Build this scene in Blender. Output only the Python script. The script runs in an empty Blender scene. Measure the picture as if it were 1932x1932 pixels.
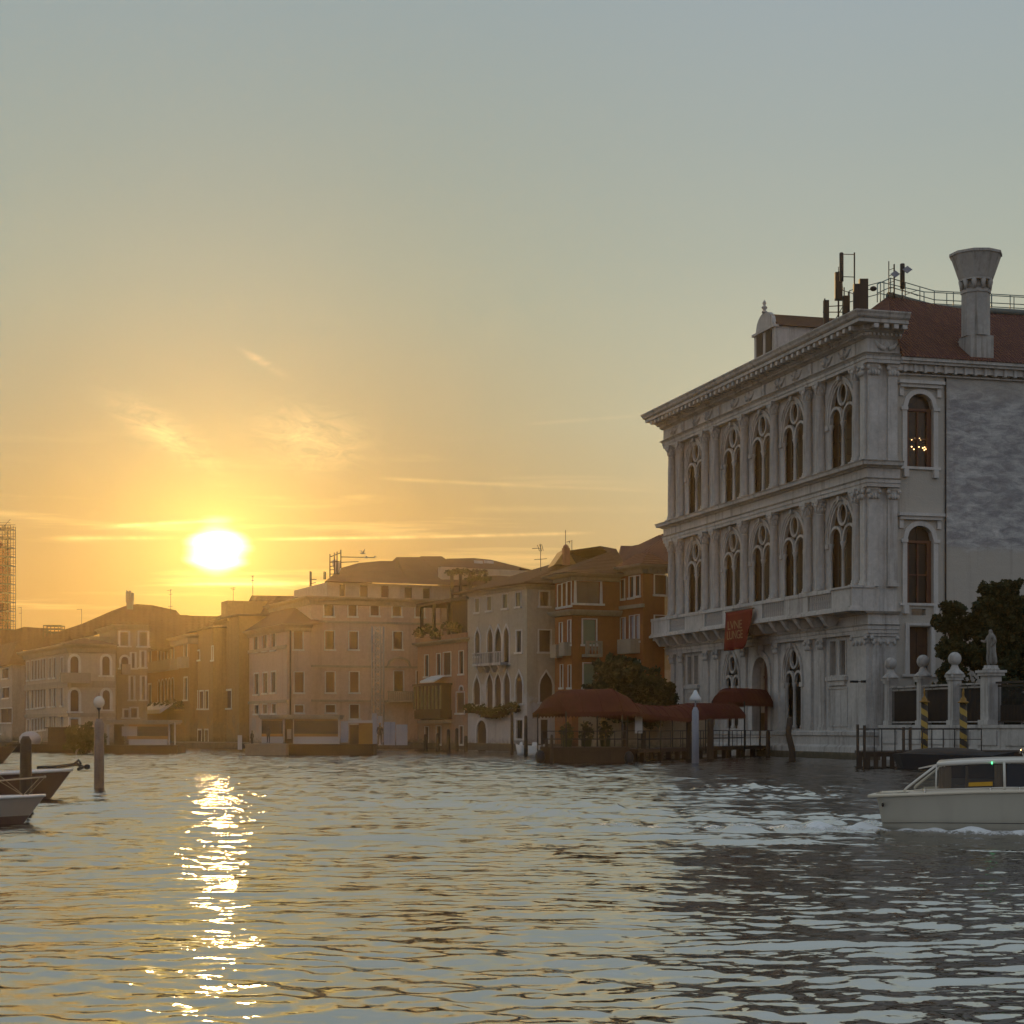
import bpy, bmesh, math, random
import numpy as np
from mathutils import Vector, Matrix
R = math.radians
random.seed(7); RNG = np.random.default_rng(11)
SC = bpy.context.scene
COL = SC.collection

# ------------------------------------------------------------------ camera
FOC, PX0, HOR, EYE = 3400.0, 966.0, 1372.0, 2.2      # measured from the photograph (1932 px wide): focal length, centre, horizon, eye height
cam_d = bpy.data.cameras.new('camera'); cam = bpy.data.objects.new('camera', cam_d); COL.objects.link(cam)
cam.location = (0, 0, EYE); cam.rotation_euler = (R(90), 0, 0)
cam_d.sensor_width = 36; cam_d.lens = FOC / 1932 * 36
cam_d.shift_y = (HOR - 966) / 1932
cam_d.clip_end = 6000; cam_d.clip_start = .05
SC.camera = cam
# ------------------------------------------------------------------ exposure
SC.view_settings.view_transform = 'Standard'; SC.view_settings.look = 'None'
SC.view_settings.exposure = 0.0; SC.view_settings.gamma = 1.0
SC.render.engine = 'CYCLES'
SC.cycles.use_denoising = True
SC.cycles.max_bounces = 8; SC.cycles.volume_bounces = 0; SC.cycles.transparent_max_bounces = 12
SC.cycles.sample_clamp_indirect = 6.0; SC.cycles.sample_clamp_direct = 150.0
SC.cycles.caustics_reflective = False; SC.cycles.caustics_refractive = False
# ------------------------------------------------------------------ sun
SUN_AZ, SUN_EL = -9.3, 6.4          # degrees right of straight ahead / above the horizon
sun_d = bpy.data.lights.new('sun', 'SUN'); sun = bpy.data.objects.new('sun', sun_d); COL.objects.link(sun)
sun_d.energy = 3.2; sun_d.angle = R(.55); sun_d.color = (1.0, .60, .22)
_to_sun = Vector((math.sin(R(SUN_AZ)) * math.cos(R(SUN_EL)), math.cos(R(SUN_AZ)) * math.cos(R(SUN_EL)), math.sin(R(SUN_EL))))
sun.rotation_euler = _to_sun.to_track_quat('Z', 'Y').to_euler()
# ------------------------------------------------------------------ sky
class NT:
    """small node-tree writer"""
    def __init__(s, tree): s.t = tree; s.n = tree.nodes; s.l = tree.links
    def add(s, typ, **kw):
        n = s.n.new(typ)
        for k, v in kw.items(): setattr(n, k, v)
        return n
    def link(s, a, b): s.l.new(a, b)
    def m(s, op, a, b=None, c=None, clamp=False):
        n = s.n.new('ShaderNodeMath'); n.operation = op; n.use_clamp = clamp
        for i, v in enumerate((a, b, c)):
            if v is None: continue
            if isinstance(v, (int, float)): n.inputs[i].default_value = v
            else: s.l.new(v, n.inputs[i])
        return n.outputs[0]
    def mix(s, f, a, b, typ='MIX'):
        n = s.n.new('ShaderNodeMix'); n.data_type = 'RGBA'; n.blend_type = typ; n.clamp_factor = True
        for sock, v in ((n.inputs['Factor'], f), (n.inputs['A'], a), (n.inputs['B'], b)):
            pass
        ins = [i for i in n.inputs if i.enabled]
        for sock, v in zip((ins[0], ins[1], ins[2]), (f, a, b)):
            if isinstance(v, (int, float)): sock.default_value = v
            elif isinstance(v, tuple): sock.default_value = (*v, 1) if len(v) == 3 else v
            else: s.l.new(v, sock)
        return [o for o in n.outputs if o.enabled][0]
    def ramp(s, f, stops, interp='LINEAR'):
        n = s.n.new('ShaderNodeValToRGB'); cr = n.color_ramp; cr.interpolation = interp
        while len(cr.elements) < len(stops): cr.elements.new(.5)
        for e, (p, c) in zip(cr.elements, stops):
            e.position = p; e.color = (*c, 1) if isinstance(c, tuple) else (c, c, c, 1)
        s.l.new(f, n.inputs[0]); return n.outputs[0]
    def noise(s, vec, scale, detail=4, rough=.55, dist=0.0, dim='3D'):
        n = s.n.new('ShaderNodeTexNoise'); n.noise_dimensions = dim
        n.inputs['Scale'].default_value = scale; n.inputs['Detail'].default_value = detail
        n.inputs['Roughness'].default_value = rough; n.inputs['Distortion'].default_value = dist
        if vec is not None: s.l.new(vec, n.inputs['Vector'])
        return n.outputs[0]
    def scale(s, vec, sx, sy, sz):
        n = s.n.new('ShaderNodeMapping'); n.inputs['Scale'].default_value = (sx, sy, sz); s.l.new(vec, n.inputs[0]); return n.outputs[0]
    def maprange(s, v, a, b, c, d, smooth=False):
        n = s.n.new('ShaderNodeMapRange'); n.interpolation_type = 'SMOOTHSTEP' if smooth else 'LINEAR'
        n.inputs[1].default_value, n.inputs[2].default_value, n.inputs[3].default_value, n.inputs[4].default_value = a, b, c, d
        s.l.new(v, n.inputs[0]); return n.outputs[0]

W = bpy.data.worlds.new('World'); SC.world = W; W.use_nodes = True
w = NT(W.node_tree); w.n.clear()
out = w.add('ShaderNodeOutputWorld'); bg = w.add('ShaderNodeBackground'); w.link(bg.outputs[0], out.inputs[0])
geo = w.add('ShaderNodeTexCoord').outputs['Generated']
nrm = w.add('ShaderNodeVectorMath', operation='NORMALIZE'); w.link(geo, nrm.inputs[0]); dirv = nrm.outputs[0]
sep = w.add('ShaderNodeSeparateXYZ'); w.link(dirv, sep.inputs[0]); dx, dy, dz = sep.outputs
el = w.m('MULTIPLY', w.m('ARCSINE', dz), 57.2958)
az = w.m('MULTIPLY', w.m('ARCTAN2', dx, dy), 57.2958)
SKY_EL = 5.55
_sd = (math.sin(R(SUN_AZ)) * math.cos(R(SKY_EL)), math.cos(R(SUN_AZ)) * math.cos(R(SKY_EL)), math.sin(R(SKY_EL)))
dot = w.add('ShaderNodeVectorMath', operation='DOT_PRODUCT'); w.link(dirv, dot.inputs[0]); dot.inputs[1].default_value = _sd
th = w.m('MULTIPLY', w.m('ARCCOSINE', w.m('MINIMUM', dot.outputs['Value'], .9999999)), 57.2958)
def eramp(stops): return w.ramp(w.m('DIVIDE', w.m('ADD', el, 2.0), 92.0, clamp=True), [((e + 2) / 92, c) for e, c in stops])
warm = eramp([(0, (.36, .18, .06)), (4, (.31, .185, .06)), (7, (.25, .205, .10)), (10, (.28, .285, .19)), (12.9, (.315, .35, .265)), (14.5, (.315, .36, .29)), (18, (.305, .36, .325)), (22, (.295, .36, .365)), (32, (.355, .395, .375)), (50, (.35, .39, .395)), (90, (.28, .34, .41))])
cool = eramp([(0, (.50, .36, .17)), (5, (.62, .47, .235)), (9.5, (.545, .52, .36)), (14.5, (.395, .43, .365)), (18, (.35, .40, .38)), (22, (.325, .385, .405)), (32, (.345, .41, .43)), (50, (.34, .40, .43)), (90, (.28, .34, .41))])
back = eramp([(0, (.46, .45, .46)), (10, (.46, .48, .52)), (30, (.38, .43, .50)), (90, (.24, .30, .38))])
daz = w.m('ABSOLUTE', w.m('SUBTRACT', az, SUN_AZ))
base = w.mix(w.maprange(daz, 4, 20, 0, 1, True), warm, cool)
base = w.mix(w.maprange(daz, 32, 110, 0, 1, True), base, back)
# the physical sky at the same sun, folded in
nis = w.add('ShaderNodeTexSky', sky_type='NISHITA'); nis.sun_disc = False; nis.sun_elevation = R(SUN_EL); nis.sun_rotation = R(SUN_AZ)
nis.dust_density = 2.5; nis.ozone_density = 1.5
nsc = w.add('ShaderNodeVectorMath', operation='SCALE'); w.link(nis.outputs[0], nsc.inputs[0]); nsc.inputs['Scale'].default_value = .002
def addc(a, b):
    n = w.add('ShaderNodeVectorMath', operation='ADD'); w.link(a, n.inputs[0]); w.link(b, n.inputs[1]); return n.outputs[0]
def glow(col, f):
    n = w.add('ShaderNodeVectorMath', operation='SCALE'); n.inputs[0].default_value = col; w.link(f, n.inputs['Scale']); return n.outputs[0]
skyc = addc(base, nsc.outputs[0])
# thin evening cloud: stretched wisps low over the roofs, two feathered tufts and two vapour trails
cx = w.add('ShaderNodeCombineXYZ'); w.link(w.m('ADD', az, w.m('MULTIPLY', el, .8)), cx.inputs[0]); w.link(el, cx.inputs[1])
low = w.noise(w.scale(cx.outputs[0], .10, 1.5, 1), 1.0, 5, .55, .3)
lowf = w.m('MULTIPLY', w.maprange(low, .52, .75, 0, 1, True), w.m('MULTIPLY', w.maprange(el, 1.0, 3.5, 0, 1, True), w.maprange(el, 5.5, 9.5, 1, 0, True)))
lowf = w.m('MULTIPLY', lowf, w.maprange(daz, 10, 26, 1, .25, True))
tuft = w.noise(w.scale(cx.outputs[0], .9, 2.2, 1), 1.0, 6, .68, .8)
def spot(a, e, ra, re, sl):
    u = w.m('SUBTRACT', az, a); v = w.m('SUBTRACT', w.m('SUBTRACT', el, e), w.m('MULTIPLY', u, sl))
    q = w.m('ADD', w.m('POWER', w.m('DIVIDE', w.m('ABSOLUTE', u), ra), 2.0), w.m('POWER', w.m('DIVIDE', w.m('ABSOLUTE', v), re), 2.0))
    return w.m('EXPONENT', w.m('MULTIPLY', q, -1.0))
tf = w.m('ADD', w.m('ADD', spot(-10.9, 9.1, 1.3, .55, -.5), spot(-6.3, 9.0, 1.4, .8, -.1)), w.m('MULTIPLY', spot(-7.9, 11.35, .5, .13, -.5), .8))
tf = w.m('MULTIPLY', tf, w.maprange(tuft, .38, .72, .1, 1))
cloudf = w.m('ADD', w.m('MULTIPLY', lowf, .55), w.m('MULTIPLY', tf, .55))
def trail(a0, e0, a1, e1, wd, k):
    sl = (e1 - e0) / (a1 - a0)
    v = w.m('ABSOLUTE', w.m('SUBTRACT', w.m('SUBTRACT', el, e0), w.m('MULTIPLY', w.m('SUBTRACT', az, a0), sl)))
    f = w.m('EXPONENT', w.m('MULTIPLY', w.m('POWER', w.m('DIVIDE', v, wd), 2.0), -1.0))
    f = w.m('MULTIPLY', f, w.m('MULTIPLY', w.maprange(az, a0 - .4, a0 + 1.2, 0, 1, True), w.maprange(az, a1 - 1.2, a1 + .4, 1, 0, True)))
    brk = w.maprange(w.noise(w.scale(cx.outputs[0], 1.2, .6, 1), 1.0, 3, .6), .3, .7, .35, 1)
    return w.m('MULTIPLY', w.m('MULTIPLY', f, brk), k)
for tr in ((-4.2, 7.85, 5.5, 7.4, .055, .26), (-8.0, 5.9, 2.5, 6.15, .05, .8), (-12.8, 6.2, -8.6, 6.5, .055, .9), (.5, 9.55, 5.0, 9.85, .06, .25), (-14.5, 5.8, -10.5, 5.9, .06, .5), (-1.5, 6.9, 6, 6.9, .1, .16), (-10.8, 4.45, -5.5, 4.55, .06, .9), (-10.0, 4.85, -9.2, 4.8, .07, .9)):
    cloudf = w.m('ADD', cloudf, trail(*tr))
lit = w.maprange(th, 1, 14, 1.9, .16)
skyc = addc(skyc, glow((.62, .40, .13), w.m('MULTIPLY', cloudf, lit)))
# aureole and glare of the low sun
a1 = w.m('EXPONENT', w.m('MULTIPLY', w.m('POWER', w.m('DIVIDE', th, 1.9), 1.2), -1.0))
a2 = w.m('EXPONENT', w.m('MULTIPLY', w.m('POWER', w.m('DIVIDE', th, 5.5), 1.6), -1.0))
edge = w.m('ADD', th, w.m('MULTIPLY', w.m('SUBTRACT', low, .5), 1.1))
dsc = w.maprange(edge, .12, 1.05, 1, 0, True)
skyc = addc(skyc, glow((.75, .60, .11), a1)); skyc = addc(skyc, glow((2.6, 2.3, 1.7), dsc))
w.link(skyc, bg.inputs['Color']); bg.inputs['Strength'].default_value = 1.0
# ------------------------------------------------------------------ helpers
def at(px, py, Y):
    """the point at distance Y that the photograph shows at (px, py)"""
    return Vector(((px - PX0) / FOC * Y, Y, EYE + (HOR - py) / FOC * Y))
def onwater(px, py):
    Y = FOC * EYE / (py - HOR); return Vector(((px - PX0) / FOC * Y, Y, 0))
def tag(o, label=None, cat=None, group=None, kind=None):
    if label: o['label'] = label
    if cat: o['category'] = cat
    if group: o['group'] = group
    if kind: o['kind'] = kind
    return o
def empty(name, loc, rz=0.0, label=None, cat=None, group=None):
    o = bpy.data.objects.new(name, None); COL.objects.link(o)
    o.location = loc; o.rotation_euler = (0, 0, rz); o.empty_display_size = .2
    return tag(o, label, cat, group)
def copy_tree(o, parent=None):
    c = o.copy(); COL.objects.link(c)
    if parent is not None: c.parent = parent
    for ch in list(o.children): copy_tree(ch, c)
    return c
class MB:
    """collects boxes, sweeps, lathes and tubes and links them as ONE mesh object"""
    def __init__(s): s.v = []; s.f = []; s.sm = []
    def add(s, vs, fs, smooth=False):
        o = len(s.v); s.v += [tuple(p) for p in vs]; s.f += [tuple(i + o for i in f) for f in fs]; s.sm += [smooth] * len(fs); return s
    def box(s, x0, x1, y0, y1, z0, z1, T=None):
        vs = [(x, y, z) for z in (z0, z1) for y in (y0, y1) for x in (x0, x1)]
        if T: vs = [T(*p) for p in vs]
        return s.add(vs, [(0, 2, 3, 1), (4, 5, 7, 6), (0, 1, 5, 4), (2, 6, 7, 3), (0, 4, 6, 2), (1, 3, 7, 5)])
    def taper(s, c, z0, z1, a0, b0, a1, b1):
        x, y = c
        vs = [(x - a0, y - b0, z0), (x + a0, y - b0, z0), (x + a0, y + b0, z0), (x - a0, y + b0, z0), (x - a1, y - b1, z1), (x + a1, y - b1, z1), (x + a1, y + b1, z1), (x - a1, y + b1, z1)]
        return s.add(vs, [(3, 2, 1, 0), (4, 5, 6, 7), (0, 1, 5, 4), (1, 2, 6, 5), (2, 3, 7, 6), (3, 0, 4, 7)])
    def lathe(s, c, prof, n=16, smooth=True, a0=0.0, sx=1, sy=1):
        x, y, z = c; vs = []
        for r, h in prof:
            for k in range(n):
                t = a0 + 2 * math.pi * k / n; vs.append((x + r * sx * math.cos(t), y + r * sy * math.sin(t), z + h))
        fs = []
        for i in range(len(prof) - 1):
            for k in range(n): fs.append((i * n + k, i * n + (k + 1) % n, (i + 1) * n + (k + 1) % n, (i + 1) * n + k))
        s.add(vs, fs, smooth)
        s.add(vs[:n], [tuple(range(n))[::-1]]); s.add(vs[-n:], [tuple(range(n))]); return s
    def tube(s, pts, r, n=6, smooth=True):
        pts = [Vector(p) for p in pts]; rs = r if isinstance(r, (list, tuple)) else [r] * len(pts); vs = []
        for i, p in enumerate(pts):
            d = (pts[min(i + 1, len(pts) - 1)] - pts[max(i - 1, 0)]).normalized()
            a = d.cross(Vector((0, 0, 1)) if abs(d.z) < .9 else Vector((1, 0, 0))).normalized(); b = d.cross(a)
            for k in range(n):
                t = 2 * math.pi * k / n; vs.append(p + (a * math.cos(t) + b * math.sin(t)) * rs[i])
        fs = [(i * n + k, i * n + (k + 1) % n, (i + 1) * n + (k + 1) % n, (i + 1) * n + k) for i in range(len(pts) - 1) for k in range(n)]
        s.add(vs, fs, smooth); s.add(vs[:n], [tuple(range(n))[::-1]]); s.add(vs[-n:], [tuple(range(n))]); return s
    def sweep(s, path, wd, d0, d1, T):
        """a flat bar of in-plane width wd following path [(u, z)] on a wall, from depth d0 to d1; T(u, d, z) -> point"""
        vs = []
        for i, (u, z) in enumerate(path):
            p0 = path[max(i - 1, 0)]; p1 = path[min(i + 1, len(path) - 1)]
            l = math.hypot(p1[0] - p0[0], p1[1] - p0[1]) or 1; nu, nz = -(p1[1] - p0[1]) / l, (p1[0] - p0[0]) / l
            for q in (-.5, .5):
                for d in (d0, d1): vs.append(T(u + nu * wd * q, d, z + nz * wd * q))
        fs = []
        for i in range(len(path) - 1):
            a, b = i * 4, i * 4 + 4
            fs += [(a, a + 1, b + 1, b), (a + 1, a + 3, b + 3, b + 1), (a + 3, a + 2, b + 2, b + 3), (a + 2, a, b, b + 2)]
        e = (len(path) - 1) * 4; fs += [(0, 2, 3, 1), (e, e + 1, e + 3, e + 2)]
        return s.add(vs, fs)
    def ball(s, c, rx, ry, rz, n=12, m=8):
        prof = [(max(math.sin(math.pi * i / m), .02), -math.cos(math.pi * i / m)) for i in range(m + 1)]
        x, y, z = c; vs = []
        for r, h in prof:
            for k in range(n):
                t = 2 * math.pi * k / n; vs.append((x + rx * r * math.cos(t), y + ry * r * math.sin(t), z + rz * h))
        fs = [(i * n + k, i * n + (k + 1) % n, (i + 1) * n + (k + 1) % n, (i + 1) * n + k) for i in range(m) for k in range(n)]
        return s.add(vs, fs, True)
    def build(s, name, mat, parent=None, loc=None, fix=True):
        me = bpy.data.meshes.new(name); me.from_pydata(s.v, [], s.f)
        if len(s.f): me.polygons.foreach_set('use_smooth', s.sm)
        if fix and len(s.f) < 60000:
            bm = bmesh.new(); bm.from_mesh(me); bmesh.ops.remove_doubles(bm, verts=bm.verts, dist=1e-5)
            bmesh.ops.recalc_face_normals(bm, faces=bm.faces); bm.to_mesh(me); bm.free()
        me.materials.append(mat)
        o = bpy.data.objects.new(name, me); COL.objects.link(o)
        if parent is not None: o.parent = parent
        if loc is not None: o.location = loc
        return o
# ------------------------------------------------------------------ materials
MATS = {}
def mat(name, col, rough=.8, var=.25, scale=1.0, streak=0.0, bump=.0, spec=.3, dirt=None, metal=0.0, coat=0.0, bscale=None):
    """weathered surface: two sizes of noise in the colour, optional rain streaks and stains, fine bump"""
    if name in MATS: return MATS[name]
    m = bpy.data.materials.new(name); m.use_nodes = True; t = NT(m.node_tree); b = t.n['Principled BSDF']
    tc = t.add('ShaderNodeTexCoord').outputs['Object']
    n1 = t.noise(tc, .35 * scale, 4, .6); n2 = t.noise(tc, 3.1 * scale, 5, .65, .3)
    f = t.m('ADD', t.m('MULTIPLY', t.m('SUBTRACT', n1, .5), 1.3), t.m('MULTIPLY', t.m('SUBTRACT', n2, .5), .9))
    f = t.m('ADD', 1.0, t.m('MULTIPLY', f, var * 1.6))
    vm = t.add('ShaderNodeVectorMath', operation='SCALE'); vm.inputs[0].default_value = col; t.link(f, vm.inputs['Scale']); c = vm.outputs[0]
    if streak:
        st = t.noise(t.scale(tc, 1.6, 1.6, .10), 1.0 * scale, 4, .7)
        c = t.mix(t.m('MULTIPLY', t.maprange(st, .48, .72, 0, 1, True), streak), c, dirt or tuple(x * .35 for x in col))
    t.link(c, b.inputs['Base Color']); b.inputs['Roughness'].default_value = rough; b.inputs['Specular IOR Level'].default_value = spec
    b.inputs['Metallic'].default_value = metal; b.inputs['Coat Weight'].default_value = coat
    if bump:
        bn = t.add('ShaderNodeBump'); bn.inputs['Strength'].default_value = bump; bn.inputs['Distance'].default_value = .05
        t.link(t.noise(tc, bscale or 6 * scale, 6, .7), bn.inputs['Height']); t.link(bn.outputs[0], b.inputs['Normal'])
    MATS[name] = m; return m
def wall_worn(name, col, patch, pcol, scale=.25, lo=.5, hi=.56, brick=False, streak=.3):
    """plaster whose lower or damp areas have come away, showing paler render or brick beneath"""
    m = bpy.data.materials.new(name); m.use_nodes = True; t = NT(m.node_tree); b = t.n['Principled BSDF']
    tc = t.add('ShaderNodeTexCoord').outputs['Object']; sx = t.add('ShaderNodeSeparateXYZ'); t.link(tc, sx.inputs[0])
    n1 = t.noise(tc, scale, 6, .62, .4); n2 = t.noise(tc, 2.5, 5, .65); n3 = t.noise(tc, 14, 3, .6)
    f = t.m('ADD', 1.0, t.m('ADD', t.m('MULTIPLY', t.m('SUBTRACT', n2, .5), .5), t.m('MULTIPLY', t.m('SUBTRACT', n3, .5), .35)))
    a = t.add('ShaderNodeVectorMath', operation='SCALE'); a.inputs[0].default_value = col; t.link(f, a.inputs['Scale'])
    if brick:
        br = t.add('ShaderNodeTexBrick'); br.inputs['Scale'].default_value = 1.0
        cv = t.add('ShaderNodeCombineXYZ'); t.link(t.m('ADD', sx.outputs[0], sx.outputs[1]), cv.inputs[0]); t.link(sx.outputs[2], cv.inputs[1]); t.link(cv.outputs[0], br.inputs['Vector'])
        br.inputs['Brick Width'].default_value = .34; br.inputs['Row Height'].default_value = .11; br.inputs['Mortar Size'].default_value = .014
        br.inputs['Color1'].default_value = (*pcol, 1); br.inputs['Color2'].default_value = (*[x * .72 for x in pcol], 1); br.inputs['Mortar'].default_value = (.42, .41, .38, 1)
        pc = t.mix(t.maprange(t.noise(tc, 1.3, 5, .7), .35, .68, 0, 1), br.outputs[0], tuple(x * .55 for x in pcol))
    else:
        bb = t.add('ShaderNodeVectorMath', operation='SCALE'); bb.inputs[0].default_value = pcol; t.link(f, bb.inputs['Scale']); pc = bb.outputs[0]
    z = t.maprange(sx.outputs[2], patch[0], patch[1], .16, -.16)
    c = t.mix(t.maprange(t.m('ADD', n1, z), lo, hi, 0, 1, True), a.outputs[0], pc)
    st = t.noise(t.scale(tc, 1.5, 1.5, .09), 1.0, 4, .7)
    c = t.mix(t.m('MULTIPLY', t.maprange(st, .5, .74, 0, 1, True), streak), c, tuple(x * .4 for x in col))
    c = t.mix(t.m('MULTIPLY', t.maprange(t.m('ADD', sx.outputs[2], t.m('MULTIPLY', n2, 1.4)), .8, 2.0, 1, 0, True), .75), c, (.045, .045, .03))   # weed and tide line
    t.link(c, b.inputs['Base Color']); b.inputs['Roughness'].default_value = .9; b.inputs['Specular IOR Level'].default_value = .2
    bn = t.add('ShaderNodeBump'); bn.inputs['Strength'].default_value = .5; bn.inputs['Distance'].default_value = .04
    t.link(t.m('ADD', n1, t.m('MULTIPLY', n3, .6)), bn.inputs['Height']); t.link(bn.outputs[0], b.inputs['Normal'])
    MATS[name] = m; return m
def tile_mat(name, col, ax='x'):
    """rows of curved roof tiles"""
    m = bpy.data.materials.new(name); m.use_nodes = True; t = NT(m.node_tree); b = t.n['Principled BSDF']
    tc = t.add('ShaderNodeTexCoord').outputs['Object']
    wv = t.add('ShaderNodeTexWave'); wv.bands_direction = 'X' if ax == 'x' else 'Y'; wv.inputs['Scale'].default_value = 1.1; wv.inputs['Distortion'].default_value = .5; wv.inputs['Detail'].default_value = 1; t.link(tc, wv.inputs[0])
    wz = t.add('ShaderNodeTexWave'); wz.bands_direction = 'Z'; wz.inputs['Scale'].default_value = 1.7; wz.inputs['Distortion'].default_value = 2.0; t.link(tc, wz.inputs[0])
    n1 = t.noise(tc, .5, 5, .65); n2 = t.noise(tc, 5, 4, .7)
    f = t.m('ADD', .45, t.m('ADD', t.m('MULTIPLY', n1, .6), t.m('MULTIPLY', n2, .6)))
    a = t.add('ShaderNodeVectorMath', operation='SCALE'); a.inputs[0].default_value = col; t.link(f, a.inputs['Scale'])
    t.link(a.outputs[0], b.inputs['Base Color']); b.inputs['Roughness'].default_value = .9; b.inputs['Specular IOR Level'].default_value = .2
    bn = t.add('ShaderNodeBump'); bn.inputs['Strength'].default_value = .9; bn.inputs['Distance'].default_value = .12
    t.link(t.m('ADD', wv.outputs['Fac'], t.m('MULTIPLY', wz.outputs['Fac'], .4)), bn.inputs['Height']); t.link(bn.outputs[0], b.inputs['Normal'])
    MATS[name] = m; return m
def glass(name, col=(.02, .018, .015), rough=.12):
    m = bpy.data.materials.new(name); m.use_nodes = True; t = NT(m.node_tree); b = t.n['Principled BSDF']
    tc = t.add('ShaderNodeTexCoord').outputs['Object']
    b.inputs['Base Color'].default_value = (*col, 1); b.inputs['Roughness'].default_value = rough; b.inputs['Specular IOR Level'].default_value = .28
    bn = t.add('ShaderNodeBump'); bn.inputs['Strength'].default_value = .08; bn.inputs['Distance'].default_value = .1; t.link(t.noise(tc, 1.3, 2), bn.inputs['Height']); t.link(bn.outputs[0], b.inputs['Normal'])
    MATS[name] = m; return m
def clear_glass(name):
    m = bpy.data.materials.new(name); m.use_nodes = True; t = NT(m.node_tree); t.n.clear()
    o = t.add('ShaderNodeOutputMaterial'); tr = t.add('ShaderNodeBsdfTransparent'); gl = t.add('ShaderNodeBsdfGlossy'); mx = t.add('ShaderNodeMixShader'); fr = t.add('ShaderNodeFresnel')
    tr.inputs[0].default_value = (.72, .69, .60, 1); gl.inputs['Roughness'].default_value = .03; fr.inputs[0].default_value = 1.5
    t.link(t.m('MULTIPLY', fr.outputs[0], .8), mx.inputs[0]); t.link(tr.outputs[0], mx.inputs[1]); t.link(gl.outputs[0], mx.inputs[2]); t.link(mx.outputs[0], o.inputs[0])
    MATS[name] = m; return m
def lampmat(name, col, strength):
    m = bpy.data.materials.new(name); m.use_nodes = True; b = m.node_tree.nodes['Principled BSDF']
    b.inputs['Base Color'].default_value = (*col, 1); b.inputs['Emission Color'].default_value = (*col, 1); b.inputs['Emission Strength'].default_value = strength
    MATS[name] = m; return m
def stripes(name, c1, c2, turns):
    """helical paint bands round a pole"""
    m = bpy.data.materials.new(name); m.use_nodes = True; t = NT(m.node_tree); b = t.n['Principled BSDF']
    tc = t.add('ShaderNodeTexCoord').outputs['Object']; s = t.add('ShaderNodeSeparateXYZ'); t.link(tc, s.inputs[0])
    a = t.m('DIVIDE', t.m('ARCTAN2', s.outputs[1], s.outputs[0]), 6.28318); h = t.m('MULTIPLY', s.outputs[2], turns)
    f = t.m('FRACT', t.m('ADD', t.m('ADD', a, h), 10.0))
    n = t.noise(tc, 4, 5, .7)
    c = t.mix(t.maprange(f, .485, .515, 0, 1), c1, c2); c = t.mix(t.maprange(n, .55, .75, 0, .6), c, (.05, .04, .02))
    t.link(c, b.inputs['Base Color']); b.inputs['Roughness'].default_value = .6
    MATS[name] = m; return m
STONE = mat('istrian_stone', (.44, .425, .40), .75, .42, 1.0, .62, .4, .3, (.12, .108, .09))
STONE_D = mat('stained_stone', (.36, .345, .32), .85, .4, 1.0, .75, .4, .25, (.08, .075, .06))
def side_plaster():
    """cream render next to the stone pier, then a broad damp-grey area smeared sideways, brick courses grinning through"""
    m = bpy.data.materials.new('side_plaster'); m.use_nodes = True; t = NT(m.node_tree); b = t.n['Principled BSDF']
    tc = t.add('ShaderNodeTexCoord').outputs['Object']; sx = t.add('ShaderNodeSeparateXYZ'); t.link(tc, sx.inputs[0])
    sm = t.noise(t.scale(tc, 1, .55, 1.7), 1.25, 7, .72, .5); big = t.noise(tc, .16, 4, .55, .5); fine = t.noise(tc, 9, 4, .65); mid = t.noise(t.scale(tc, 1, .5, 1), .55, 5, .6, .8)
    cream = t.add('ShaderNodeVectorMath', operation='SCALE'); cream.inputs[0].default_value = (.40, .375, .33); t.link(t.m('ADD', .8, t.m('MULTIPLY', t.m('ADD', sm, fine), .22)), cream.inputs['Scale'])
    grey = t.ramp(t.m('ADD', t.m('MULTIPLY', sm, .75), t.m('MULTIPLY', mid, .25)), [(.34, (.19, .19, .195)), (.46, (.30, .30, .305)), (.54, (.41, .41, .40)), (.64, (.56, .55, .53))])
    g2 = t.add('ShaderNodeVectorMath', operation='SCALE'); t.link(grey, g2.inputs[0]); t.link(t.m('ADD', .72, t.m('MULTIPLY', fine, .55)), g2.inputs['Scale'])
    wz = t.m('MULTIPLY', t.maprange(t.m('ADD', sx.outputs[2], t.m('MULTIPLY', sm, 1.6)), 15.2, 15.9, 0, 1, True), t.maprange(t.m('ADD', sx.outputs[2], t.m('MULTIPLY', big, 5)), 27.0, 29.5, 1, .35, True))
    f = t.m('MULTIPLY', wz, t.maprange(t.m('ADD', sx.outputs[1], t.m('MULTIPLY', sm, 1.0)), 6.0, 6.6, 0, 1, True))
    c = t.mix(f, cream.outputs[0], g2.outputs[0])
    dk = t.m('MULTIPLY', t.maprange(big, .5, .62, 0, 1, True), t.maprange(sx.outputs[1], 8.0, 10.0, 0, .75, True)); c = t.mix(t.m('MULTIPLY', t.m('MULTIPLY', dk, .55), f), c, (.17, .17, .18))
    st = t.noise(t.scale(tc, 1.5, 1.5, .08), 1.0, 4, .7); c = t.mix(t.m('MULTIPLY', t.maprange(st, .52, .75, 0, 1, True), .4), c, (.16, .15, .14))
    t.link(c, b.inputs['Base Color']); b.inputs['Roughness'].default_value = .92; b.inputs['Specular IOR Level'].default_value = .15
    bn = t.add('ShaderNodeBump'); bn.inputs['Strength'].default_value = .6; bn.inputs['Distance'].default_value = .05; t.link(t.m('ADD', sm, t.m('MULTIPLY', fine, .5)), bn.inputs['Height']); t.link(bn.outputs[0], b.inputs['Normal'])
    return m
PLASTER_SIDE = side_plaster()
ROOF_RED = tile_mat('red_roof_tiles', (.105, .043, .034), 'y')
ROOF_BR = tile_mat('brown_roof_tiles', (.085, .048, .032), 'x')
DARKGLASS = glass('dark_window_glass', (.010, .008, .006), .45)
SHUT_BR = mat('brown_shutters', (.075, .042, .026), .7, .3, 3)
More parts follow.
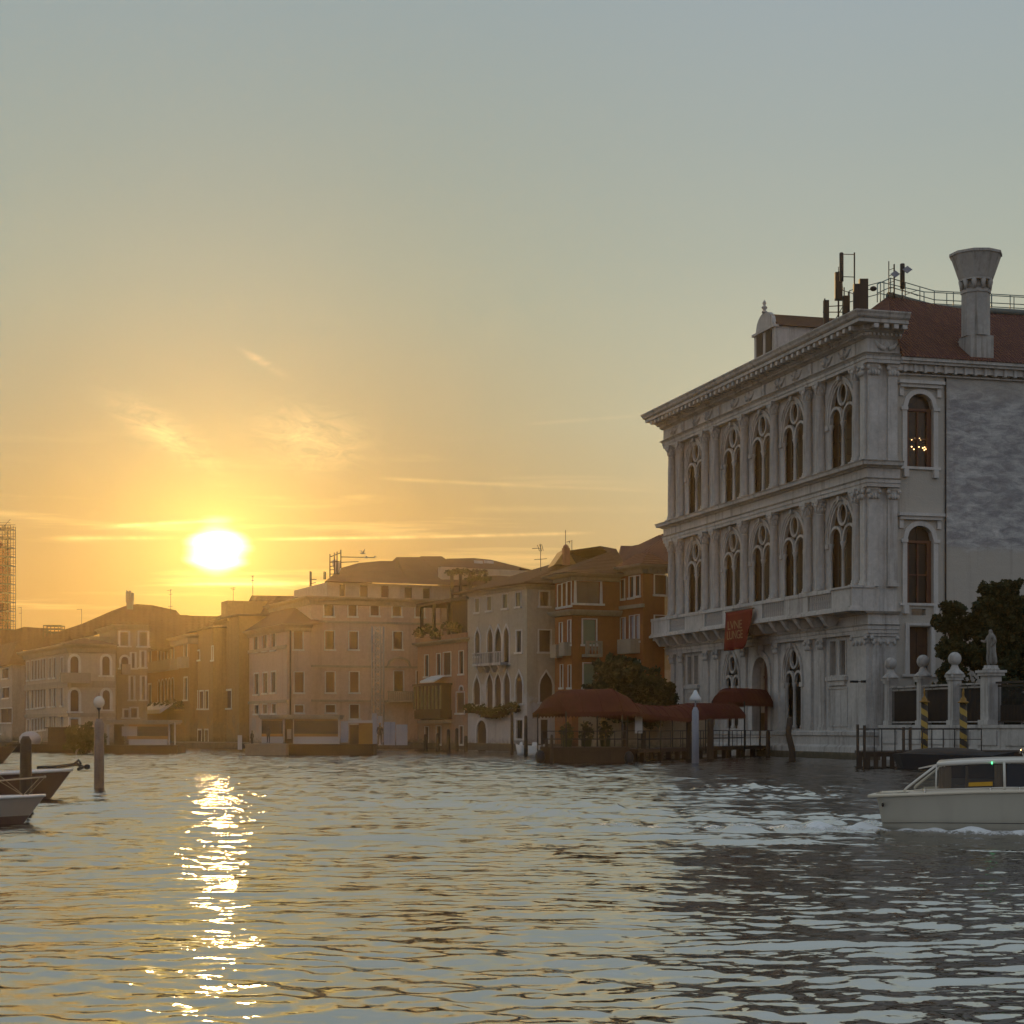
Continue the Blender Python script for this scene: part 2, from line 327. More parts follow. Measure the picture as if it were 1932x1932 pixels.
SHUT_OL = mat('olive_shutters', (.16, .15, .085), .7, .2, 3)
SHUT_GR = mat('green_shutters', (.16, .20, .13), .7, .2, 3)
WOOD_D = mat('dark_wood', (.042, .028, .018), .75, .5, 3, .3, .4)
WOOD_W = mat('wet_mooring_wood', (.052, .036, .024), .7, .5, 2, .5, .5)
IRON = mat('dark_iron', (.022, .022, .023), .55, .3, 2, metal=.2)
TEAL = mat('teal_painted_steel', (.06, .13, .14), .5, .2)
TRIM = mat('weathered_trim', (.27, .228, .172), .8, .25, 2, .35, .2)
FRAME_W = mat('white_stone_trim', (.50, .48, .45), .75, .22, 2, .3, .2)
FRAME_B = mat('brown_window_wood', (.10, .042, .028), .6, .3, 3)
WHITEP = mat('white_paint', (.68, .66, .62), .45, .12, 1.5, .15)
RUSTW = mat('grey_green_metal', (.10, .12, .11), .5, .3)
REDCLOTH = mat('maroon_canvas', (.092, .025, .019), .9, .3, 1.2, .3, .3, .1)
BANNER = mat('red_banner_cloth', (.16, .021, .015), .85, .25, 1.0, .2, .2, .1)
GOLD = mat('faded_gold_print', (.30, .16, .08), .8, .4, 4)
GREYP = mat('pale_blue_grey_paint', (.26, .28, .33), .6, .2, 1.5, .4)
HAZE = 0.000088
# ------------------------------------------------------------------ water
WAKE_A = Vector((8.0, 38.9)); WAKE_DIR = Vector((.945, -.327)).normalized()      # the water taxi's stern and heading
def water():
    px = FOC * EYE * (1024 / 1932)                       # rows spaced by their height in the picture
    ys = np.concatenate([px / np.linspace(430, 96, 760), px / np.linspace(95.2, 46, 130)])     # 9 m ... 86 m
    rows = np.concatenate([[1.0, 3, 5, 7], ys, np.geomspace(ys[-1] * 1.02, 3000, 60)])
    an = np.concatenate([np.linspace(-180, -40, 18, endpoint=False), np.linspace(-40, -17.6, 40, endpoint=False), np.linspace(-17.6, 17.6, 920), np.linspace(18, 40, 40), np.linspace(47, 179.9, 18)])
    an = np.radians(an)
    rr, aa = np.meshgrid(rows, an, indexing='ij')
    # rows are lines of equal depth in front of the camera, circles behind it
    k = np.where(np.abs(aa) < np.radians(40), 1 / np.cos(np.minimum(np.abs(aa), np.radians(40))), 1 / np.cos(np.radians(40)))
    X = rr * k * np.sin(aa); Y = rr * k * np.cos(aa)
    dr = np.gradient(rows)[:, None] * np.ones_like(aa); da = rr * .0007 + np.where(np.abs(aa) > np.radians(17.7), rr * .03, 0)
    sp = np.maximum(dr, da)
    Z = np.zeros_like(X); rg = np.random.default_rng(5)
    gust = .75 + .35 * np.sin(X * .11 + .6 * np.sin(Y * .07)) * np.sin(Y * .09 + 1.3) + .2 * np.sin(X * .23 - Y * .31)
    dxw = X + .35 * np.sin(Y * .45 + .4 * X); dyw = Y + .35 * np.sin(X * .5 - .3 * Y)     # bend the crests so that they do not run as ruled lines
    for i in range(150):
        lam = .26 * (3.2 / .26) ** rg.random() if i > 10 else rg.uniform(2.2, 6)
        th = rg.normal(.18, .62); kx, ky = math.sin(th) * 2 * math.pi / lam, math.cos(th) * 2 * math.pi / lam
        amp = .0115 * (lam ** .92) * rg.uniform(.5, 1.3) / (1 + (lam / 1.9) ** 1.5)
        fade = np.clip((lam / sp - 2.2) / 2.5, 0, 1)
        ph = rg.uniform(0, 6.28)
        Z += amp * WAVE * fade * np.sin(kx * dxw + ky * dyw + ph) * (gust if lam < 2.5 else 1)
    Z = Z + .35 * np.abs(Z) * np.sign(Z) * (Z > 0)       # slightly sharper crests
    # wake of the taxi: turbulent hump astern, two diverging arms, the near spray line along its side
    ux = (X - WAKE_A.x) * WAKE_DIR.x + (Y - WAKE_A.y) * WAKE_DIR.y            # ahead of the stern
    uy = -(X - WAKE_A.x) * WAKE_DIR.y + (Y - WAKE_A.y) * WAKE_DIR.x           # to the far side
    astern = np.clip(-ux, 0, None); beh = 1 / (1 + np.exp(np.clip(ux * 3, -30, 30)))
    lump = sum(np.sin(X * a + Y * b + c) for a, b, c in ((2.1, .7, 0), (-1.3, 1.7, 1), (3.3, 2.2, 2), (1.1, -2.6, 4), (4.4, -1.1, 3))) / 5
    lump2 = sum(np.sin(X * a + Y * b + c) for a, b, c in ((5.1, 2.7, 0), (-4.3, 3.7, 1), (7.3, 1.2, 2), (2.1, -6.6, 4), (6.4, -5.1, 3), (11.3, 3.1, 1), (-9.2, 5.3, 5))) / 5
    churn = beh * np.exp(-astern / 5.5) * np.exp(-(uy / (1.0 + .12 * astern)) ** 2)
    foam = 0 * X
    Z += churn * (.07 * lump + .075 * lump2 + .04)
    foam += churn * (.62 + .5 * lump + .3 * lump2)
    for sgn, k in ((1, 1.0), (-1, 1.0)):
        arm = uy - sgn * (1.0 + .30 * astern)
        g = np.exp(-(arm / (.28 + .035 * astern)) ** 2) * np.exp(-astern / 9.0) * beh
        Z += k * g * (.10 + .06 * lump + .06 * lump2); foam += g * (.30 + .4 * lump + .4 * lump2) * np.exp(-astern / 5)
        for q in (1, 2):
            g2 = np.exp(-((uy - sgn * (1.9 * q + 1.2 + .34 * astern)) / .5) ** 2) * np.exp(-astern / 12.0) * beh
            Z += g2 * .07 * (1 + lump)
    side = np.clip((ux + .6) / 1.2, 0, 1)
    near = np.exp(-((uy + 1.42 + .10 * ux + .14 * lump) / (.42 + .07 * np.clip(ux, 0, 9))) ** 2) * side
    Z += near * (.11 + .04 * lump + .06 * lump2); foam += near * (1.0 + .45 * lump2 + .2 * lump)
    trailer = np.exp(-((uy + 1.45 + .16 * lump - .03 * astern) / (.42 + .03 * astern)) ** 2) * beh * np.exp(-astern / 6.5)
    Z += trailer * (.06 + .04 * lump + .06 * lump2); foam += trailer * (.85 + .5 * lump2)
    # far steep crests beyond the stern
    for (cxp, cyp, rx, ry, h) in ((1425, 1480, 1.0, .8, .42), (1530, 1497, 1.2, 1.0, .42), (1380, 1478, 1.2, .7, .26), (1600, 1490, 1.2, .9, .26), (1480, 1487, 2.0, 1.2, .24), (1330, 1482, 1.6, .9, .22), (1570, 1478, 1.0, .8, .2), (1450, 1500, 1.8, 1.0, .2)):
        p = onwater(cxp, cyp + 6)
        g = np.exp(-((X - p.x) / rx) ** 2 - ((Y - p.y) / ry) ** 2)
        Z += g * h * (.20 + .22 * lump2 + .2 * lump); foam += g * np.clip(lump2 * 1.2 + .05, 0, 1) * .45
    # an older wash running across the middle of the canal
    pts = [(300, 1492), (420, 1492), (650, 1513), (760, 1520), (900, 1520), (1000, 1535), (1110, 1543)]
    for (a, b), hh in zip(zip(pts[:-1], pts[1:]), (.03, .05, .05, .05, .13, .11)):
        A, B = onwater(*a), onwater(*b); d = (B - A); L = d.length; d /= L
        s = (X - A.x) * d.x + (Y - A.y) * d.y; n = -(X - A.x) * d.y + (Y - A.y) * d.x
        mask = np.clip(s / (.15 * L), 0, 1) * np.clip((L * 1.05 - s) / (.15 * L), 0, 1)
        Z += hh * mask * (np.exp(-((n + .35 * lump + .2 * lump2) / .5) ** 2) + .5 * np.exp(-((n - 2.6 + .4 * lump) / .6) ** 2)) * (.8 + .6 * lump2 + .4 * lump)
    edge = np.clip((rows[:, None] - 6) / 3, 0, 1); Z *= edge
    n, mcol = X.shape
    co = np.stack([X, Y, Z], -1).reshape(-1, 3).astype(np.float32)
    idx = np.arange(n * mcol).reshape(n, mcol)
    q = np.stack([idx[:-1, :-1], idx[:-1, 1:], idx[1:, 1:], idx[1:, :-1]], -1).reshape(-1, 4)
    wrap = np.stack([idx[:-1, -1], idx[:-1, 0], idx[1:, 0], idx[1:, -1]], -1).reshape(-1, 4)
    q = np.concatenate([q, wrap])[:, ::-1]
    me = bpy.data.meshes.new('water'); me.vertices.add(len(co)); me.vertices.foreach_set('co', co.ravel())
    me.loops.add(q.size); me.loops.foreach_set('vertex_index', q.ravel().astype(np.int32))
    me.polygons.add(len(q)); me.polygons.foreach_set('loop_start', np.arange(0, q.size, 4, dtype=np.int32))
    me.polygons.foreach_set('use_smooth', np.ones(len(q), bool))
    at_ = me.attributes.new('foam', 'FLOAT', 'POINT'); at_.data.foreach_set('value', np.clip(foam, 0, 1.2).astype(np.float32).ravel())
    me.update(); me.validate()
    m = bpy.data.materials.new('canal_water'); m.use_nodes = True; t = NT(m.node_tree); b = t.n['Principled BSDF']
    tc = t.add('ShaderNodeTexCoord').outputs['Object']
    fa = t.add('ShaderNodeAttribute'); fa.attribute_name = 'foam'
    n1 = t.noise(t.scale(tc, 1, .7, 1), 6.5, 7, .75, .8); n2 = t.noise(tc, 17, 4, .7)
    fo = t.maprange(t.m('ADD', fa.outputs['Fac'], t.m('ADD', t.m('MULTIPLY', t.m('SUBTRACT', n1, .5), 1.9), t.m('MULTIPLY', t.m('SUBTRACT', n2, .5), .8))), .52, .92, 0, 1, True)
    fo = t.m('MULTIPLY', fo, t.maprange(fa.outputs['Fac'], .02, .15, 0, 1))
    t.link(t.mix(fo, (.018, .017, .011), (.58, .61, .62)), b.inputs['Base Color'])
    t.link(t.m('ADD', .015, t.m('MULTIPLY', fo, .75)), b.inputs['Roughness'])
    b.inputs['IOR'].default_value = 3.4; b.inputs['Specular IOR Level'].default_value = 1.0
    cd = t.add('ShaderNodeCameraData') if False else None
    sx = t.add('ShaderNodeSeparateXYZ'); t.link(tc, sx.inputs[0])
    far = t.maprange(sx.outputs[1], 8, 55, 0, 1)
    def rip(scx, scy, det):
        n = t.n.new('ShaderNodeTexNoise'); n.inputs['Scale'].default_value = 1.0; n.inputs['Detail'].default_value = det; n.inputs['Roughness'].default_value = .6
        t.link(t.scale(tc, scx, scy, 1), n.inputs['Vector']); q = t.add('ShaderNodeVectorMath', operation='SUBTRACT'); t.link(n.outputs['Color'], q.inputs[0]); q.inputs[1].default_value = (.5, .5, .5); return q.outputs[0]
    def sc(v, k):
        q = t.add('ShaderNodeVectorMath', operation='SCALE'); t.link(v, q.inputs[0])
        if isinstance(k, float): q.inputs['Scale'].default_value = k
        else: t.link(k, q.inputs['Scale'])
        return q.outputs[0]
    def ad(a, b):
        q = t.add('ShaderNodeVectorMath', operation='ADD'); t.link(a, q.inputs[0]); t.link(b, q.inputs[1]); return q.outputs[0]
    # facets of the ripples too small for the mesh: tilts of the normal, steeper where the mesh is coarser
    r0 = sc(rip(1.5, .55, 2), t.m('MULTIPLY', far, .42)); r1 = sc(rip(.9, 2.2, 3), t.m('ADD', .08, t.m('MULTIPLY', far, .30)))
    r2 = sc(rip(3.4, 6.5, 3), t.m('ADD', .20, t.m('MULTIPLY', far, .22))); r3 = sc(rip(9.0, 17.0, 2), t.m('ADD', .10, t.m('MULTIPLY', far, .10)))
    tl = ad(ad(r0, r1), ad(r2, r3)); fl = t.add('ShaderNodeVectorMath', operation='MULTIPLY'); t.link(tl, fl.inputs[0]); fl.inputs[1].default_value = (.7, 1, 0)
    gn = t.add('ShaderNodeNewGeometry').outputs['Normal']
    nn = t.add('ShaderNodeVectorMath', operation='NORMALIZE'); bi = t.add('ShaderNodeCombineXYZ'); t.link(t.m('MULTIPLY', t.maprange(sx.outputs[1], 12, 50, .08, 1), -.095), bi.inputs[1])   # seen at a glancing angle only the faces of the ripples that lean towards the viewer show
    t.link(ad(ad(gn, fl.outputs[0]), bi.outputs[0]), nn.inputs[0])
    bn = t.add('ShaderNodeBump'); bn.inputs['Strength'].default_value = 1.0; bn.inputs['Distance'].default_value = .05; t.link(t.m('MULTIPLY', n2, fo), bn.inputs['Height']); t.link(nn.outputs[0], bn.inputs['Normal']); t.link(bn.outputs[0], b.inputs['Normal'])
    me.materials.append(m)
    o = bpy.data.objects.new('water', me); COL.objects.link(o); tag(o, 'rippled canal water catching the low sun', None, None, 'structure')
WAVE = 0.185
water()
# ------------------------------------------------------------------ wall helpers (frame of every building: x runs along the canal front up to the corner at 0, y runs into the building)
def Tf(u, d, z): return (u, -d, z)          # on the canal front, d outwards
def Ts(u, d, z): return (d, u, z)           # on the side wall
def holed(mb, T, u0, u1, z0, z1, holes, deep=.35):
    us = sorted({u0, u1, *[h[0] for h in holes], *[h[1] for h in holes]}); zs = sorted({z0, z1, *[h[2] for h in holes], *[h[3] for h in holes]})
    us = [u for u in us if u0 <= u <= u1]; zs = [z for z in zs if z0 <= z <= z1]
    for a, b in zip(us[:-1], us[1:]):
        for c, d in zip(zs[:-1], zs[1:]):
            um, zm = (a + b) / 2, (c + d) / 2
            if any(h[0] < um < h[1] and h[2] < zm < h[3] for h in holes): continue
            mb.add([T(a, 0, c), T(b, 0, c), T(b, 0, d), T(a, 0, d)], [(0, 1, 2, 3)])
    for h in holes:
        a, b, c, d = h
        for p, q in (((a, c), (b, c)), ((b, c), (b, d)), ((b, d), (a, d)), ((a, d), (a, c))):
            mb.add([T(p[0], 0, p[1]), T(q[0], 0, q[1]), T(q[0], -deep, q[1]), T(p[0], -deep, p[1])], [(0, 1, 2, 3)])
def arch_pts(cu, hw, zs, zt, kind, n=12):
    """curve of an opening's head from its left springing to its right one"""
    p = []
    for i in range(n + 1):
        q = -1 + 2 * i / n
        if kind == 'round': y = math.sqrt(max(0, 1 - q * q)); x = q
        elif kind == 'pointed': x = q; y = math.sqrt(max(0, 1 - ((abs(q) + .5) / 1.5) ** 2)) / math.sqrt(1 - (1 / 3) ** 2)
        else:                                                # ogee
            a = abs(q); x = q; y = (math.sqrt(max(0, 1 - a * a)) * .62 + .38 * max(0, 1 - a) ** 2.2)
        p.append((cu + hw * x, zs + (zt - zs) * y))
    return p
def spandrel(mb, T, pts, u0, u1, zt, d0, d1):
    """fills the corners between an arch head and its square hole"""
    for d in (d0, d1):
        for (a, b) in zip(pts[:-1], pts[1:]): mb.add([T(a[0], d, a[1]), T(b[0], d, b[1]), T(b[0], d, zt), T(a[0], d, zt)], [(0, 1, 2, 3)])
    for (a, b) in zip(pts[:-1], pts[1:]): mb.add([T(a[0], d0, a[1]), T(b[0], d0, b[1]), T(b[0], d1, b[1]), T(a[0], d1, a[1])], [(0, 1, 2, 3)])
def window(root, T, u, hw, z0, z1, kind='rect', pane=None, frame=None, wallm=None, fw=.13, deep=.16, sill=True, head=None, name='window', mull=True, proud=.05):
    """pane set back in its hole, with a trim frame (and the masonry round an arched head) as its sub-part"""
    m = MB(); m.add([T(u - hw, -deep + .02, z0), T(u + hw, -deep + .02, z0), T(u + hw, -deep + .02, z1), T(u - hw, -deep + .02, z1)], [(0, 1, 2, 3)])
    if mull:
        m.add([], []); 
        for q in ((-.02, .02),): m.sweep([(u, z0), (u, z1)], .07, -deep + .03, -deep + .07, T)
        m.sweep([(u - hw, z0 + (z1 - z0) * .62), (u + hw, z0 + (z1 - z0) * .62)], .06, -deep + .028, -deep + .06, T)
    pn = m.build(name, pane or DARKGLASS, root)
    f = MB()
    zs = z1 if kind == 'rect' else (head if head is not None else z1 - min(hw * (1.0 if kind == 'round' else 1.9), (z1 - z0) * .5))
    if kind == 'rect': path = [(u - hw - fw / 2, z0), (u - hw - fw / 2, z1 + fw / 2), (u + hw + fw / 2, z1 + fw / 2), (u + hw + fw / 2, z0)]
    else:
        ap = arch_pts(u, hw, zs, z1, kind); s2 = MB(); spandrel(s2, T, ap, u - hw, u + hw, z1, -.004, -deep + .05)
        s2.build('spandrel', wallm or frame or FRAME_W, pn)
        path = [(u - hw - fw / 2, z0)] + arch_pts(u, hw + fw / 2, zs, z1 + fw / 2, kind) + [(u + hw + fw / 2, z0)]
    f.sweep(path, fw, -.03, proud, T)
    if sill: f.sweep([(u - hw - fw * 1.6, z0 - .09), (u + hw + fw * 1.6, z0 - .09)], .18, -.02, .16, T)
    f.build('frame', frame or FRAME_W, pn)
    return pn
class Building:
    """corner seen at px, distance Y; the canal front runs away to the vanishing point vl, the side wall at right angles to it"""
    def __init__(s, name, label, px, Y, vl, cat='building', group='houses along the canal'):
        s.C = Vector(((px - PX0) / FOC * Y, Y)); d = Vector(((vl - PX0) / FOC, 1)).normalized()
        s.D = d; s.S = Vector((d.y, -d.x)); s.root = empty(name, (s.C.x, s.C.y, 0), math.atan2(-d.y, -d.x), label, cat, group)
        s.hf = []; s.hs = []
    def fu(s, px, off=0.0):
        a = (px - PX0) / FOC; x0 = s.C.x - s.S.x * off; y0 = s.C.y - s.S.y * off
        return -((x0 - a * y0) / (a * s.D.y - s.D.x))
    def f(s, px, py, off=0.0):
        x = s.fu(px, off); Y = s.C.y - s.S.y * off - s.D.y * x
        return x, EYE + (HOR - py) / FOC * Y
    def su(s, px):
        a = (px - PX0) / FOC; return (a * s.C.y - s.C.x) / (s.S.x - a * s.S.y)
    def sd(s, px, py):
        y = s.su(px); return y, EYE + (HOR - py) / FOC * (s.C.y + s.S.y * y)
    def world(s, x, y, z): return Vector((s.C.x - s.D.x * x + s.S.x * y, s.C.y - s.D.y * x + s.S.y * y, z))
    def local(s, p):
        d = Vector((p[0] - s.C.x, p[1] - s.C.y)); return Vector((-(d.x * s.D.x + d.y * s.D.y), d.x * s.S.x + d.y * s.S.y, p[2]))
    def win(s, plane, px, pt, pb, wpx, kind='rect', **kw):
        g = s.f if plane == 'f' else s.sd
        u, z1 = g(px, pt); _, z0 = g(px, pb); ul, _ = g(px - wpx / 2, pt); ur, _ = g(px + wpx / 2, pt); hw = abs(ur - ul) / 2
        (s.hf if plane == 'f' else s.hs).append((u - hw, u + hw, z0, z1))
        s._w = getattr(s, '_w', []); s._w.append((plane, u, hw, z0, z1, kind, kw)); return u, hw, z0, z1
    def finish(s, L, Wd, ztop, wallm, zs=None, frame=None):
        mb = MB(); zs = zs or ztop
        holed(mb, Tf, -L, 0, -1.5, ztop, s.hf); holed(mb, Ts, 0, Wd, -1.5, zs, s.hs)
        mb.add([(-L, 0, -1.5), (-L, Wd, -1.5), (-L, Wd, ztop), (-L, 0, ztop)], [(0, 1, 2, 3)])
        mb.add([(-L, Wd, -1.5), (0, Wd, -1.5), (0, Wd, ztop), (-L, Wd, ztop)], [(0, 1, 2, 3)])
        mb.add([(-L, 0, ztop - .3), (0, 0, ztop - .3), (0, Wd, ztop - .3), (-L, Wd, ztop - .3)], [(0, 1, 2, 3)])
        mb.build('wall', wallm, s.root, fix=False)
        for plane, u, hw, z0, z1, kind, kw in getattr(s, '_w', []):
            k = dict(wallm=wallm, frame=frame); k.update(kw); window(s.root, Tf if plane == 'f' else Ts, u, hw, z0, z1, kind, **k)
    def band(s, name, L, Wd, prof, m):
        """moulding [(projection, z)] swept round the front and the side"""
        mb = MB(); vs = []
        for p, z in prof: vs += [(-L - p, .6, z), (-L - p, -p, z), (p, -p, z), (p, Wd, z)]
        fs = [(i * 4 + k, i * 4 + k + 1, i * 4 + k + 5, i * 4 + k + 4) for i in range(len(prof) - 1) for k in range(3)]
        n = len(prof); fs += [tuple(i * 4 + 3 for i in range(n)), tuple(i * 4 for i in range(n))]
        mb.add(vs, fs); 
        for i in (0, n - 1): mb.add([vs[i * 4 + 1], vs[i * 4 + 2], (vs[i * 4 + 2][0], .0, vs[i * 4][2]), (vs[i * 4 + 1][0], 0.0, vs[i * 4][2])], [(0, 1, 2, 3)]); mb.add([(0, -0.0, vs[i * 4][2]), vs[i * 4 + 2], vs[i * 4 + 3], (0, Wd, vs[i * 4][2])], [(0, 1, 2, 3)])
        return mb.build(name, m, s.root)
    def hip(s, L, Wd, z, h, over=.5, m=None, inset=None, name='roof'):
        mb = MB(); i = inset if inset is not None else Wd / 2
        a = [(-L - over, -over, z), (over, -over, z), (over, Wd + over, z), (-L - over, Wd + over, z), (-L + i, Wd / 2, z + h), (-i, Wd / 2, z + h)]
        b = [(x, y, z - .18) for x, y, z in a[:4]]
        mb.add(a + b, [(0, 1, 5, 4), (1, 2, 5), (2, 3, 4, 5), (3, 0, 4), (0, 1, 7, 6), (1, 2, 8, 7), (2, 3, 9, 8), (3, 0, 6, 9), (6, 7, 8, 9)])
        return mb.build(name, m or ROOF_BR, s.root, fix=False)
# ------------------------------------------------------------------ the Renaissance palace
PAL = Building('renaissance_palace', 'grey white stone palace with tall twin arched windows, deep cornice and red tile roof', 1642, 124.7, 20, 'palace', None)
PAL.C = Vector((24.8, 124.7)); PAL.D = Vector((-.2680, .9634)); PAL.S = Vector((.9634, .2680))
PAL.root.location = (24.8, 124.7, 0); PAL.root.rotation_euler = (0, 0, math.atan2(-.9634, .2680))
LP = 39.2; pr = PAL.root
COLT = [38.2, 36.0, 30.1, 27.7, 21.6, 15.7, 9.6, 7.4, 1.5]
WINT = [33.05, 24.65, 18.65, 12.65, 4.45]
def bifora(cx, hw, z0, zs, zt, name='arched_window', rec=.24):
    """round headed opening holding two arched lights under a roundel"""
    m = MB(); m.add([Tf(cx - hw, -rec - .14, z0), Tf(cx + hw, -rec - .14, z0), Tf(cx + hw, -rec - .14, zt), Tf(cx - hw, -rec - .14, zt)], [(0, 1, 2, 3)])
    for q in (-hw * .5, hw * .5): m.sweep([(cx + q, z0), (cx + q, zs)], .07, -rec - .13, -rec - .08, Tf)
    for q in (.3, .62): m.sweep([(cx - hw, z0 + (zs - z0) * q), (cx + hw, z0 + (zs - z0) * q)], .07, -rec - .132, -rec - .085, Tf)
    w_ = m.build(name, DARKGLASS, pr)
    t_ = MB(); r = hw * .46; bw = .19
    for q in (-1, 1):
        c = cx + q * hw * .5; t_.sweep([(c - r, zs - .0)] + arch_pts(c, r, zs + .05, zs + r * 1.12, 'round', 14) + [(c + r, zs)], bw, -rec, -rec + .24, Tf)
    cz = zs + (zt - zs) * .67; rr = (zt - zs) * .235
    t_.sweep([(cx + rr * math.cos(a), cz + rr * 1.12 * math.sin(a)) for a in [i * math.pi / 10 for i in range(21)]], .17, -rec + .01, -rec + .23, Tf)
    t_.sweep([(cx - hw + .1, z0)] + arch_pts(cx, hw - .1, zs, zt - .1, 'round', 18) + [(cx + hw - .1, z0)], .2, -rec - .02, -rec + .26, Tf)
    t_.build('tracery', STONE, w_)
    a_ = MB(); a_.sweep(arch_pts(cx, hw + .10, zs, zt + .10, 'round', 22), .22, -.02, .10, Tf); a_.sweep(arch_pts(cx, hw + .23, zs, zt + .2, 'round', 22), .07, -.02, .17, Tf)
    for q in (-1, 1): a_.box(*sorted((cx + q * (hw - .25), cx + q * (hw + .3))), -.16, .2, zs - .35, zs - .02)
    a_.box(cx - .2, cx + .2, -.34, .02, zt - .05, zt + .29)
    a_.build('archivolt', STONE, w_)
    for q in (-1, 0, 1):
        k = MB(); k.lathe((cx + q * (hw - .2), rec - .12, z0), [(.2, 0), (.2, .2), (.14, .28), (.13, (zs - z0) * .5), (.12, zs - z0 - .55), (.15, zs - z0 - .5), (.13, zs - z0 - .42), (.22, zs - z0 - .1), (.22, zs - z0)], 12)
        k.build('colonnette', STONE, w_)
    return w_
holes = []
hw = 2.18; RISE = 2.95; RG = 2.7
for t in WINT:
    holes += [(-t - hw, -t + hw, 20.75, 27.05), (-t - hw, -t + hw, 10.6, 18.45)]
for t in (24.85, 12.75): holes.append((-t - 1.6, -t + 1.6, 2.1, 8.3))
holes.append((-18.75 - 1.55, -18.75 + 1.55, .75, 7.75))
for t in (5.05, 33.6): holes += [(-t - 1.25, -t - .3, 5.95, 8.4), (-t + .3, -t + 1.25, 5.95, 8.4)]
pw = MB(); holed(pw, Tf, -LP, 0, -1.5, 29.2, holes, .6)
pw.add([(0, 0, -1.5), (0, 2.0, -1.5), (0, 2.0, 29.2), (0, 0, 29.2)], [(0, 1, 2, 3)])
pw.add([(-LP, 0, -1.5), (-LP, 26, -1.5), (-LP, 26, 30), (-LP, 0, 30)], [(0, 1, 2, 3)])
for (a, b, c, d) in holes:
    if b - a > 2:
        cx = (a + b) / 2; h = (b - a) / 2; spandrel(pw, Tf, arch_pts(cx, h, d - (RISE if d > 10 else RG if d > 8.2 else h), d, 'round', 22), a, b, d, -.003, -.6)
pw.build('front_wall', STONE, pr, fix=False)
for t in WINT:
    bifora(-t, hw, 20.75, 27.05 - RISE, 27.05); bifora(-t, hw, 10.6, 18.45 - RISE, 18.45)
for t in (24.85, 12.75): bifora(-t, 1.6, 2.1, 8.3 - RG, 8.3)
for t in (5.05, 33.6):
    wn = None
    for q in (-.775, .775):
        wn = window(pr, Tf, -t + q, .475, 5.95, 8.4, 'rect', DARKGLASS, STONE, fw=.16, deep=.5, sill=False)
    sl = MB(); sl.box(-t - 1.6, -t + 1.6, -.28, .02, 5.55, 5.85); sl.box(-t - 1.3, -t + 1.3, -.16, .02, 5.2, 5.55); sl.build('sill', STONE, wn)
    pnl = MB(); pnl.sweep([(-t - 1.5, 2.3), (-t - 1.5, 5.0), (-t + 1.5, 5.0), (-t + 1.5, 2.3), (-t - 1.5, 2.3)], .14, -.01, .06, Tf); pnl.build('panel_moulding', STONE, pr)
# water door
dm = MB(); dm.add([Tf(-18.75 - 1.55, -.93, .75), Tf(-18.75 + 1.55, -.93, .75), Tf(-18.75 + 1.55, -.93, 7.75), Tf(-18.75 - 1.55, -.93, 7.75)], [(0, 1, 2, 3)])
dm.sweep([(-18.75, .75), (-18.75, 6.2)], .16, -.93, -.86, Tf); dm.sweep([(-20.3, 6.2), (-17.2, 6.2)], .2, -.93, -.85, Tf)
dr_ = dm.build('door', FRAME_B, pr)
am = MB(); am.sweep([(-18.75 - 1.8, .75)] + arch_pts(-18.75, 1.8, 6.2, 8.0, 'round', 20) + [(-18.75 + 1.8, .75)], .5, -.02, .16, Tf); am.box(-19.05, -18.45, -.45, .02, 7.9, 8.7); am.build('archivolt', STONE, dr_)
st = MB()
for i in range(4): st.box(-18.75 - 2.6 + i * .12, -18.75 + 2.6 - i * .12, -2.0 + i * .45, .02, -.8 if i == 0 else .1 + .16 * i, .28 + .16 * i)
st.build('water_steps', STONE_D, pr)
# columns
def column(z0, z1, r, name='column'):
    h = z1 - z0; cz = h - 1.05
    k = MB(); k.box(-r * 1.35, r * 1.35, -r * 1.35, r * 1.35, 0, .22)
    k.lathe((0, 0, .22), [(r * 1.3, 0), (r * 1.32, .1), (r * 1.12, .18), (r * 1.2, .26), (r * 1.02, .34), (r, h * .33), (r * .95, h * .6), (r * .86, cz - .32), (r * .98, cz - .28), (r * .88, cz - .22)], 18)
    c = MB(); c.lathe((0, 0, cz), [(r * .88, 0), (r * .92, .3), (r * 1.05, .55), (r * 1.35, .85)], 14)
    for ring, zc, rr, n in ((0, .34, 1.05, 8), (1, .62, 1.2, 8)):
        for i in range(n):
            a = 2 * math.pi * (i + .5 * ring) / n; c.ball((math.cos(a) * r * rr, math.sin(a) * r * rr, cz + zc), r * .22, r * .22, .2, 6, 4)
    for a in (45, 135, 225, 315): c.ball((math.cos(R(a)) * r * 1.6, math.sin(R(a)) * r * 1.6, cz + .78), r * .3, r * .3, .16, 6, 5)
    c.box(-r * 1.38, r * 1.38, -r * 1.38, r * 1.38, cz + .86, cz + 1.045)
    o = k.build(name, STONE, pr); o2 = c.build('capital', STONE, o); return o
cu = column(20.5, 27.35, .345); cl = column(11.95, 18.8, .35)
for src, z in ((cu, 20.55), (cl, 11.95)):
    for i, t in enumerate(COLT):
        o = src if i == 0 else copy_tree(src, pr); o.location = (-t, -.28, z)
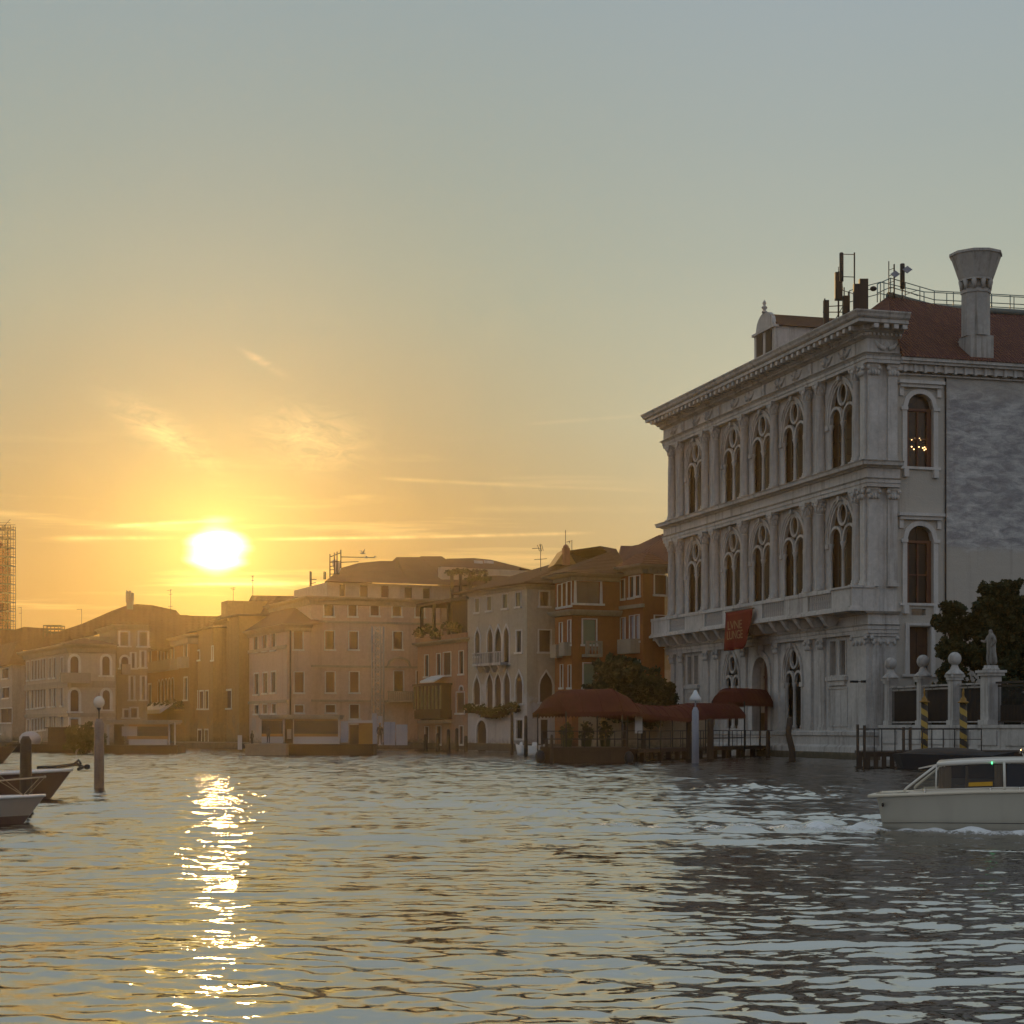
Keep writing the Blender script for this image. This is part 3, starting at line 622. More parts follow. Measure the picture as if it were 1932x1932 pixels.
# pilasters of the corner pier, on the front and round the return
def pilaster(T, u, hw_, z0, z1, d, name='pilaster'):
    k = MB(); h = z1 - z0
    def bx(u0, u1, d1, a, b): 
        p = [T(u0, -.02, a), T(u1, -.02, a), T(u1, d1, a), T(u0, d1, a), T(u0, -.02, b), T(u1, -.02, b), T(u1, d1, b), T(u0, d1, b)]
        k.add(p, [(0, 1, 2, 3), (4, 5, 6, 7), (0, 1, 5, 4), (1, 2, 6, 5), (2, 3, 7, 6), (3, 0, 4, 7)])
    bx(u - hw_ * 1.2, u + hw_ * 1.2, d + .12, z0, z0 + .25); bx(u - hw_ * 1.1, u + hw_ * 1.1, d + .06, z0 + .25, z0 + .45)
    bx(u - hw_, u + hw_, d, z0 + .45, z1 - 1.0)
    o = k.build(name, STONE, pr); k = c = MB()
    bx(u - hw_, u + hw_, d + .02, z1 - .998, z1 - .6); bx(u - hw_ * 1.1, u + hw_ * 1.1, d + .08, z1 - .6, z1 - .2); bx(u - hw_ * 1.28, u + hw_ * 1.28, d + .16, z1 - .2, z1 - .01)
    for q in (-1, -.33, .33, 1): p = T(u + q * hw_ * .95, d + .08, z1 - .62); c.ball(p, .13, .13, .22, 6, 5)
    for q in (-1, 1): p = T(u + q * hw_ * 1.15, d + .14, z1 - .32); c.ball(p, .16, .16, .16, 6, 5)
    k.build('capital', STONE, o); return o
for z0, z1 in ((20.5, 27.35), (11.95, 18.8)):
    pilaster(Tf, -.42, .34, z0, z1, .42); pilaster(Ts, .12, .36, z0, z1, .18); pilaster(Ts, 1.62, .36, z0, z1, .18)
for t in [38.2, 36.0, 30.1, 27.7, 21.9, 15.5, 9.6, 7.4]: pilaster(Tf, -t, .36, 1.95, 8.7, .2)
pilaster(Tf, -1.0, .93, 1.95, 8.7, .3); pilaster(Ts, .95, .85, 1.95, 8.7, .12)
# bands: plinth, entablatures, great cornice
PAL.band('footing', LP, 2.0, [(0, -1.0), (1.5, -1.0), (1.5, .42), (0, .424)], wall_worn('wet_footing_stone', (.27, .23, .165), (-3, -2), (.2, .18, .13)))
PAL.band('plinth', LP, 2.0, [(.0, .43), (.9, .43), (.85, .8), (.62, .95), (.6, 1.55), (.72, 1.62), (.72, 1.86), (.5, 1.95), (.0, 1.95)], STONE)
PAL.band('entablature', LP, 2.0, [(0, 8.7), (.34, 8.7), (.34, 8.95), (.40, 8.97), (.40, 9.2), (.52, 9.32), (.36, 9.36), (.36, 10.0), (.6, 10.05), (.75, 10.2), (0, 10.2)], STONE)
PAL.band('entablature', LP, 2.0, [(0, 18.8), (.52, 18.8), (.52, 19.05), (.58, 19.07), (.58, 19.3), (.70, 19.4), (.5, 19.43), (.5, 20.08), (.66, 20.1), (.72, 20.2), (1.02, 20.24), (1.06, 20.44), (1.15, 20.55), (0, 20.55)], STONE)
PAL.band('entablature', LP, 2.0, [(0, 27.35), (.52, 27.35), (.52, 27.58), (.58, 27.6), (.58, 27.82), (.64, 27.84), (.66, 27.9), (.82, 28.0), (.5, 28.03), (.5, 29.03), (0, 29.03)], STONE)
cor = PAL.band('cornice', LP, 2.0, [(0, 29.03), (.62, 29.03), (.7, 29.12), (.78, 29.14), (.78, 29.34), (.95, 29.36), (1.0, 29.46), (1.06, 29.48), (1.06, 29.80), (1.78, 29.83), (1.78, 30.08), (1.86, 30.1), (1.96, 30.2), (2.02, 30.36), (2.12, 30.5), (2.12, 30.58), (0, 30.7)], STONE)
dn = MB(); x = -LP
while x < .7: dn.box(x, x + .17, -.95, -.74, 29.16, 29.33); x += .33
y = -.6
while y < 1.9: dn.box(.74, .95, y, y + .17, 29.16, 29.33); y += .33
dn.build('dentils', STONE, cor)
mo = MB(); mo.box(-.18, .18, -.72, 0, 0, .29); mo.ball((0, -.6, .02), .14, .1, .08, 6, 4); m0 = mo.build('modillion', STONE, cor); m0.location = (-LP - .42, -1.0, 29.5)
x = -LP + .53
while x < 1.0: o = copy_tree(m0, cor); o.location = (x, -1.0, 29.5); x += .95
for y in (-.4, .35, 1.1, 1.75): o = copy_tree(m0, cor); o.location = (1.0, y, 29.5); o.rotation_euler = (0, 0, R(90))
# shields and eagles carved on the frieze
for i, t in enumerate([37.1, 34.6, 31.6, 28.9, 26.3, 23.1, 20.1, 17.1, 14.2, 11.1, 8.5, 5.9, 3.0]):
    fr = MB()
    if i % 3 != 1:
        fr.ball((-t, -.5, 28.52), .30, .13, .40, 10, 6)
        for q in (-1, 1): fr.tube([(-t + q * .25, -.52, 28.35), (-t + q * .6, -.54, 28.5), (-t + q * .95, -.52, 28.8)], [.16, .13, .05], 6)
        fr.tube([(-t, -.6, 28.3), (-t, -.6, 28.92)], [.1, .15], 6)
    else: fr.box(-t - .28, -t + .28, -.68, -.48, 28.1, 28.95); fr.ball((-t, -.6, 28.5), .2, .2, .3, 8, 6)
    fr.build('frieze_carving', STONE, pr)
fr = MB(); fr.ball((.5, .95, 28.6), .12, .26, .28, 10, 6)
for q in (-1, 1): fr.tube([(.54, .95 + q * .15, 28.3), (.56, .95 + q * .55, 28.45), (.54, .95 + q * .92, 28.9)], [.2, .16, .05], 6)
fr.build('frieze_carving', STONE, pr)
# balcony of the piano nobile
bal = MB(); bal.box(-LP - .7, .75, -1.95, .0, 10.2, 10.42); bal.box(-LP - .6, .68, -1.8, .0, 10.42, 10.55)
bal.box(-LP - .62, -2.6, -1.78, -1.42, 11.66, 11.92)
bal.box(-2.6, .62, -1.70, .0, 10.55, 11.8); bal.box(-2.66, .72, -1.82, .0, 11.8, 11.94)
for a, b in ((LP + .6, 34.9), (31.2, 26.6), (22.7, 20.6), (16.7, 14.7), (10.6, 6.5)): bal.box(-a, -b, -1.72, -1.48, 10.55, 11.66)
for t in COLT[:-1]: bal.box(-t - .55, -t + .55, -.8, .02, 10.55, 11.95)
bo = bal.build('balcony', STONE, pr)
bb = MB(); bb.lathe((0, 0, 0), [(.12, 0), (.12, .1), (.075, .16), (.135, .42), (.075, .8), (.11, .95), (.12, 1.1)], 8)
b0 = bb.build('baluster', STONE, bo)
bx = []
for t0, t1 in ((34.7, 31.4), (26.4, 22.9), (20.4, 16.9), (14.5, 10.8), (6.3, 2.75)):
    n = 10; bx += [t0 + (t1 - t0) * (i + .5) / n for i in range(n)]
for i, t in enumerate(bx):
    o = b0 if i == 0 else copy_tree(b0, bo); o.location = (-t, -1.6, 10.56)
br = MB(); br.taper((0, -.95), -.75, 0, .22, .3, .3, .85); br.box(-.32, .32, -1.75, -.1, -.12, 0); br.ball((0, -1.35, -.28), .26, .3, .22, 8, 6)
br0 = br.build('bracket', STONE, bo)
for i, t in enumerate([38.6, 36.4, 34.0, 31.6, 29.2, 26.8, 24.4, 22.0, 19.9, 17.6, 15.4, 13.2, 11.0, 8.8, 6.6, 4.4]):
    o = br0 if i == 0 else copy_tree(br0, bo); o.location = (-t, 0, 10.19)
# plastered side wall with its three windows
sh = [(2.75, 4.8, 20.35, 25.45), (2.75, 4.8, 10.85, 16.25), (2.95, 4.6, 5.9, 9.2), (3.15, 4.25, 10.0, 10.45)]
sw = MB(); holed(sw, Ts, 2.0, 44, -1.5, 27.8, sh, .5); sw.build('side_wall', PLASTER_SIDE, pr, fix=False)
for (a, b, c, d), pm, kind in zip(sh[:3], (glass('parlour_glass', (.03, .024, .02), .2), DARKGLASS, SHUT_BR), ('round', 'round', 'rect')):
    wn = window(pr, Ts, (a + b) / 2, (b - a) / 2, c, d, kind, pm, FRAME_W, STONE, fw=.34, deep=.45, sill=True, proud=.14)
    if kind == 'round':
        hd = MB(); u = (a + b) / 2
        hd.sweep([(u - 1.75, d + .75), (u + 1.75, d + .75)], .22, -.02, .45, Ts); hd.sweep([(u - 1.6, d + .52), (u + 1.6, d + .52)], .24, -.02, .3, Ts)
        for q in (-1, 1): hd.sweep([(u + q * 1.45, d - .2), (u + q * 1.45, d + .4)], .3, -.01, .16, Ts); hd.sweep([(u + q * 1.15, c - .75), (u + q * 1.15, c - .17)], .36, -.02, .32, Ts)
        for q in (-1, 1): hd.sweep([(u + q * 1.24, d - 1.18), (u + q * 1.24, d - .95)], .5, -.02, .22, Ts)
        hd.build('hood', FRAME_W, wn)
        jm = MB(); fm = FRAME_B
        for q in (-1, 1): jm.sweep([(u + q * .86, c), (u + q * .86, d - 1.0)], .34, -.40, -.25, Ts)
        jm.sweep([(u - 1.0, d - 1.1), (u + 1.0, d - 1.1)], .18, -.41, -.22, Ts); jm.sweep([(u, c), (u, d - 1.1)], .12, -.40, -.3, Ts); jm.sweep([(u - .7, c + 2), (u + .7, c + 2)], .09, -.405, -.3, Ts)
        jm.build('casement', FRAME_B, wn)
        if c > 15:                                            # the lit chandelier behind the upper window
            ch = MB()
            for yy, zz in ((-.42, 1.95), (-.18, 2.02), (.18, 2.05), (.27, 1.98), (-.42, 1.45), (-.25, 1.28), (.14, 1.46), (.44, 1.40), (.58, 1.45), (.56, 1.26), (.69, 1.33)): ch.ball((-.36, u + yy, c + zz), .03, .045, .045, 8, 6)
            ch.build('chandelier_bulbs', lampmat('warm_bulbs', (1, .62, .25), 5.0), wn)
            cb = MB(); cb.tube([(-.40, u + .05, c + 2.6), (-.40, u + .05, c + 1.2)], .02); cb.tube([(-.40, u - .45, c + 1.85), (-.40, u + .05, c + 1.6), (-.40, u + .6, c + 1.85)], .018); cb.build('chandelier_arms', IRON, wn)
pc = MB(); pc.box(-.02, .42, 2.0, 44, 26.95, 27.40); pc.box(-.02, .2, 2.0, 44, 26.70, 26.80); pc.box(-.02, .85, 2.0, 44, 27.58, 27.80); pc.box(-.02, .7, 2.0, 44, 27.40, 27.59); e_ = pc.build('eaves', STONE, pr)
eb = MB(); eb.box(-.02, .55, -.1, .1, 0, .55); eb.ball((.36, 0, .1), .2, .13, .14, 6, 4); e0 = eb.build('eaves_bracket', STONE, e_); e0.location = (0, 2.4, 26.85); y = 2.4 + .78
while y < 32: o = copy_tree(e0, e_); o.location = (0, y, 26.85); y += .78
vp = MB(); vp.tube([(.08, 5.75, 26.9), (.08, 5.75, 2.5)], .06); vp.build('downpipe', IRON, pr)
# roof
rf = MB()
Vr = [(.95, 2.0, 27.82), (.95, 44, 27.82), (-10, 44, 34.3), (-10, 10.5, 34.0), (-9, 6.0, 34.5), (.3, 1.4, 30.6), (-LP, 1.4, 30.6), (-29, 6.5, 32.4), (-LP, 14, 30.6), (-LP, 44, 30.0), (-18, 44, 34.0), (-18, 13, 33.5)]
rf.add(Vr, [(0, 1, 2, 3, 4), (0, 4, 5), (5, 4, 7, 6), (6, 7, 8), (7, 4, 3, 11, 8), (3, 2, 10, 11), (8, 11, 10, 9)])
rf.add([(.95, 2.0, 27.82), (.95, 44, 27.82), (.0, 44, 27.8), (.0, 2.0, 27.8), (.0, 2.0, 30.5), (.3, 1.4, 30.6)], [(0, 1, 2, 3), (0, 3, 4, 5)])
roof = rf.build('roof', ROOF_RED, pr, fix=False)
rg = MB(); rg.tube([(-9, 6.0, 34.55), (-10, 10.5, 34.1), (-10, 44, 34.4)], .28, 8); rg.build('ridge_capping', RUSTW, roof)
# dormer with a rounded gable
xa, _ = PAL.f(1423, 700, -2.6); xb, _ = PAL.f(1462, 700, -2.6)
dmr = MB(); ym = 2.6; zb = 29.9
Yd = PAL.world(xa, ym, 0).y; ztop = EYE + (HOR - 634) / FOC * Yd; zgb = EYE + (HOR - 600) / FOC * Yd
dmr.box(xa, xb, ym, ym + 9, zb, ztop)
ap = arch_pts((xa + xb) / 2, (xb - xa) / 2 * .86, ztop, zgb, 'round', 12)
dmr.add([(u, ym - .02, z) for u, z in ap] + [(u, ym + .3, z) for u, z in ap], [tuple(range(13)), tuple(range(13, 26))] + [(i, i + 1, i + 14, i + 13) for i in range(12)])
dmr.box(xa - .15, xb + .15, ym - .18, ym + .3, ztop - .12, ztop + .08)
do = dmr.build('dormer', STONE, roof); do['label'] = 'white dormer with a rounded gable'
d2 = MB(); xm = (xa + xb) / 2
d2.add([(xa - .2, ym + .25, ztop), (xb + .25, ym + .25, ztop), (xb + .25, ym + 9, ztop), (xa - .2, ym + 9, ztop), (xm, ym + .25, zgb - .1), (xm, ym + 9, zgb - .1)], [(0, 1, 4), (2, 3, 5), (1, 2, 5, 4), (3, 0, 4, 5), (0, 1, 2, 3)]); d2.build('dormer_roof', ROOF_BR, roof)
for q in (.28, .72):
    cxw = xa + (xb - xa) * q
    k = MB(); k.box(cxw - .62, cxw + .62, ym - .05, ym, ztop - 1.95, ztop - .18); k.build('dormer_window', mat('dark_opening', (.012, .011, .01), .7, .2), roof)
k = MB(); k.lathe((xm, ym, zgb - .05), [(.22, 0), (.22, .15), (.1, .22), (.24, .4), (.24, .5), (.08, .62), (.17, .78), (.12, .92), (.02, 1.08)], 10); k.build('finial', STONE, roof)
# flared chimney
cy_, cx_ = 8.35, -.35
k = MB(); zk = -.25; k.box(cx_ - .85, cx_ + .8, cy_ - .85, cy_ + .95, 27.7, 29.75); k.box(cx_ - 2.6, cx_ - .8, cy_ - .6, cy_ + .7, 28.6, 29.7)
k.lathe((cx_, cy_, 29.75), [(1.0, 0), (.99, 3.0), (1.06, 3.02), (1.06, 3.28), (.95, 3.3)], 8, False, R(22.5))
for i in range(10):
    a = 2 * math.pi * i / 10; k.lathe((cx_ + math.cos(a) * 1.0, cy_ + math.sin(a) * 1.0, 33.0), [(.1, 0), (.14, .3), (.22, .65)], 6)
k.lathe((cx_, cy_, 33.05), [(.85, 0), (.85, .62)], 10)
k.lathe((cx_, cy_, 33.65), [(1.2, 0), (1.2, .14), (1.22, .15), (1.78, 1.75), (1.86, 1.77), (1.86, 1.95), (.6, 2.28)], 10, False)
ck = k.build('chimney', STONE_D, roof)
# the awning stub, lights
# ------------------------------------------------------------------ things on the palace roof and walls
def railing(name, pts, h, label, cat, m, step=1.9, rails=(.5, 1.0), r=.03, group=None):
    root = empty(name, pts[0], 0, label, cat, group); p0 = Vector(pts[0]); P = [Vector(p) - p0 for p in pts]
    k = MB()
    for q in rails: k.tube([p + Vector((0, 0, h * q)) for p in P], r)
    k.build('rail', m, root)
    for a, b in zip(P[:-1], P[1:]):
        n = max(1, round((b - a).length / step))
        for i in range(n + (1 if b is P[-1] else 0)):
            p = a.lerp(b, i / n); q = MB(); q.tube([p, p + Vector((0, 0, h))], r * 1.1); q.build('post', m, root)
    return root
PW = PAL.world
railing('roof_railing', [PW(-7.6, 4.4, 33.6), PW(-9, 6.2, 34.5), PW(-10.2, 10.5, 34.1), PW(-10.2, 30, 34.4)], 1.35, 'thin teal safety railing along the near ridge of the palace roof', 'railing', TEAL, 1.6, (.5, 1.0), .035)
railing('roof_railing', [PW(-12.6, 4.6, 33.9), PW(-11.4, 6.6, 34.4), PW(-11.8, 10.5, 34.0), PW(-11.8, 30, 34.3)], 1.75, 'thin teal safety railing on the far side of the palace ridge, the taller of two', 'railing', TEAL, 1.9, (.5, 1.0), .035)
def spec_a():
    k = MB(); k.tube([(0, 0, -2), (0, 0, 5.5)], .06); k.tube([(0, 0, 5.3), (-.9, -.1, 5.3)], .04); k.tube([(0, 0, 3.0), (-.9, -.1, 3.0)], .04); k.tube([(-.95, -.1, 2.4), (-.9, -.1, 1.6), (-.1, 0, 1.3)], .035)
    p = MB(); p.lathe((-1.0, -.12, 2.5), [(.14, 0), (.16, .05), (.16, 2.85), (.12, 2.95)], 8)
    return (('mast', k, IRON), ('antenna_panel', p, IRON))
def spec_b():
    k = MB(); k.tube([(0, 0, -2), (0, 0, 3.6)], .07); k.tube([(.45, .1, -2), (.45, .1, 2.0)], .05); k.tube([(0, 0, 3.2), (.0, 0, 4.1)], .03); k.tube([(-.7, 0, 0), (.7, 0, .1)], .05); k.tube([(-1.0, .3, -2), (-1.0, .3, .9)], .06); k.tube([(-1.2, 0, -.6), (1.1, 0, -.6)], .05); k.tube([(.8, .2, -2), (.8, .2, 1.6)], .05); k.tube([(-.5, .2, -2), (.6, .2, .6)], .035)
    p = MB(); p.box(-.28, .28, -.2, .12, .6, 3.5); q = MB(); q.box(-1.15, -.75, -.2, .2, -2.1, .6); q.box(.3, .8, -.4, .1, -1.2, 1.0)
    return (('mast', k, IRON), ('antenna_panel', p, IRON), ('equipment_box', q, IRON))
def spec_c():
    k = MB(); k.tube([(0, 0, -1), (0, 0, 1.8)], .06); k.tube([(0, 0, 1.0), (.7, 0, 1.1)], .04)
    p = MB(); p.box(-.32, .32, -.25, .25, -1.2, 2.1); p.box(-.75, -.32, -.2, .2, -1.0, 1.6); d = MB(); d.ball((.75, 0, 1.15), .26, .2, .26)
    return (('mast', k, IRON), ('antenna_panel', p, IRON), ('dish', d, IRON))
def spec_d():
    k = MB(); k.tube([(-.4, 0, -1), (-.4, 0, 3.7)], .04); k.tube([(0, 0, -1), (0, 0, 3.4)], .06)
    for z in (.4, .9, 1.5, 2.2, 2.8): k.tube([(-.4, 0, z), (0, 0, z + .2)], .03)
    p = MB(); p.lathe((.62, 0, .9), [(.14, 0), (.18, .05), (.18, 2.5), (.15, 2.55)], 8); d = MB()
    for (cx, cz, r) in ((.05, 2.35, .36), (.95, 2.8, .38)): d.add([(cx - r, -.2, cz), (cx, -.2, cz - r), (cx + r, -.2, cz), (cx, -.2, cz + r), (cx - r, -.1, cz), (cx, -.1, cz - r), (cx + r, -.1, cz), (cx, -.1, cz + r)], [(0, 1, 2, 3), (4, 5, 6, 7), (0, 1, 5, 4), (1, 2, 6, 5), (2, 3, 7, 6), (3, 0, 4, 7)])
    b = MB(); b.tube([(.6, 0, .9), (.6, 0, -1)], .05); b.tube([(.6, 0, .2), (1.8, 0, .8)], .03); b.tube([(.6, 0, .8), (1.8, 0, .2)], .03)
    return (('mast', k, IRON), ('antenna_panel', p, IRON), ('dish', d, GREYP), ('brace', b, IRON))
def roof_thing(px, py, yl, spec, label):
    """stands at depth yl behind the facade; its foot at (px, py)"""
    x, z = PAL.f(px, py, -yl); p = PW(x, yl, z); o = empty('antenna_mast', p, 0, label, 'antenna', 'antennas on the palace roof')
    for nm, mb, m in spec(): mb.build(nm, m, o)
    o.scale = (1, 1, .74)
roof_thing(1612, 578, 4.2, spec_a, 'tall thin antenna mast with one slim dark panel held out beside it')
roof_thing(1582, 578, 3.8, spec_b, 'thick brown box antenna with equipment boxes above the palace cornice')
roof_thing(1629, 566, 4.6, spec_c, 'short stout brown antenna with a small round dish, beside the tall thin mast')
roof_thing(1687, 562, 6.3, spec_d, 'lattice antenna mast with two diamond plates on the roof ridge')
# banner over the balcony
bx0, bz0 = PAL.f(1372, 1160, 2.0); bx1, bz1 = PAL.f(1423, 1152, 2.0)
ban = empty('hanging_banner', PW((bx0 + bx1) / 2, -2.02, 11.35), PAL.root.rotation_euler[2], 'red cloth banner with faded gold lettering hanging over the palace balcony', 'banner')
k = MB(); n = 14; hwb = (bx1 - bx0) / 2; vs = []
drop = 3.05
for j in range(11):
    v = j / 10
    for i in range(n + 1):
        u = i / n; cut = 1.0 if u < .72 else 1 - .42 * ((u - .72) / .28)
        vs.append((-hwb + 2 * hwb * u - .25 * v * max(0, u - .6), -.1 - .16 * math.sin(u * 11 + v * 2) * v - .3 * v * u, -drop * v * cut))
k.add(vs, [(j * (n + 1) + i, j * (n + 1) + i + 1, (j + 1) * (n + 1) + i + 1, (j + 1) * (n + 1) + i) for j in range(10) for i in range(n)], True)
o = k.build('cloth', BANNER, ban); sm_ = o.modifiers.new('s', 'SOLIDIFY'); sm_.thickness = .02
k = MB(); k.tube([(-hwb - .15, -.06, .03), (hwb + .15, -.06, .03)], .06); k.build('pole', WOOD_D, ban)
for txt, zz in (('LVNE', -1.42), ('LUNGE', -2.2)):
    cu_ = bpy.data.curves.new('lettering', 'FONT'); cu_.body = txt; cu_.size = .95; cu_.align_x = 'CENTER'; cu_.extrude = .004; cu_.space_character = .9
    to = bpy.data.objects.new('lettering', cu_); COL.objects.link(to); to.parent = ban; to.location = (-.12, -.42, zz); to.rotation_euler = (R(90), 0, 0)
    to.scale = (2 * hwb * .62 / (.62 * .95 * len(txt)), 1, 1); cu_.materials.append(GOLD)
    bpy.context.view_layer.update(); me_ = bpy.data.meshes.new_from_object(to.evaluated_get(bpy.context.evaluated_depsgraph_get())); tm = bpy.data.objects.new('lettering', me_); COL.objects.link(tm); tm.parent = ban; tm.location = to.location; tm.rotation_euler = to.rotation_euler; tm.scale = to.scale; bpy.data.objects.remove(to)
# security camera pair on the corner
p = PAL.world(-.3, -.62, 0); o = empty('security_camera', (p.x, p.y, 5.35), PAL.root.rotation_euler[2], 'pair of small black cameras bracketed to the palace corner', 'camera')
k = MB(); k.tube([(0, .35, 0), (0, -.2, 0)], .03); k.box(-.1, .1, -.75, -.2, -.08, .08); k.build('camera_body', IRON, o); k = MB(); k.box(.3, .75, -.12, .06, -.08, .08); k.tube([(0, 0, 0), (.35, 0, 0)], .03); k.build('camera_body', IRON, o)
# ------------------------------------------------------------------ the other houses (measured off enlargements of the photograph: each lambda turns an enlargement's pixels into photograph pixels)
def zc(x, y): return 769.8 + .25502 * x, 985.4 + .25502 * y
def zb(x, y): return 431.1 + .22315 * x, 1016.2 + .22315 * y
def za(x, y): return .2391 * x, 985.4 + .2391 * y
def ze(x, y): return 1034.7 + .15942 * x, 1010 + .15942 * y
def zf(x, y): return 172.4 + .15302 * x, 1139.4 + .15302 * y
def zg(x, y): return 615.9 + .20402 * x, 1010 + .20402 * y
def wins(B, plane, Z, k, rows, **kw):
    for (x, t, b, wd, *kind) in rows:
        px, pt = Z(x, t); _, pb = Z(x, b); B.win(plane, px, pt, pb, wd * k, kind[0] if kind else 'rect', **kw)
P_BEIGE = wall_worn('beige_plaster', (.36, .31, .235), (2.5, 8.5), (.42, .39, .36), .2, .50, .55)
P_TERRA = wall_worn('terracotta_plaster', (.34, .185, .115), (1.5, 6), (.30, .2, .14), .25, .5, .56)
P_PINK = wall_worn('pale_pink_plaster', (.42, .30, .225), (0, 4), (.36, .30, .25), .2, .5, .6)
P_ORANGE = wall_worn('orange_plaster', (.24, .088, .030), (1, 7), (.22, .10, .05), .22, .5, .62)
P_OCHRE = wall_worn('ochre_plaster', (.27, .165, .07), (1, 6), (.22, .15, .08), .22, .5, .6)
P_DULL = wall_worn('olive_grey_plaster', (.27, .205, .12), (1, 6), (.3, .25, .18), .22, .5, .6)
P_WHITE = wall_worn('off_white_plaster', (.37, .305, .235), (0, 4), (.27, .23, .18), .2, .5, .6)
P_BRICK = wall_worn('old_brick', (.30, .14, .085), (4, 12), (.26, .11, .07), .3, .45, .6, True)
# --- beige house with Gothic windows
B = Building('gothic_house', 'tall beige plastered house with pointed windows and flower boxes', 994.2, 168, -880)
k = .25502
wins(B, 'f', zc, k, [(512, 565, 665, 32), (602, 550, 652, 36), (720, 533, 635, 38), (817, 520, 622, 36)], pane=SHUT_OL, fw=.1, mull=False)
wins(B, 'f', zc, k, [(515, 785, 990, 34, 'ogee'), (608, 770, 1045, 40, 'ogee'), (667, 765, 1050, 48, 'ogee'), (728, 760, 1045, 40, 'ogee'), (822, 805, 960, 34)], fw=.2, mull=False)
wins(B, 'f', zc, k, [(510, 1130, 1350, 50, 'ogee'), (605, 1110, 1375, 48, 'ogee'), (667, 1108, 1385, 46, 'ogee'), (732, 1098, 1375, 48, 'ogee'), (822, 1100, 1340, 52, 'ogee')], fw=.2, pane=SHUT_BR, mull=False)
wins(B, 'f', zc, k, [(545, 1465, 1712, 72, 'round')], fw=.28, pane=WOOD_D, mull=False, sill=False, name='door'); wins(B, 'f', zc, k, [(825, 1465, 1600, 48)], fw=.3)
wins(B, 's', zc, k, [(1008, 515, 620, 64), (1012, 800, 958, 84)], fw=.16, pane=SHUT_BR); wins(B, 's', zc, k, [(1022, 1100, 1330, 96, 'ogee')], fw=.15, pane=SHUT_BR, mull=False); wins(B, 's', zc, k, [(1008, 1460, 1690, 55)], fw=.15, pane=WOOD_D, mull=False, name='door')
L = -B.fu(882); zt = B.f(994, 1101)[1]
B.finish(L, 20, zt, P_BEIGE); B.band('cornice', L, 20, [(0, zt - .5), (.12, zt - .48), (.2, zt - .25), (.5, zt - .1), (.55, zt + .05), (0, zt + .1)], TRIM)
B.hip(L, 20, zt + .11, 3.6, .55, ROOF_BR, 5.5)
x0, z0 = B.f(*zc(540, 1050)); x1, _ = B.f(*zc(750, 1050)); mb = MB(); mb.box(x0, x1, -1.0, -.02, z0 - .25, z0); mb.sweep([(x0, z0 + 1.0), (x1, z0 + 1.0)], .1, .9, 1.0, Tf)
for i in range(17): u = x0 + (x1 - x0) * (i + .5) / 17; mb.box(u - .05, u + .05, -.97, -.9, z0, z0 + .96)
for i in range(4): u = x0 + (x1 - x0) * (i + .5) / 4; mb.taper((u, -.5), z0 - .9, z0 - .252, .12, .12, .15, .45)
mb.build('balcony', STONE_D, B.root)
LEAF = mat('dark_leaves', (.030, .038, .014), .7, .6, 3, spec=.2); LEAF2 = mat('olive_leaves', (.055, .058, .018), .7, .6, 3, spec=.2)
def leafblob(mb, c, r, n, s=.18, rz=None):
    for _ in range(n):
        v = Vector((random.gauss(0, 1), random.gauss(0, 1), random.gauss(0, 1))).normalized() * (random.random() ** .45)
        p = Vector(c) + Vector((v.x * r[0], v.y * r[1], v.z * r[2])); q = Matrix.Rotation(random.uniform(0, 6.28), 3, Vector((random.random() - .5, random.random() - .5, random.random() - .5)).normalized()); z = s * random.uniform(.6, 1.4)
        mb.add([p + q @ Vector(a) for a in ((-z, -z * .5, 0), (z, -z * .5, 0), (z * .6, z * .6, z * .2), (-z * .6, z * .6, -z * .1))], [(0, 1, 2, 3)])
def planter(B, label, pts):
    c, cz = B.f(*pts[len(pts) // 2]); root = empty('flower_boxes', B.world(c, -.5, cz), 0, label, 'plants')
    o = B.world(c, -.5, cz)
    lf, bx = MB(), MB()
    for (a, b) in pts:
        u, z = B.f(a, b); p = B.world(u, -.55, z) - o; leafblob(lf, p, (.7, .6, .55), 90, .16); q = Vector(p); bx.box(q.x - .5, q.x + .5, q.y - .2, q.y + .2, q.z - .5, q.z - .2)
    lf.build('foliage', LEAF2, root, fix=False); bx.build('box', WOOD_D, root)
planter(B, 'row of leafy flower boxes under the lower Gothic windows of the beige house', [zc(x, y) for x, y in ((495, 1375), (575, 1380), (610, 1405), (645, 1410), (680, 1405), (715, 1400), (745, 1385), (825, 1365))])
BEIGE = B
# --- terracotta house with a roof terrace
B = Building('terracotta_house', 'narrow terracotta house with a wooden bay window and a roof terrace', 881, 178.6, -586)
wins(B, 'f', zc, k, [(138, 985, 1140, 26), (227, 975, 1130, 26), (395, 955, 1120, 30)], fw=.14); wins(B, 'f', zc, k, [(290, 965, 1130, 54)], pane=SHUT_BR, mull=False)
wins(B, 'f', zc, k, [(388, 1260, 1410, 58)], pane=SHUT_BR, mull=False); wins(B, 'f', zc, k, [(395, 1215, 1245, 26, 'round')], fw=.16, mull=False, sill=False, head=None)
wins(B, 'f', zc, k, [(140, 1515, 1640, 25), (228, 1510, 1640, 32), (395, 1510, 1640, 26)], pane=WOOD_D, mull=False, fw=.12)
L = -B.fu(788); zt = B.f(881, 1204)[1]
B.finish(L, 14, zt, P_TERRA); B.band('cornice', L, 14, [(0, zt - .35), (.2, zt - .2), (.45, zt - .1), (.5, zt + .06), (0, zt + .12)], TRIM)
mb = MB(); zp = B.f(*zc(420, 795))[1]; mb.box(-L - .1, .1, -.2, .05, zt + .1, zp - .3); mb.box(-L - .1, -L + .2, .05, 9, zt + .1, zp - .3); mb.build('terrace_parapet', P_TERRA, B.root)
mb = MB(); zr = zp + 3.0
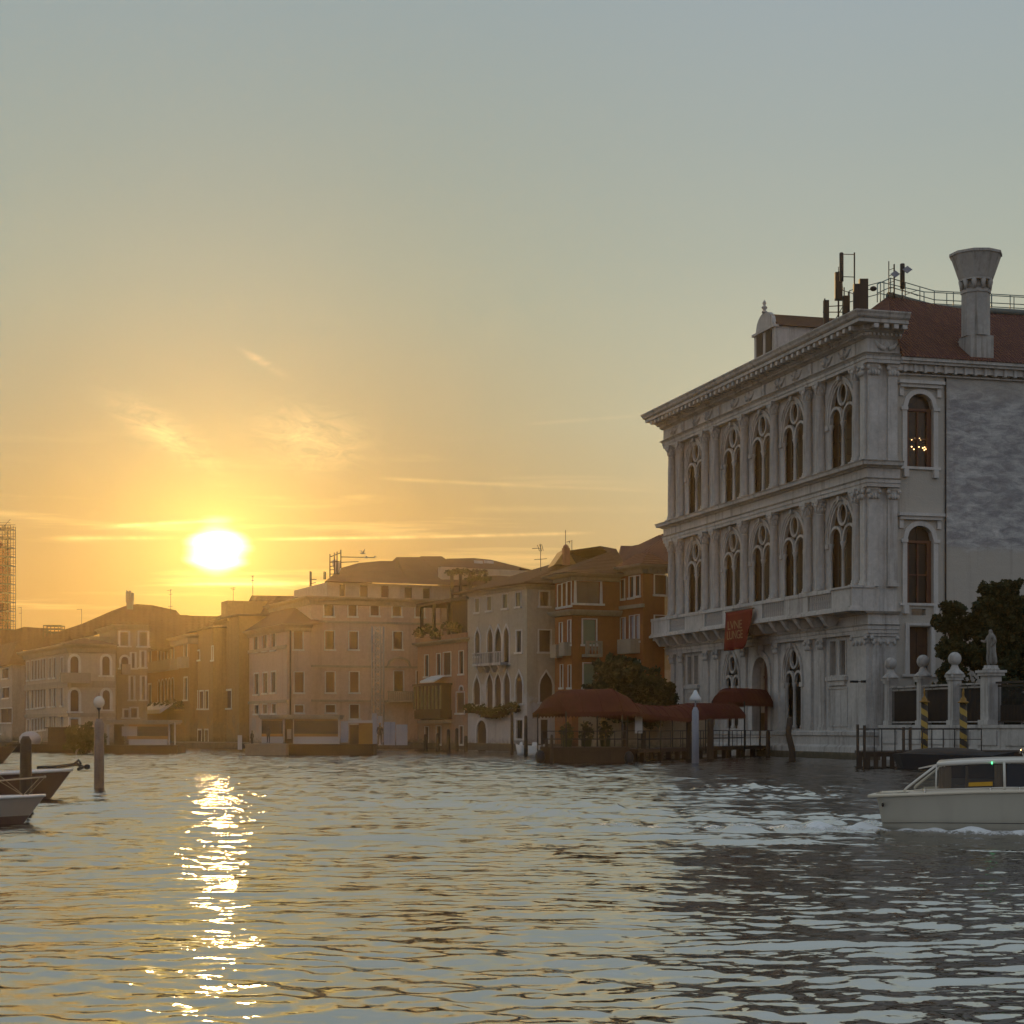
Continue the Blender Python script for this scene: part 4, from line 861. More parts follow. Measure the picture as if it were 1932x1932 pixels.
for x in (-L + .3, -L * .72, -L * .42, -.4):
    mb.box(x - .14, x + .14, .2, .5, zt, zr); mb.box(x - .14, x + .14, 5, 5.3, zt, zr)
mb.box(-L - .2, .2, -.1, 5.8, zr, zr + .35); mb.box(-L * .4, -.3, .6, 5.0, zt, zr); mb.build('roof_terrace', WOOD_D, B.root)
x0, z1 = B.f(*zc(132, 1215)); x1, _ = B.f(*zc(325, 1215)); _, zm = B.f(*zc(230, 1390)); _, z0 = B.f(*zc(230, 1465))
mb = MB(); mb.box(x0, x1, -1.3, -.01, zm - .9, zm); mb.box(x0 - .15, x1 + .15, -1.45, -.01, z1, z1 + .22); mb.box(x0 + .1, x1 - .1, -1.2, -.05, zm, z1)
for i in range(8): u = x0 + (x1 - x0) * i / 7; pass
bay = mb.build('bay_window', WOOD_D, B.root)
mb = MB()
for i in range(8): u = x0 + (x1 - x0) * i / 7; mb.box(u - .09, u + .09, -1.36, -1.2, zm + .1, z1 - .05)
mb.build('glazing_bars', SHUT_OL, bay)
mb = MB()
for i in range(4): u = x0 + (x1 - x0) * (i + .6) / 4; mb.taper((u, -.6), z0, zm - .9, .12, .2, .16, .6)
mb.box(x0, x1, -.95, -.01, z0 - .3, z0); mb.build('bay_bracket', TRIM, bay)
aw = empty('window_awning', B.world((x0 + x1) / 2, -.7, z1 + .6), B.root.rotation_euler[2], 'small white awning above the dark wooden bay window', 'awning')
mb = MB(); a0, a1 = B.f(*zc(180, 1200))[0] - (x0 + x1) / 2, B.f(*zc(285, 1200))[0] - (x0 + x1) / 2; mb.add([(a0, .6, .45), (a1, .6, .45), (a1, -.7, -.1), (a0, -.7, -.1), (a0, .6, .41), (a1, .6, .41), (a1, -.7, -.3), (a0, -.7, -.3)], [(0, 1, 2, 3), (4, 5, 6, 7), (2, 3, 7, 6), (1, 2, 6, 5), (0, 3, 7, 4)]); mb.build('canvas', WHITEP, aw)
planter(B, 'potted shrubs along the parapet of the terracotta roof terrace', [zc(x, y) for x, y in ((120, 815), (190, 790), (250, 830), (330, 770), (395, 780))])
TERRA = B
# --- large pale pink block: low corner wing and tall main range
B = Building('pink_corner_house', 'lower pale pink corner house with rows of tall narrow windows', 542, 186, -455)
kb = .22315
wins(B, 'f', zb, kb, [(130, 830, 970, 34), (232, 815, 955, 34), (308, 800, 945, 34), (380, 785, 940, 34), (138, 1150, 1320, 36), (238, 1145, 1315, 36), (312, 1138, 1305, 36), (382, 1130, 1300, 36), (238, 1410, 1480, 34), (310, 1405, 1478, 34), (385, 1400, 1475, 34), (135, 1490, 1580, 34)], fw=.2)
wins(B, 's', zb, kb, [(588, 783, 935, 76), (596, 1130, 1300, 76), (598, 1410, 1470, 70)], fw=.1, pane=SHUT_BR, mull=False)
L = -B.fu(451); zt = B.f(*zb(497, 735))[1]; Wd = B.su(587)
B.finish(L, Wd, zt, P_PINK); B.band('cornice', L, Wd, [(0, zt - .6), (.2, zt - .5), (.3, zt - .2), (.7, zt), (.75, zt + .12), (0, zt + .16)], TRIM)
zs_ = B.f(*zb(100, 985))[1]; mb = MB(); mb.box(-L, .02, -.18, -.01, zs_, zs_ + .35); z2 = B.f(*zb(497, 1385))[1]; mb.box(-L, .02, -.16, -.01, z2, z2 + .3); mb.build('string_course', TRIM, B.root)
mb = MB(); mb.tube([(.12, .3, zt - .2), (.12, .3, 3)], .09); mb.build('downpipe', SHUT_BR, B.root)
# its roofs climb in steps to the right
mb = MB(); Yr = B.C.y + 6
def roofpt(x, y, d=0): p = at(*zb(x, y), Yr + d); return B.local(p)
a = [roofpt(160, 545, 9), roofpt(195, 480, 14), roofpt(545, 485, 14), roofpt(690, 430, 14), roofpt(700, 720, 2), roofpt(497, 730, -4)]
back_ = [Vector((p.x - 2, p.y + 12, p.z - .5)) for p in a]
lft = Vector((-L - .5, -.6, zt + .15)); cor_ = Vector((.6, -.6, zt + .15)); rt = Vector((.6, Wd + .2, zt + .15))
mb.add([lft, cor_, rt, a[3], a[2], a[1], *back_[1:4]], [(0, 1, 4, 5), (1, 2, 3, 4), (5, 4, 7, 6), (4, 3, 8, 7), (2, 3, 8), (0, 5, 6)]); mb.build('roof', ROOF_BR, B.root, fix=False)
PC = B
B = Building('pink_palace', 'large pale pink palace range under scaffolding, five rows of shuttered windows', 587, 188.8, -455)
rows = [(848, 558, 655, 76), (1048, 556, 655, 68), (1236, 558, 650, 70), (1424, 560, 655, 74), (1617, 565, 660, 72), (855, 783, 935, 74), (1057, 787, 935, 72), (1430, 788, 935, 74), (860, 1128, 1300, 74), (1063, 1128, 1300, 74), (1438, 1122, 1295, 76), (1605, 1122, 1300, 30), (862, 1408, 1470, 78), (1065, 1405, 1520, 76)]
for i, r in enumerate(rows): wins(B, 's', zb, kb, [r], fw=.12, pane=SHUT_BR if i % 5 else DARKGLASS, mull=i % 5 == 0)
Wd = B.su(830); zt = B.f(*zb(700, 500))[1]
B.finish(16, Wd, zt, P_PINK); B.band('cornice', 16, Wd, [(0, zt - .7), (.2, zt - .6), (.3, zt - .2), (.75, zt), (.8, zt + .15), (0, zt + .2)], TRIM)
mb = MB()
for py in (715, 1090, 1380): z = B.sd(*zb(1000, py))[1]; mb.box(.01, .14, 0, Wd, z, z + .22)
mb.build('string_course', TRIM, B.root)
# attic storey set back, and the long roof above it
yb = 3.0
xa_ = B.sd(*zb(905, 400)); ya, yz = B.su(zb(905, 0)[0]), B.su(zb(1880, 0)[0])
zat = EYE + (HOR - zb(0, 372)[1]) / FOC * (B.C.y + 4.5); at_h = []
mb = MB(); T2 = lambda u, d, z: (-yb + d, u, z)
aw_ = [(1015, 390, 470, 46), (1198, 395, 472, 64), (1378, 393, 470, 64), (1580, 400, 470, 64), (1735, 403, 470, 60)]
spec = []
for (x, t, b, wd) in aw_:
    px, pt = zb(x, t); u = B.su(px) + .25; hw_ = wd * kb / FOC * 195 / 2 * 1.02; z1 = EYE + (HOR - pt) / FOC * 194; at_h.append((u - hw_, u + hw_, zt + .5, z1)); spec.append((u, hw_, zt + .5, z1))
holed(mb, T2, ya, yz + 6, zt + .2, zat, at_h); mb.box(-16, -yb - .01, ya, ya + .3, zt + .2, zat); mb.build('attic', P_WHITE, B.root, fix=False)
for i, (u, h_, a_, b_) in enumerate(spec): window(B.root, T2, u, h_, a_, b_, 'rect', SHUT_BR if i in (1, 2) else DARKGLASS, P_WHITE, fw=.08, sill=False, mull=False)
mb = MB(); Yq = 208
ridge = [B.local(at(*zb(x, y), Yq)) for x, y in ((930, 290), (960, 245), (1105, 205), (1290, 188), (1410, 190), (1420, 156), (1620, 156), (1625, 149), (1800, 149))]
ev = [Vector((-yb + .7, ya - .4 + (yz + 6 - ya) * i / 8, zat + .05)) for i in range(9)]
bk = [Vector((p.x - 9, p.y, p.z - 2)) for p in ridge]
mb.add(ev + ridge + bk, [(i, i + 1, i + 10, i + 9) for i in range(8)] + [(i + 9, i + 10, i + 19, i + 18) for i in range(8)] + [(0, 9, 18)]); mb.build('roof', ROOF_BR, B.root, fix=False)
z = B.sd(*zb(1470, 1330))[1]; u0, u1 = B.su(zb(1322, 0)[0]), B.su(zb(1615, 0)[0]); mb = MB(); mb.box(.01, 1.0, u0, u1, z - .7, z - .45); mb.box(.8, 1.0, u0, u1, z + .35, z + .5)
for i in range(16): u = u0 + (u1 - u0) * (i + .5) / 16; mb.box(.85, .96, u - .08, u + .08, z - .45, z + .35)
mb.build('balcony', TRIM, B.root)
mb = MB(); u = B.su(zb(1440, 0)[0]); z = B.sd(*zb(1440, 1085))[1]; mb.sweep(arch_pts(u, 1.3, z, z + 1.0, 'round'), .2, -.01, .2, Ts); mb.build('lunette', TRIM, B.root)
PP = B
# --- dark roofed house with a planted altana behind the terracotta one
B = Building('terrace_house', 'brown roofed house with a planted timber roof terrace and skylights', 888, 204, -586)
a = {n: B.local(at(*zg(x, y), Y)) for n, x, y, Y in (('el', 1105, 455, 198), ('er', 1640, 450, 198), ('rl', 1110, 215, 212), ('rm', 1365, 210, 212), ('rr', 1520, 225, 212), ('rg', 1790, 295, 210), ('eg', 1780, 350, 209))}
mb = MB(); b_ = {n: Vector((p.x, p.y + 8, p.z - 1.5)) for n, p in a.items()}; V = [a['el'], a['er'], a['eg'], a['rg'], a['rr'], a['rm'], a['rl'], b_['rg'], b_['rr'], b_['rm'], b_['rl']]
mb.add(V, [(0, 1, 4, 5, 6), (1, 2, 3, 4), (6, 5, 9, 10), (5, 4, 8, 9), (4, 3, 7, 8)]); mb.build('roof', ROOF_BR, B.root, fix=False)
mb = MB()
for x0_, x1_ in ((1362, 1445), (1455, 1545)):
    q = [B.local(at(*zg(x, y), 205)) for x, y in ((x0_, 232), (x1_, 236), (x1_ + 4, 262), (x0_ + 6, 258))]; mb.add(q, [(0, 1, 2, 3)])
mb.build('skylight', GREYP, B.root)
mb = MB(); p = B.local(at(*zg(1125, 380), 200)); q = B.local(at(*zg(1790, 330), 208)); mb.box(min(p.x, q.x), max(p.x, q.x), p.y + 2, p.y + 16, 0, q.z - .3); mb.box(p.x - .5, p.x + .5, p.y - 1, p.y + 2, 8, p.z + 1.0); mb.build('wall', P_WHITE, B.root)
mb = MB()
for x in (1160, 1240, 1330, 1470): a1 = B.local(at(*zg(x, 540), 196)); b1 = B.local(at(*zg(x, 350), 196)); mb.box(a1.x - .14, a1.x + .14, a1.y - .14, a1.y + .14, a1.z - 3, b1.z)
a1 = B.local(at(*zg(1140, 345), 196)); b1 = B.local(at(*zg(1490, 330), 196)); mb.tube([a1, b1], .14); a1 = B.local(at(*zg(1150, 540), 196)); b1 = B.local(at(*zg(1300, 530), 196)); mb.tube([a1, b1], .2); a2 = B.local(at(*zg(1150, 470), 196)); b2 = B.local(at(*zg(1300, 465), 196)); mb.tube([a2, b2], .08)
mb.build('terrace_frame', WOOD_D, B.root)
v = empty('terrace_vine', at(*zg(1250, 340), 196), 0, 'yellowish green vine trained over the timber roof terrace', 'plant'); lf = MB(); o_ = at(*zg(1250, 340), 196)
for x, y, r in ((1160, 345, .9), (1220, 335, .8), (1280, 330, .8), (1340, 350, 1.2), (1330, 400, .9), (1430, 345, .9), (1475, 400, .8), (1400, 400, .7)): leafblob(lf, at(*zg(x, y), 196) - o_, (r * .9, r * .8, r * .38), 70, .16)
lf.build('foliage', LEAF2, v, fix=False)
# --- two orange houses beside the palace
B = Building('orange_house', 'orange house with a glazed corner loggia and a gabled dormer', 1079, 163.5, -500)
k = .15942
wins(B, 'f', ze, k, [(135, 590, 850, 42), (190, 572, 840, 42), (248, 555, 830, 44)], fw=.14, deep=.8, mull=False)
wins(B, 'f', ze, k, [(150, 1040, 1310, 30), (250, 1010, 1290, 30)], fw=.14, pane=GREYP); wins(B, 'f', ze, k, [(158, 1535, 1800, 26), (252, 1540, 1800, 28)], fw=.12)
wins(B, 's', ze, k, [(470, 548, 805, 270)], fw=.3, pane=mat('loggia_blinds', (.13, .105, .08), .8, .3, 3)); wins(B, 's', ze, k, [(485, 1000, 1290, 150), (490, 1520, 1800, 145)], fw=.16, pane=SHUT_GR, mull=False)
L = -B.fu(1047); zt = B.f(1079, ze(0, 470)[1])[1]; Wd = B.su(ze(845, 0)[0])
B.finish(L, Wd, zt, P_ORANGE); B.band('cornice', L, Wd, [(0, zt - .5), (.15, zt - .45), (.15, zt - .15), (.9, zt), (1.0, zt + .14), (0, zt + .2)], TRIM)
zl = B.f(1079, ze(0, 900)[1])[1]; B.band('loggia_sill', L, Wd, [(0, zl - .35), (.3, zl - .3), (.55, zl), (.6, zl + .15), (0, zl + .18)], TRIM)
mb = MB(); a0, a1 = B.su(ze(395, 0)[0]), B.su(ze(590, 0)[0]); zz = B.sd(*ze(490, 1410))[1]; mb.box(0.01, .9, a0, a1, zz - .25, zz); mb.box(.7, .9, a0, a1, zz + 1.05, zz + 1.2); mb.box(.7, .9, a0, a0 + .2, zz, zz + 1.05); mb.box(.7, .9, a1 - .2, a1, zz, zz + 1.05)
for i in range(4): u = a0 + (a1 - a0) * (i + 1) / 5; mb.lathe((.8, u, zz), [(.1, 0), (.06, .15), (.14, .45), (.06, .85), (.1, 1.05)], 8)
mb.build('balcony', TRIM, B.root)
mb = MB()
for px, py in ((135, 1450), (238, 1425)): u, z = B.f(*ze(px, py)); mb.box(u - .6, u + .6, -.7, -.01, z, z + 1.2)
mb.build('balconet', TRIM, B.root)
r = {n: B.local(at(*ze(x, y), Y)) for n, x, y, Y in (('pl', 205, 185, 174), ('pr', 830, 212, 178), ('bl', 70, 345, 171))}
mb = MB(); e = [(-L - 1, -1, zt + .2), (1, -1, zt + .2), (1, Wd + .5, zt + .2)]; i1 = (-4, 6.5, zt + 3.0); i2 = (-4, Wd, zt + 3.2)
mb.add([*e, i1, i2, r['pl'], r['pr'], r['bl'], (-L - 4, 8, zt + 1.5)], [(0, 1, 3), (1, 2, 4, 3), (3, 4, 6, 5), (0, 3, 5, 8), (5, 7, 8)]); rf_ = mb.build('roof', ROOF_BR, B.root, fix=False)
mb = MB(); gy = 171; g = [B.local(at(*ze(x, y), gy)) for x, y in ((75, 345), (205, 150), (335, 345))]; g2 = [Vector((p.x - 5, p.y + 1.4, p.z)) for p in g]; mb.add(g + g2, [(0, 1, 2), (3, 4, 5), (0, 1, 4, 3), (1, 2, 5, 4)]); mb.build('gable', P_OCHRE, rf_, fix=False)
mb = MB(); p = B.local(at(*ze(207, 165), 171)); mb.box(p.x - .28, p.x + .28, p.y - .3, p.y + .3, p.z - 1.5, p.z + .1); mb.ball((p.x, p.y, p.z + .12), .32, .3, .34); mb.build('chimney', P_BRICK, rf_)
OR1 = B
B = Building('russet_house', 'russet orange house close behind the stone palace, with white framed windows', ze(1120, 0)[0], 162, -700)
wins(B, 'f', ze, k, [(878, 530, 750, 42), (985, 495, 735, 46), (1057, 485, 715, 46)], fw=.16); wins(B, 'f', ze, k, [(882, 985, 1290, 46), (990, 960, 1260, 44), (1050, 950, 1250, 44), (1060, 1490, 1640, 44), (990, 1500, 1640, 44)], fw=.16, pane=GREYP)
wins(B, 's', ze, k, [(1325, 475, 700, 130), (1320, 955, 1230, 120)], fw=.14, pane=SHUT_BR, mull=True)
L = -B.fu(ze(845, 0)[0]); zt = B.f(*ze(1120, 385))[1]
WR = B.su(1254)
B.finish(L, WR, zt, P_ORANGE); B.band('cornice', L, WR, [(0, zt - .5), (.2, zt - .4), (.3, zt - .1), (.8, zt + .1), (.9, zt + .3), (0, zt + .34)], TRIM)
zl = B.f(*ze(1120, 850))[1]; mb = MB(); mb.box(-L, .3, -.3, -.01, zl, zl + .3); u0, u1 = B.f(*ze(925, 1400))[0], B.f(*ze(1085, 1400))[0]; zz = B.f(*ze(1010, 1400))[1]; mb.box(u0, u1, -1.0, -.01, zz, zz + 1.3); mb.build('balcony', TRIM, B.root)
mb = MB(); y = .4
while y < WR: mb.box(.01, .5, y, y + .25, zt - .45, zt - .02); y += .9
mb.build('eaves_brackets', TRIM, B.root)
B.hip(L, WR, zt + .35, 1.2, .5, tile_mat('russet_roof_tiles', (.17, .075, .045), 'x'), 1)
mb = MB(); q = [B.local(at(*ze(x, y), Y)) for x, y, Y in ((830, 215, 176), (855, 122, 178), (985, 125, 178), (1070, 108, 178), (1300, 0, 178), (1480, -60, 178), (1480, 390, 165), (830, 390, 165))]; q2 = [Vector((p.x - 3, p.y + 8, p.z - 1)) for p in q[1:6]]
mb.add(q + q2, [tuple(range(8))] + [(1 + i, 2 + i, 9 + i, 8 + i) for i in range(4)]); mb.build('upper_roof', ROOF_RED, B.root, fix=False)
OR2 = B
# --- the sunlit side: ochre row running away to the left
kf = .15302
B = Building('brown_corner_house', 'brown ochre house beside the pink corner house, nearest the sun', 451, 200, -430)
wins(B, 'f', zf, kf, [(1670, 1075, 1285, 110)], pane=SHUT_BR, fw=.25, mull=False)
L = -B.fu(zf(1500, 0)[0]); zt = B.f(*zf(1640, 170))[1]
B.finish(L, 14, zt, P_OCHRE); B.hip(L, 14, zt + .01, .5, .4, ROOF_BR, 4)
mb = MB(); p0 = B.local(at(425, 1134, 205)); p1 = B.local(at(470, 1134, 205)); mb.box(p0.x - 2, p1.x, p0.y, p0.y + 10, zt - .5, p0.z); mb.build('roof_block', P_OCHRE, B.root)
B = Building('orange_ochre_house', 'orange ochre house with plain front and triple light windows low down', zf(1500, 0)[0], 205, -430)
wins(B, 'f', zf, kf, [(1320, 585, 690, 34), (1500 - 6, 530, 690, 14), (1292, 1085, 1290, 40), (1360, 1083, 1290, 44), (1425, 1080, 1290, 36), (1245, 1460, 1580, 40), (1335, 1560, 1700, 44), (1420, 1560, 1700, 40)], fw=.22, pane=SHUT_BR)
L = -B.fu(zf(1210, 0)[0]); zt = B.f(*zf(1400, 300))[1]
B.finish(L, 14, zt, P_OCHRE)
q = [B.f(*zf(x, y)) for x, y in ((1210, 360), (1500, 290))]
B.hip(L, 14, zt + .01, .6, .4, ROOF_BR, 1.5)
B = Building('white_balcony_house', 'ochre house with five light window bands and a long white balcony', zf(1210, 0)[0], 212, -430)
for yt, yb_, x0_ in ((520, 740, 836), (945, 1215, 836)):
    wins(B, 'f', zf, kf, [(x, yt - i * 8, yb_ - i * 6, 32, 'round') for i, x in enumerate((836, 880, 922, 964, 1004))], fw=.14, mull=False)
wins(B, 'f', zf, kf, [(722, 545, 790, 34), (1165, 505, 720, 36), (722, 1000, 1230, 34), (1165, 920, 1180, 36)], fw=.3)
L = -B.fu(zf(690, 0)[0]); zt = B.f(*zf(1200, 400))[1]
B.finish(L, 14, zt, P_OCHRE); B.band('cornice', L, 14, [(0, zt - .9), (.25, zt - .8), (.3, zt - .2), (.7, zt), (.75, zt + .15), (0, zt + .2)], TRIM)
B.hip(L, 14, zt + .21, .6, .4, ROOF_BR, .8)
q = [B.local(at(*zf(x, y), 221)) for x, y in ((700, 560), (700, 290), (1040, 135), (1185, 138), (1190, 144), (1550, 152), (1645, 122), (1660, 560))]; q2 = [Vector((p.x - 4, p.y + 9, p.z - 1)) for p in q]
mb = MB(); mb.add(q + q2, [tuple(range(8))] + [(i, i + 1, i + 9, i + 8) for i in range(7)]); mb.build('upper_roof', ROOF_BR, B.root, fix=False)
u0, z0 = B.f(*zf(780, 850)); u1, _ = B.f(*zf(1080, 800)); mb = MB(); mb.box(u0, u1, -1.1, -.01, z0, z0 + 1.3); u, z = B.f(*zf(1175, 790)); mb.box(u - 1.3, u + 1.3, -.9, -.01, z, z + 1.3); u, z = B.f(*zf(708, 850)); mb.box(u - 1.2, u + 1.2, -.9, -.01, z, z + 1.3); mb.build('balcony', TRIM, B.root)
planter(B, 'long band of greenery under the lower windows of the white balcony house', [zf(x, y) for x, y in ((640, 1290), (720, 1275), (800, 1270), (880, 1255), (960, 1245), (1040, 1235), (1140, 1250))])
u0, z0 = B.f(*zf(760, 1370)); u1, _ = B.f(*zf(1050, 1330)); aw = empty('shop_awning', B.world((u0 + u1) / 2, -1, z0), B.root.rotation_euler[2], 'long pale awning low on the white balcony house', 'awning'); h_ = (u1 - u0) / 2
mb = MB(); mb.add([(-h_, 1, 1.6), (h_, 1, 1.6), (h_, -1, .6), (-h_, -1, .6), (-h_, 1, 1.5), (h_, 1, 1.5), (h_, -1, .1), (-h_, -1, .1)], [(0, 1, 2, 3), (4, 5, 6, 7), (2, 3, 7, 6), (1, 2, 6, 5), (0, 3, 7, 4)]); mb.build('canvas', WHITEP, aw)
# --- olive house with framed windows, frontal, under the hill of roofs
B = Building('olive_house', 'olive grey house with framed windows and a white balcony, between white and ochre fronts', zf(310, 0)[0], 214, -430)
wins(B, 's', zf, kf, [(405, 352, 515, 95), (640, 352, 520, 95), (412, 652, 790, 88, 'round'), (515, 610, 790, 34), (635, 590, 780, 36), (500, 900, 1180, 34), (640, 900, 1180, 36), (430, 1310, 1400, 50), (525, 1290, 1400, 70)], fw=.25, pane=SHUT_BR, mull=False)
zt = B.sd(*zf(400, 270))[1]; Wd = B.su(zf(690, 0)[0])
B.finish(12, Wd, zt, P_DULL); B.band('cornice', 12, Wd, [(0, zt - .4), (.2, zt - .3), (.5, zt), (.55, zt + .12), (0, zt + .16)], TRIM)
u0, z0 = B.sd(*zf(360, 870)); u1, _ = B.sd(*zf(465, 870)); mb = MB(); mb.box(.01, 1.0, u0, u1, z0, z0 + 1.2); mb.build('balcony', TRIM, B.root)
# broad roof behind it
q = [B.local(at(*za(x, y), 226)) for x, y in ((340, 1000), (340, 912), (500, 850), (650, 800), (880, 700), (1000, 655), (1080, 645), (1210, 655), (1390, 695), (1390, 780), (1400, 830), (920, 830))]
mb = MB(); q2 = [Vector((p.x - 8, p.y + 3, p.z - 1)) for p in q]; mb.add(q + q2, [tuple(range(12))] + [(i, i + 1, i + 13, i + 12) for i in range(11)]); mb.build('roof', ROOF_BR, B.root, fix=False)
# --- white corner palace
ka = .2391
B = Building('white_corner_palace', 'white corner palace with arched windows and rows of slim columns', 130, 208, -683)
wins(B, 's', za, ka, [(587, 1058, 1215, 64, 'round'), (836, 1058, 1208, 58, 'round'), (588, 1322, 1492, 64, 'round'), (838, 1325, 1478, 58, 'round'), (588, 1555, 1650, 60)], fw=.3, pane=SHUT_BR, mull=False)
wins(B, 'f', za, ka, [(x, y0 - i * 4, y1 - i * 3, 15) for y0, y1 in ((1100, 1245), (1325, 1470), (1560, 1650)) for i, x in enumerate((222, 258, 284, 306, 328, 352, 397, 432, 490))], fw=.16, mull=False)
L = -B.fu(48); zt = B.f(*za(525, 985))[1]; Wd = B.su(218)
B.finish(L, Wd, zt, P_WHITE); B.band('cornice', L, Wd, [(0, zt - .7), (.25, zt - .6), (.35, zt - .15), (.9, zt + .1), (1.0, zt + .3), (0, zt + .35)], TRIM)
mb = MB()
for py in (1265, 1290, 1520): z = B.f(*za(525, py))[1]; mb.box(-L, .18, -.18, -.01, z - .2, z + .2); mb.box(.01, .16, .2, Wd, z - .2, z + .2)
u, z = B.sd(*za(587, 1270)); mb.box(.02, .9, u - 1.7, u + 1.7, z, z + 1.2); mb.build('string_course', TRIM, B.root)
mb = MB(); p = B.local(at(*za(915, 830), 220)); z = B.sd(*za(700, 890))[1]; mb.box(-12, -2.5, 3, Wd, zt, z); mb.build('attic', P_DULL, B.root)
B.hip(L, Wd, zt + .36, .9, .3, ROOF_BR, 4)
# --- far left: grey house, brick infill, long roof behind
B = Building('grey_house', 'plain pale grey house with square windows at the left edge', 23, 238, -683)
wins(B, 'f', za, ka, [(45, 1155, 1230, 50), (48, 1305, 1385, 54), (50, 1470, 1580, 90)], fw=.12, pane=SHUT_BR)
zt = B.f(*za(90, 1115))[1]; WG = B.su(47); B.finish(24, WG, zt, P_WHITE); B.hip(24, WG, zt + .01, 3.0, .5, ROOF_BR, .5)
B = Building('brick_house', 'narrow brick house squeezed between the grey house and the white palace', 47, 240, -683)
zt = B.f(*za(195, 1240))[1]; WG = B.su(60); B.finish(16, WG, zt, P_BRICK); mb = MB(); mb.box(-16, .3, -.3, -.01, zt, zt + .5); mb.build('cornice', TRIM, B.root); B.hip(16, WG, zt + .52, 1.4, .4, ROOF_BR, .4)
B = Building('long_roofed_house', 'far house with a long low brown roof under the scaffolded tower', 82, 262, -683)
zt = EYE + (HOR - za(0, 990)[1]) / FOC * 262; B.finish(40, 20, zt, P_DULL)
q = [B.local(at(*za(x, y), 270)) for x, y in ((-90, 845), (110, 850), (190, 825), (345, 835), (345, 1010), (-90, 1010))]; mb = MB(); q2 = [Vector((p.x - 8, p.y + 5, p.z - 1)) for p in q]; mb.add(q + q2, [tuple(range(6))] + [(i, i + 1, i + 7, i + 6) for i in range(3)]); mb.build('roof', ROOF_BR, B.root, fix=False)
# --- scaffolded tower far behind
Y = 330; p = at(4, 1186, Y); o = empty('bell_tower', (p.x, Y, 0), 0, 'slender brick bell tower wrapped in scaffolding at the left edge', 'tower')
zz1 = at(*za(0, 190), Y).z; mb = MB(); hx = at(*za(22, 0), Y).x - p.x; mb.box(-4.0, hx, -1, 5, 0, zz1); mb.taper((hx / 2 - 2, 2), zz1, zz1 + 2, 2, 2, .3, .3); mb.build('shaft', P_BRICK, o)
sc = MB(); x1 = at(*za(104, 0), Y).x - p.x; zt = at(*za(0, 30), Y).z; zb_ = at(*za(0, 840), Y).z
for fx in (-4.6, hx + .4, (x1 + hx) / 2, x1):
    for fy in (-1.8, .0, 1.5): sc.tube([(fx, fy, 10), (fx, fy, zt)], .07, 5)
lv = 12; h = (zt - zb_) / 11.3
for i in range(14):
    z = zt - .6 - i * h
    for fy in (-1.8, 1.5):
        for q in (.0, .33, .6): sc.tube([(-4.6, fy, z + q * h), (x1, fy, z + q * h)], .05, 4)
    sc.box(-4.6, x1 + .1, -1.8, 1.5, z - .14, z)
    sc.tube([(hx + .4, -1.8, z), (x1, -1.8, z + h)], .05, 4)
sc.build('scaffold', IRON, o)
Y = 240; p = at(*za(410, 870), Y); o = empty('roof_terrace_frame', p, 0, 'open timber roof terrace frame against the sky on the left', 'roof terrace'); mb = MB(); s = Y / FOC * ka
for fx in (-68, -40, -10, 20, 50, 70):
    for fy in (0, 2): mb.tube([(fx * s, fy, -3), (fx * s, fy, 55 * s)], .06, 5)
for q in (55, 30, 5): mb.tube([(-68 * s, 0, q * s), (70 * s, 0, q * s)], .07, 5); mb.tube([(-68 * s, 2, q * s), (70 * s, 2, q * s)], .07, 5)
mb.box(-68 * s, 70 * s, -.2, 2.3, 55 * s, 58 * s); mb.build('frame', WOOD_D, o)
# --- scaffold on the pink palace and the white hoist tower before it
o = empty('roof_scaffold', at(*zb(900, 340), 200), 0, 'scaffold poles wrapped in sheeting on the pink palace roof', 'scaffold'); mb = MB(); o0 = at(*zb(900, 340), 200)
for x, y0, y1 in ((858, 340, 130), (895, 340, 118), (918, 340, 110), (950, 250, 95), (690, 420, 275), (700, 420, 278), (808, 345, 278), (820, 345, 280)):
    mb.tube([at(*zb(x, y0), 200) - o0, at(*zb(x, y1), 200) - o0], .07, 5); mb.tube([at(*zb(x, y0), 202) - o0, at(*zb(x, y1), 202) - o0], .06, 5)
for a, b in (((858, 155), (950, 120)), ((858, 300), (940, 298)), ((858, 265), (900, 262)), ((858, 235), (900, 230)), ((858, 200), (950, 190)), ((950, 155), (1240, 160)), ((950, 200), (1100, 195)), ((690, 345), (745, 345)), ((690, 380), (740, 372))): mb.tube([at(*zb(*a), 200) - o0, at(*zb(*b), 200) - o0], .05, 4)
mb.build('poles', IRON, o); mb = MB(); q = [at(*zb(x, y), 200.6) - o0 for x, y in ((868, 190), (900, 175), (942, 200), (945, 250), (905, 330), (880, 330), (895, 270))]; q2 = [p + Vector((0, .8, 0)) for p in q]; mb.add(q + q2, [tuple(range(7)), tuple(range(7, 14))] + [(i, (i + 1) % 7, (i + 1) % 7 + 7, i + 7) for i in range(7)]); mb.build('sheeting', GREYP, o)
o = empty('hoist_tower', at(*zb(1260, 1640), 178), 0, 'white lattice hoist tower standing before the pink palace', 'hoist'); o0 = at(*zb(1260, 1640), 178); o.location.z = 1; o0 = Vector((o0.x, o0.y, 1)); mb = MB(); s = 178 / FOC * kb; H_ = at(*zb(0, 742), 178).z - 1; D_ = .9
for fx in (-48, -22, 22, 48):
    for fy in (0, D_): mb.tube([(fx * s, fy, 0), (fx * s, fy, H_)], .07, 5)
n = 26
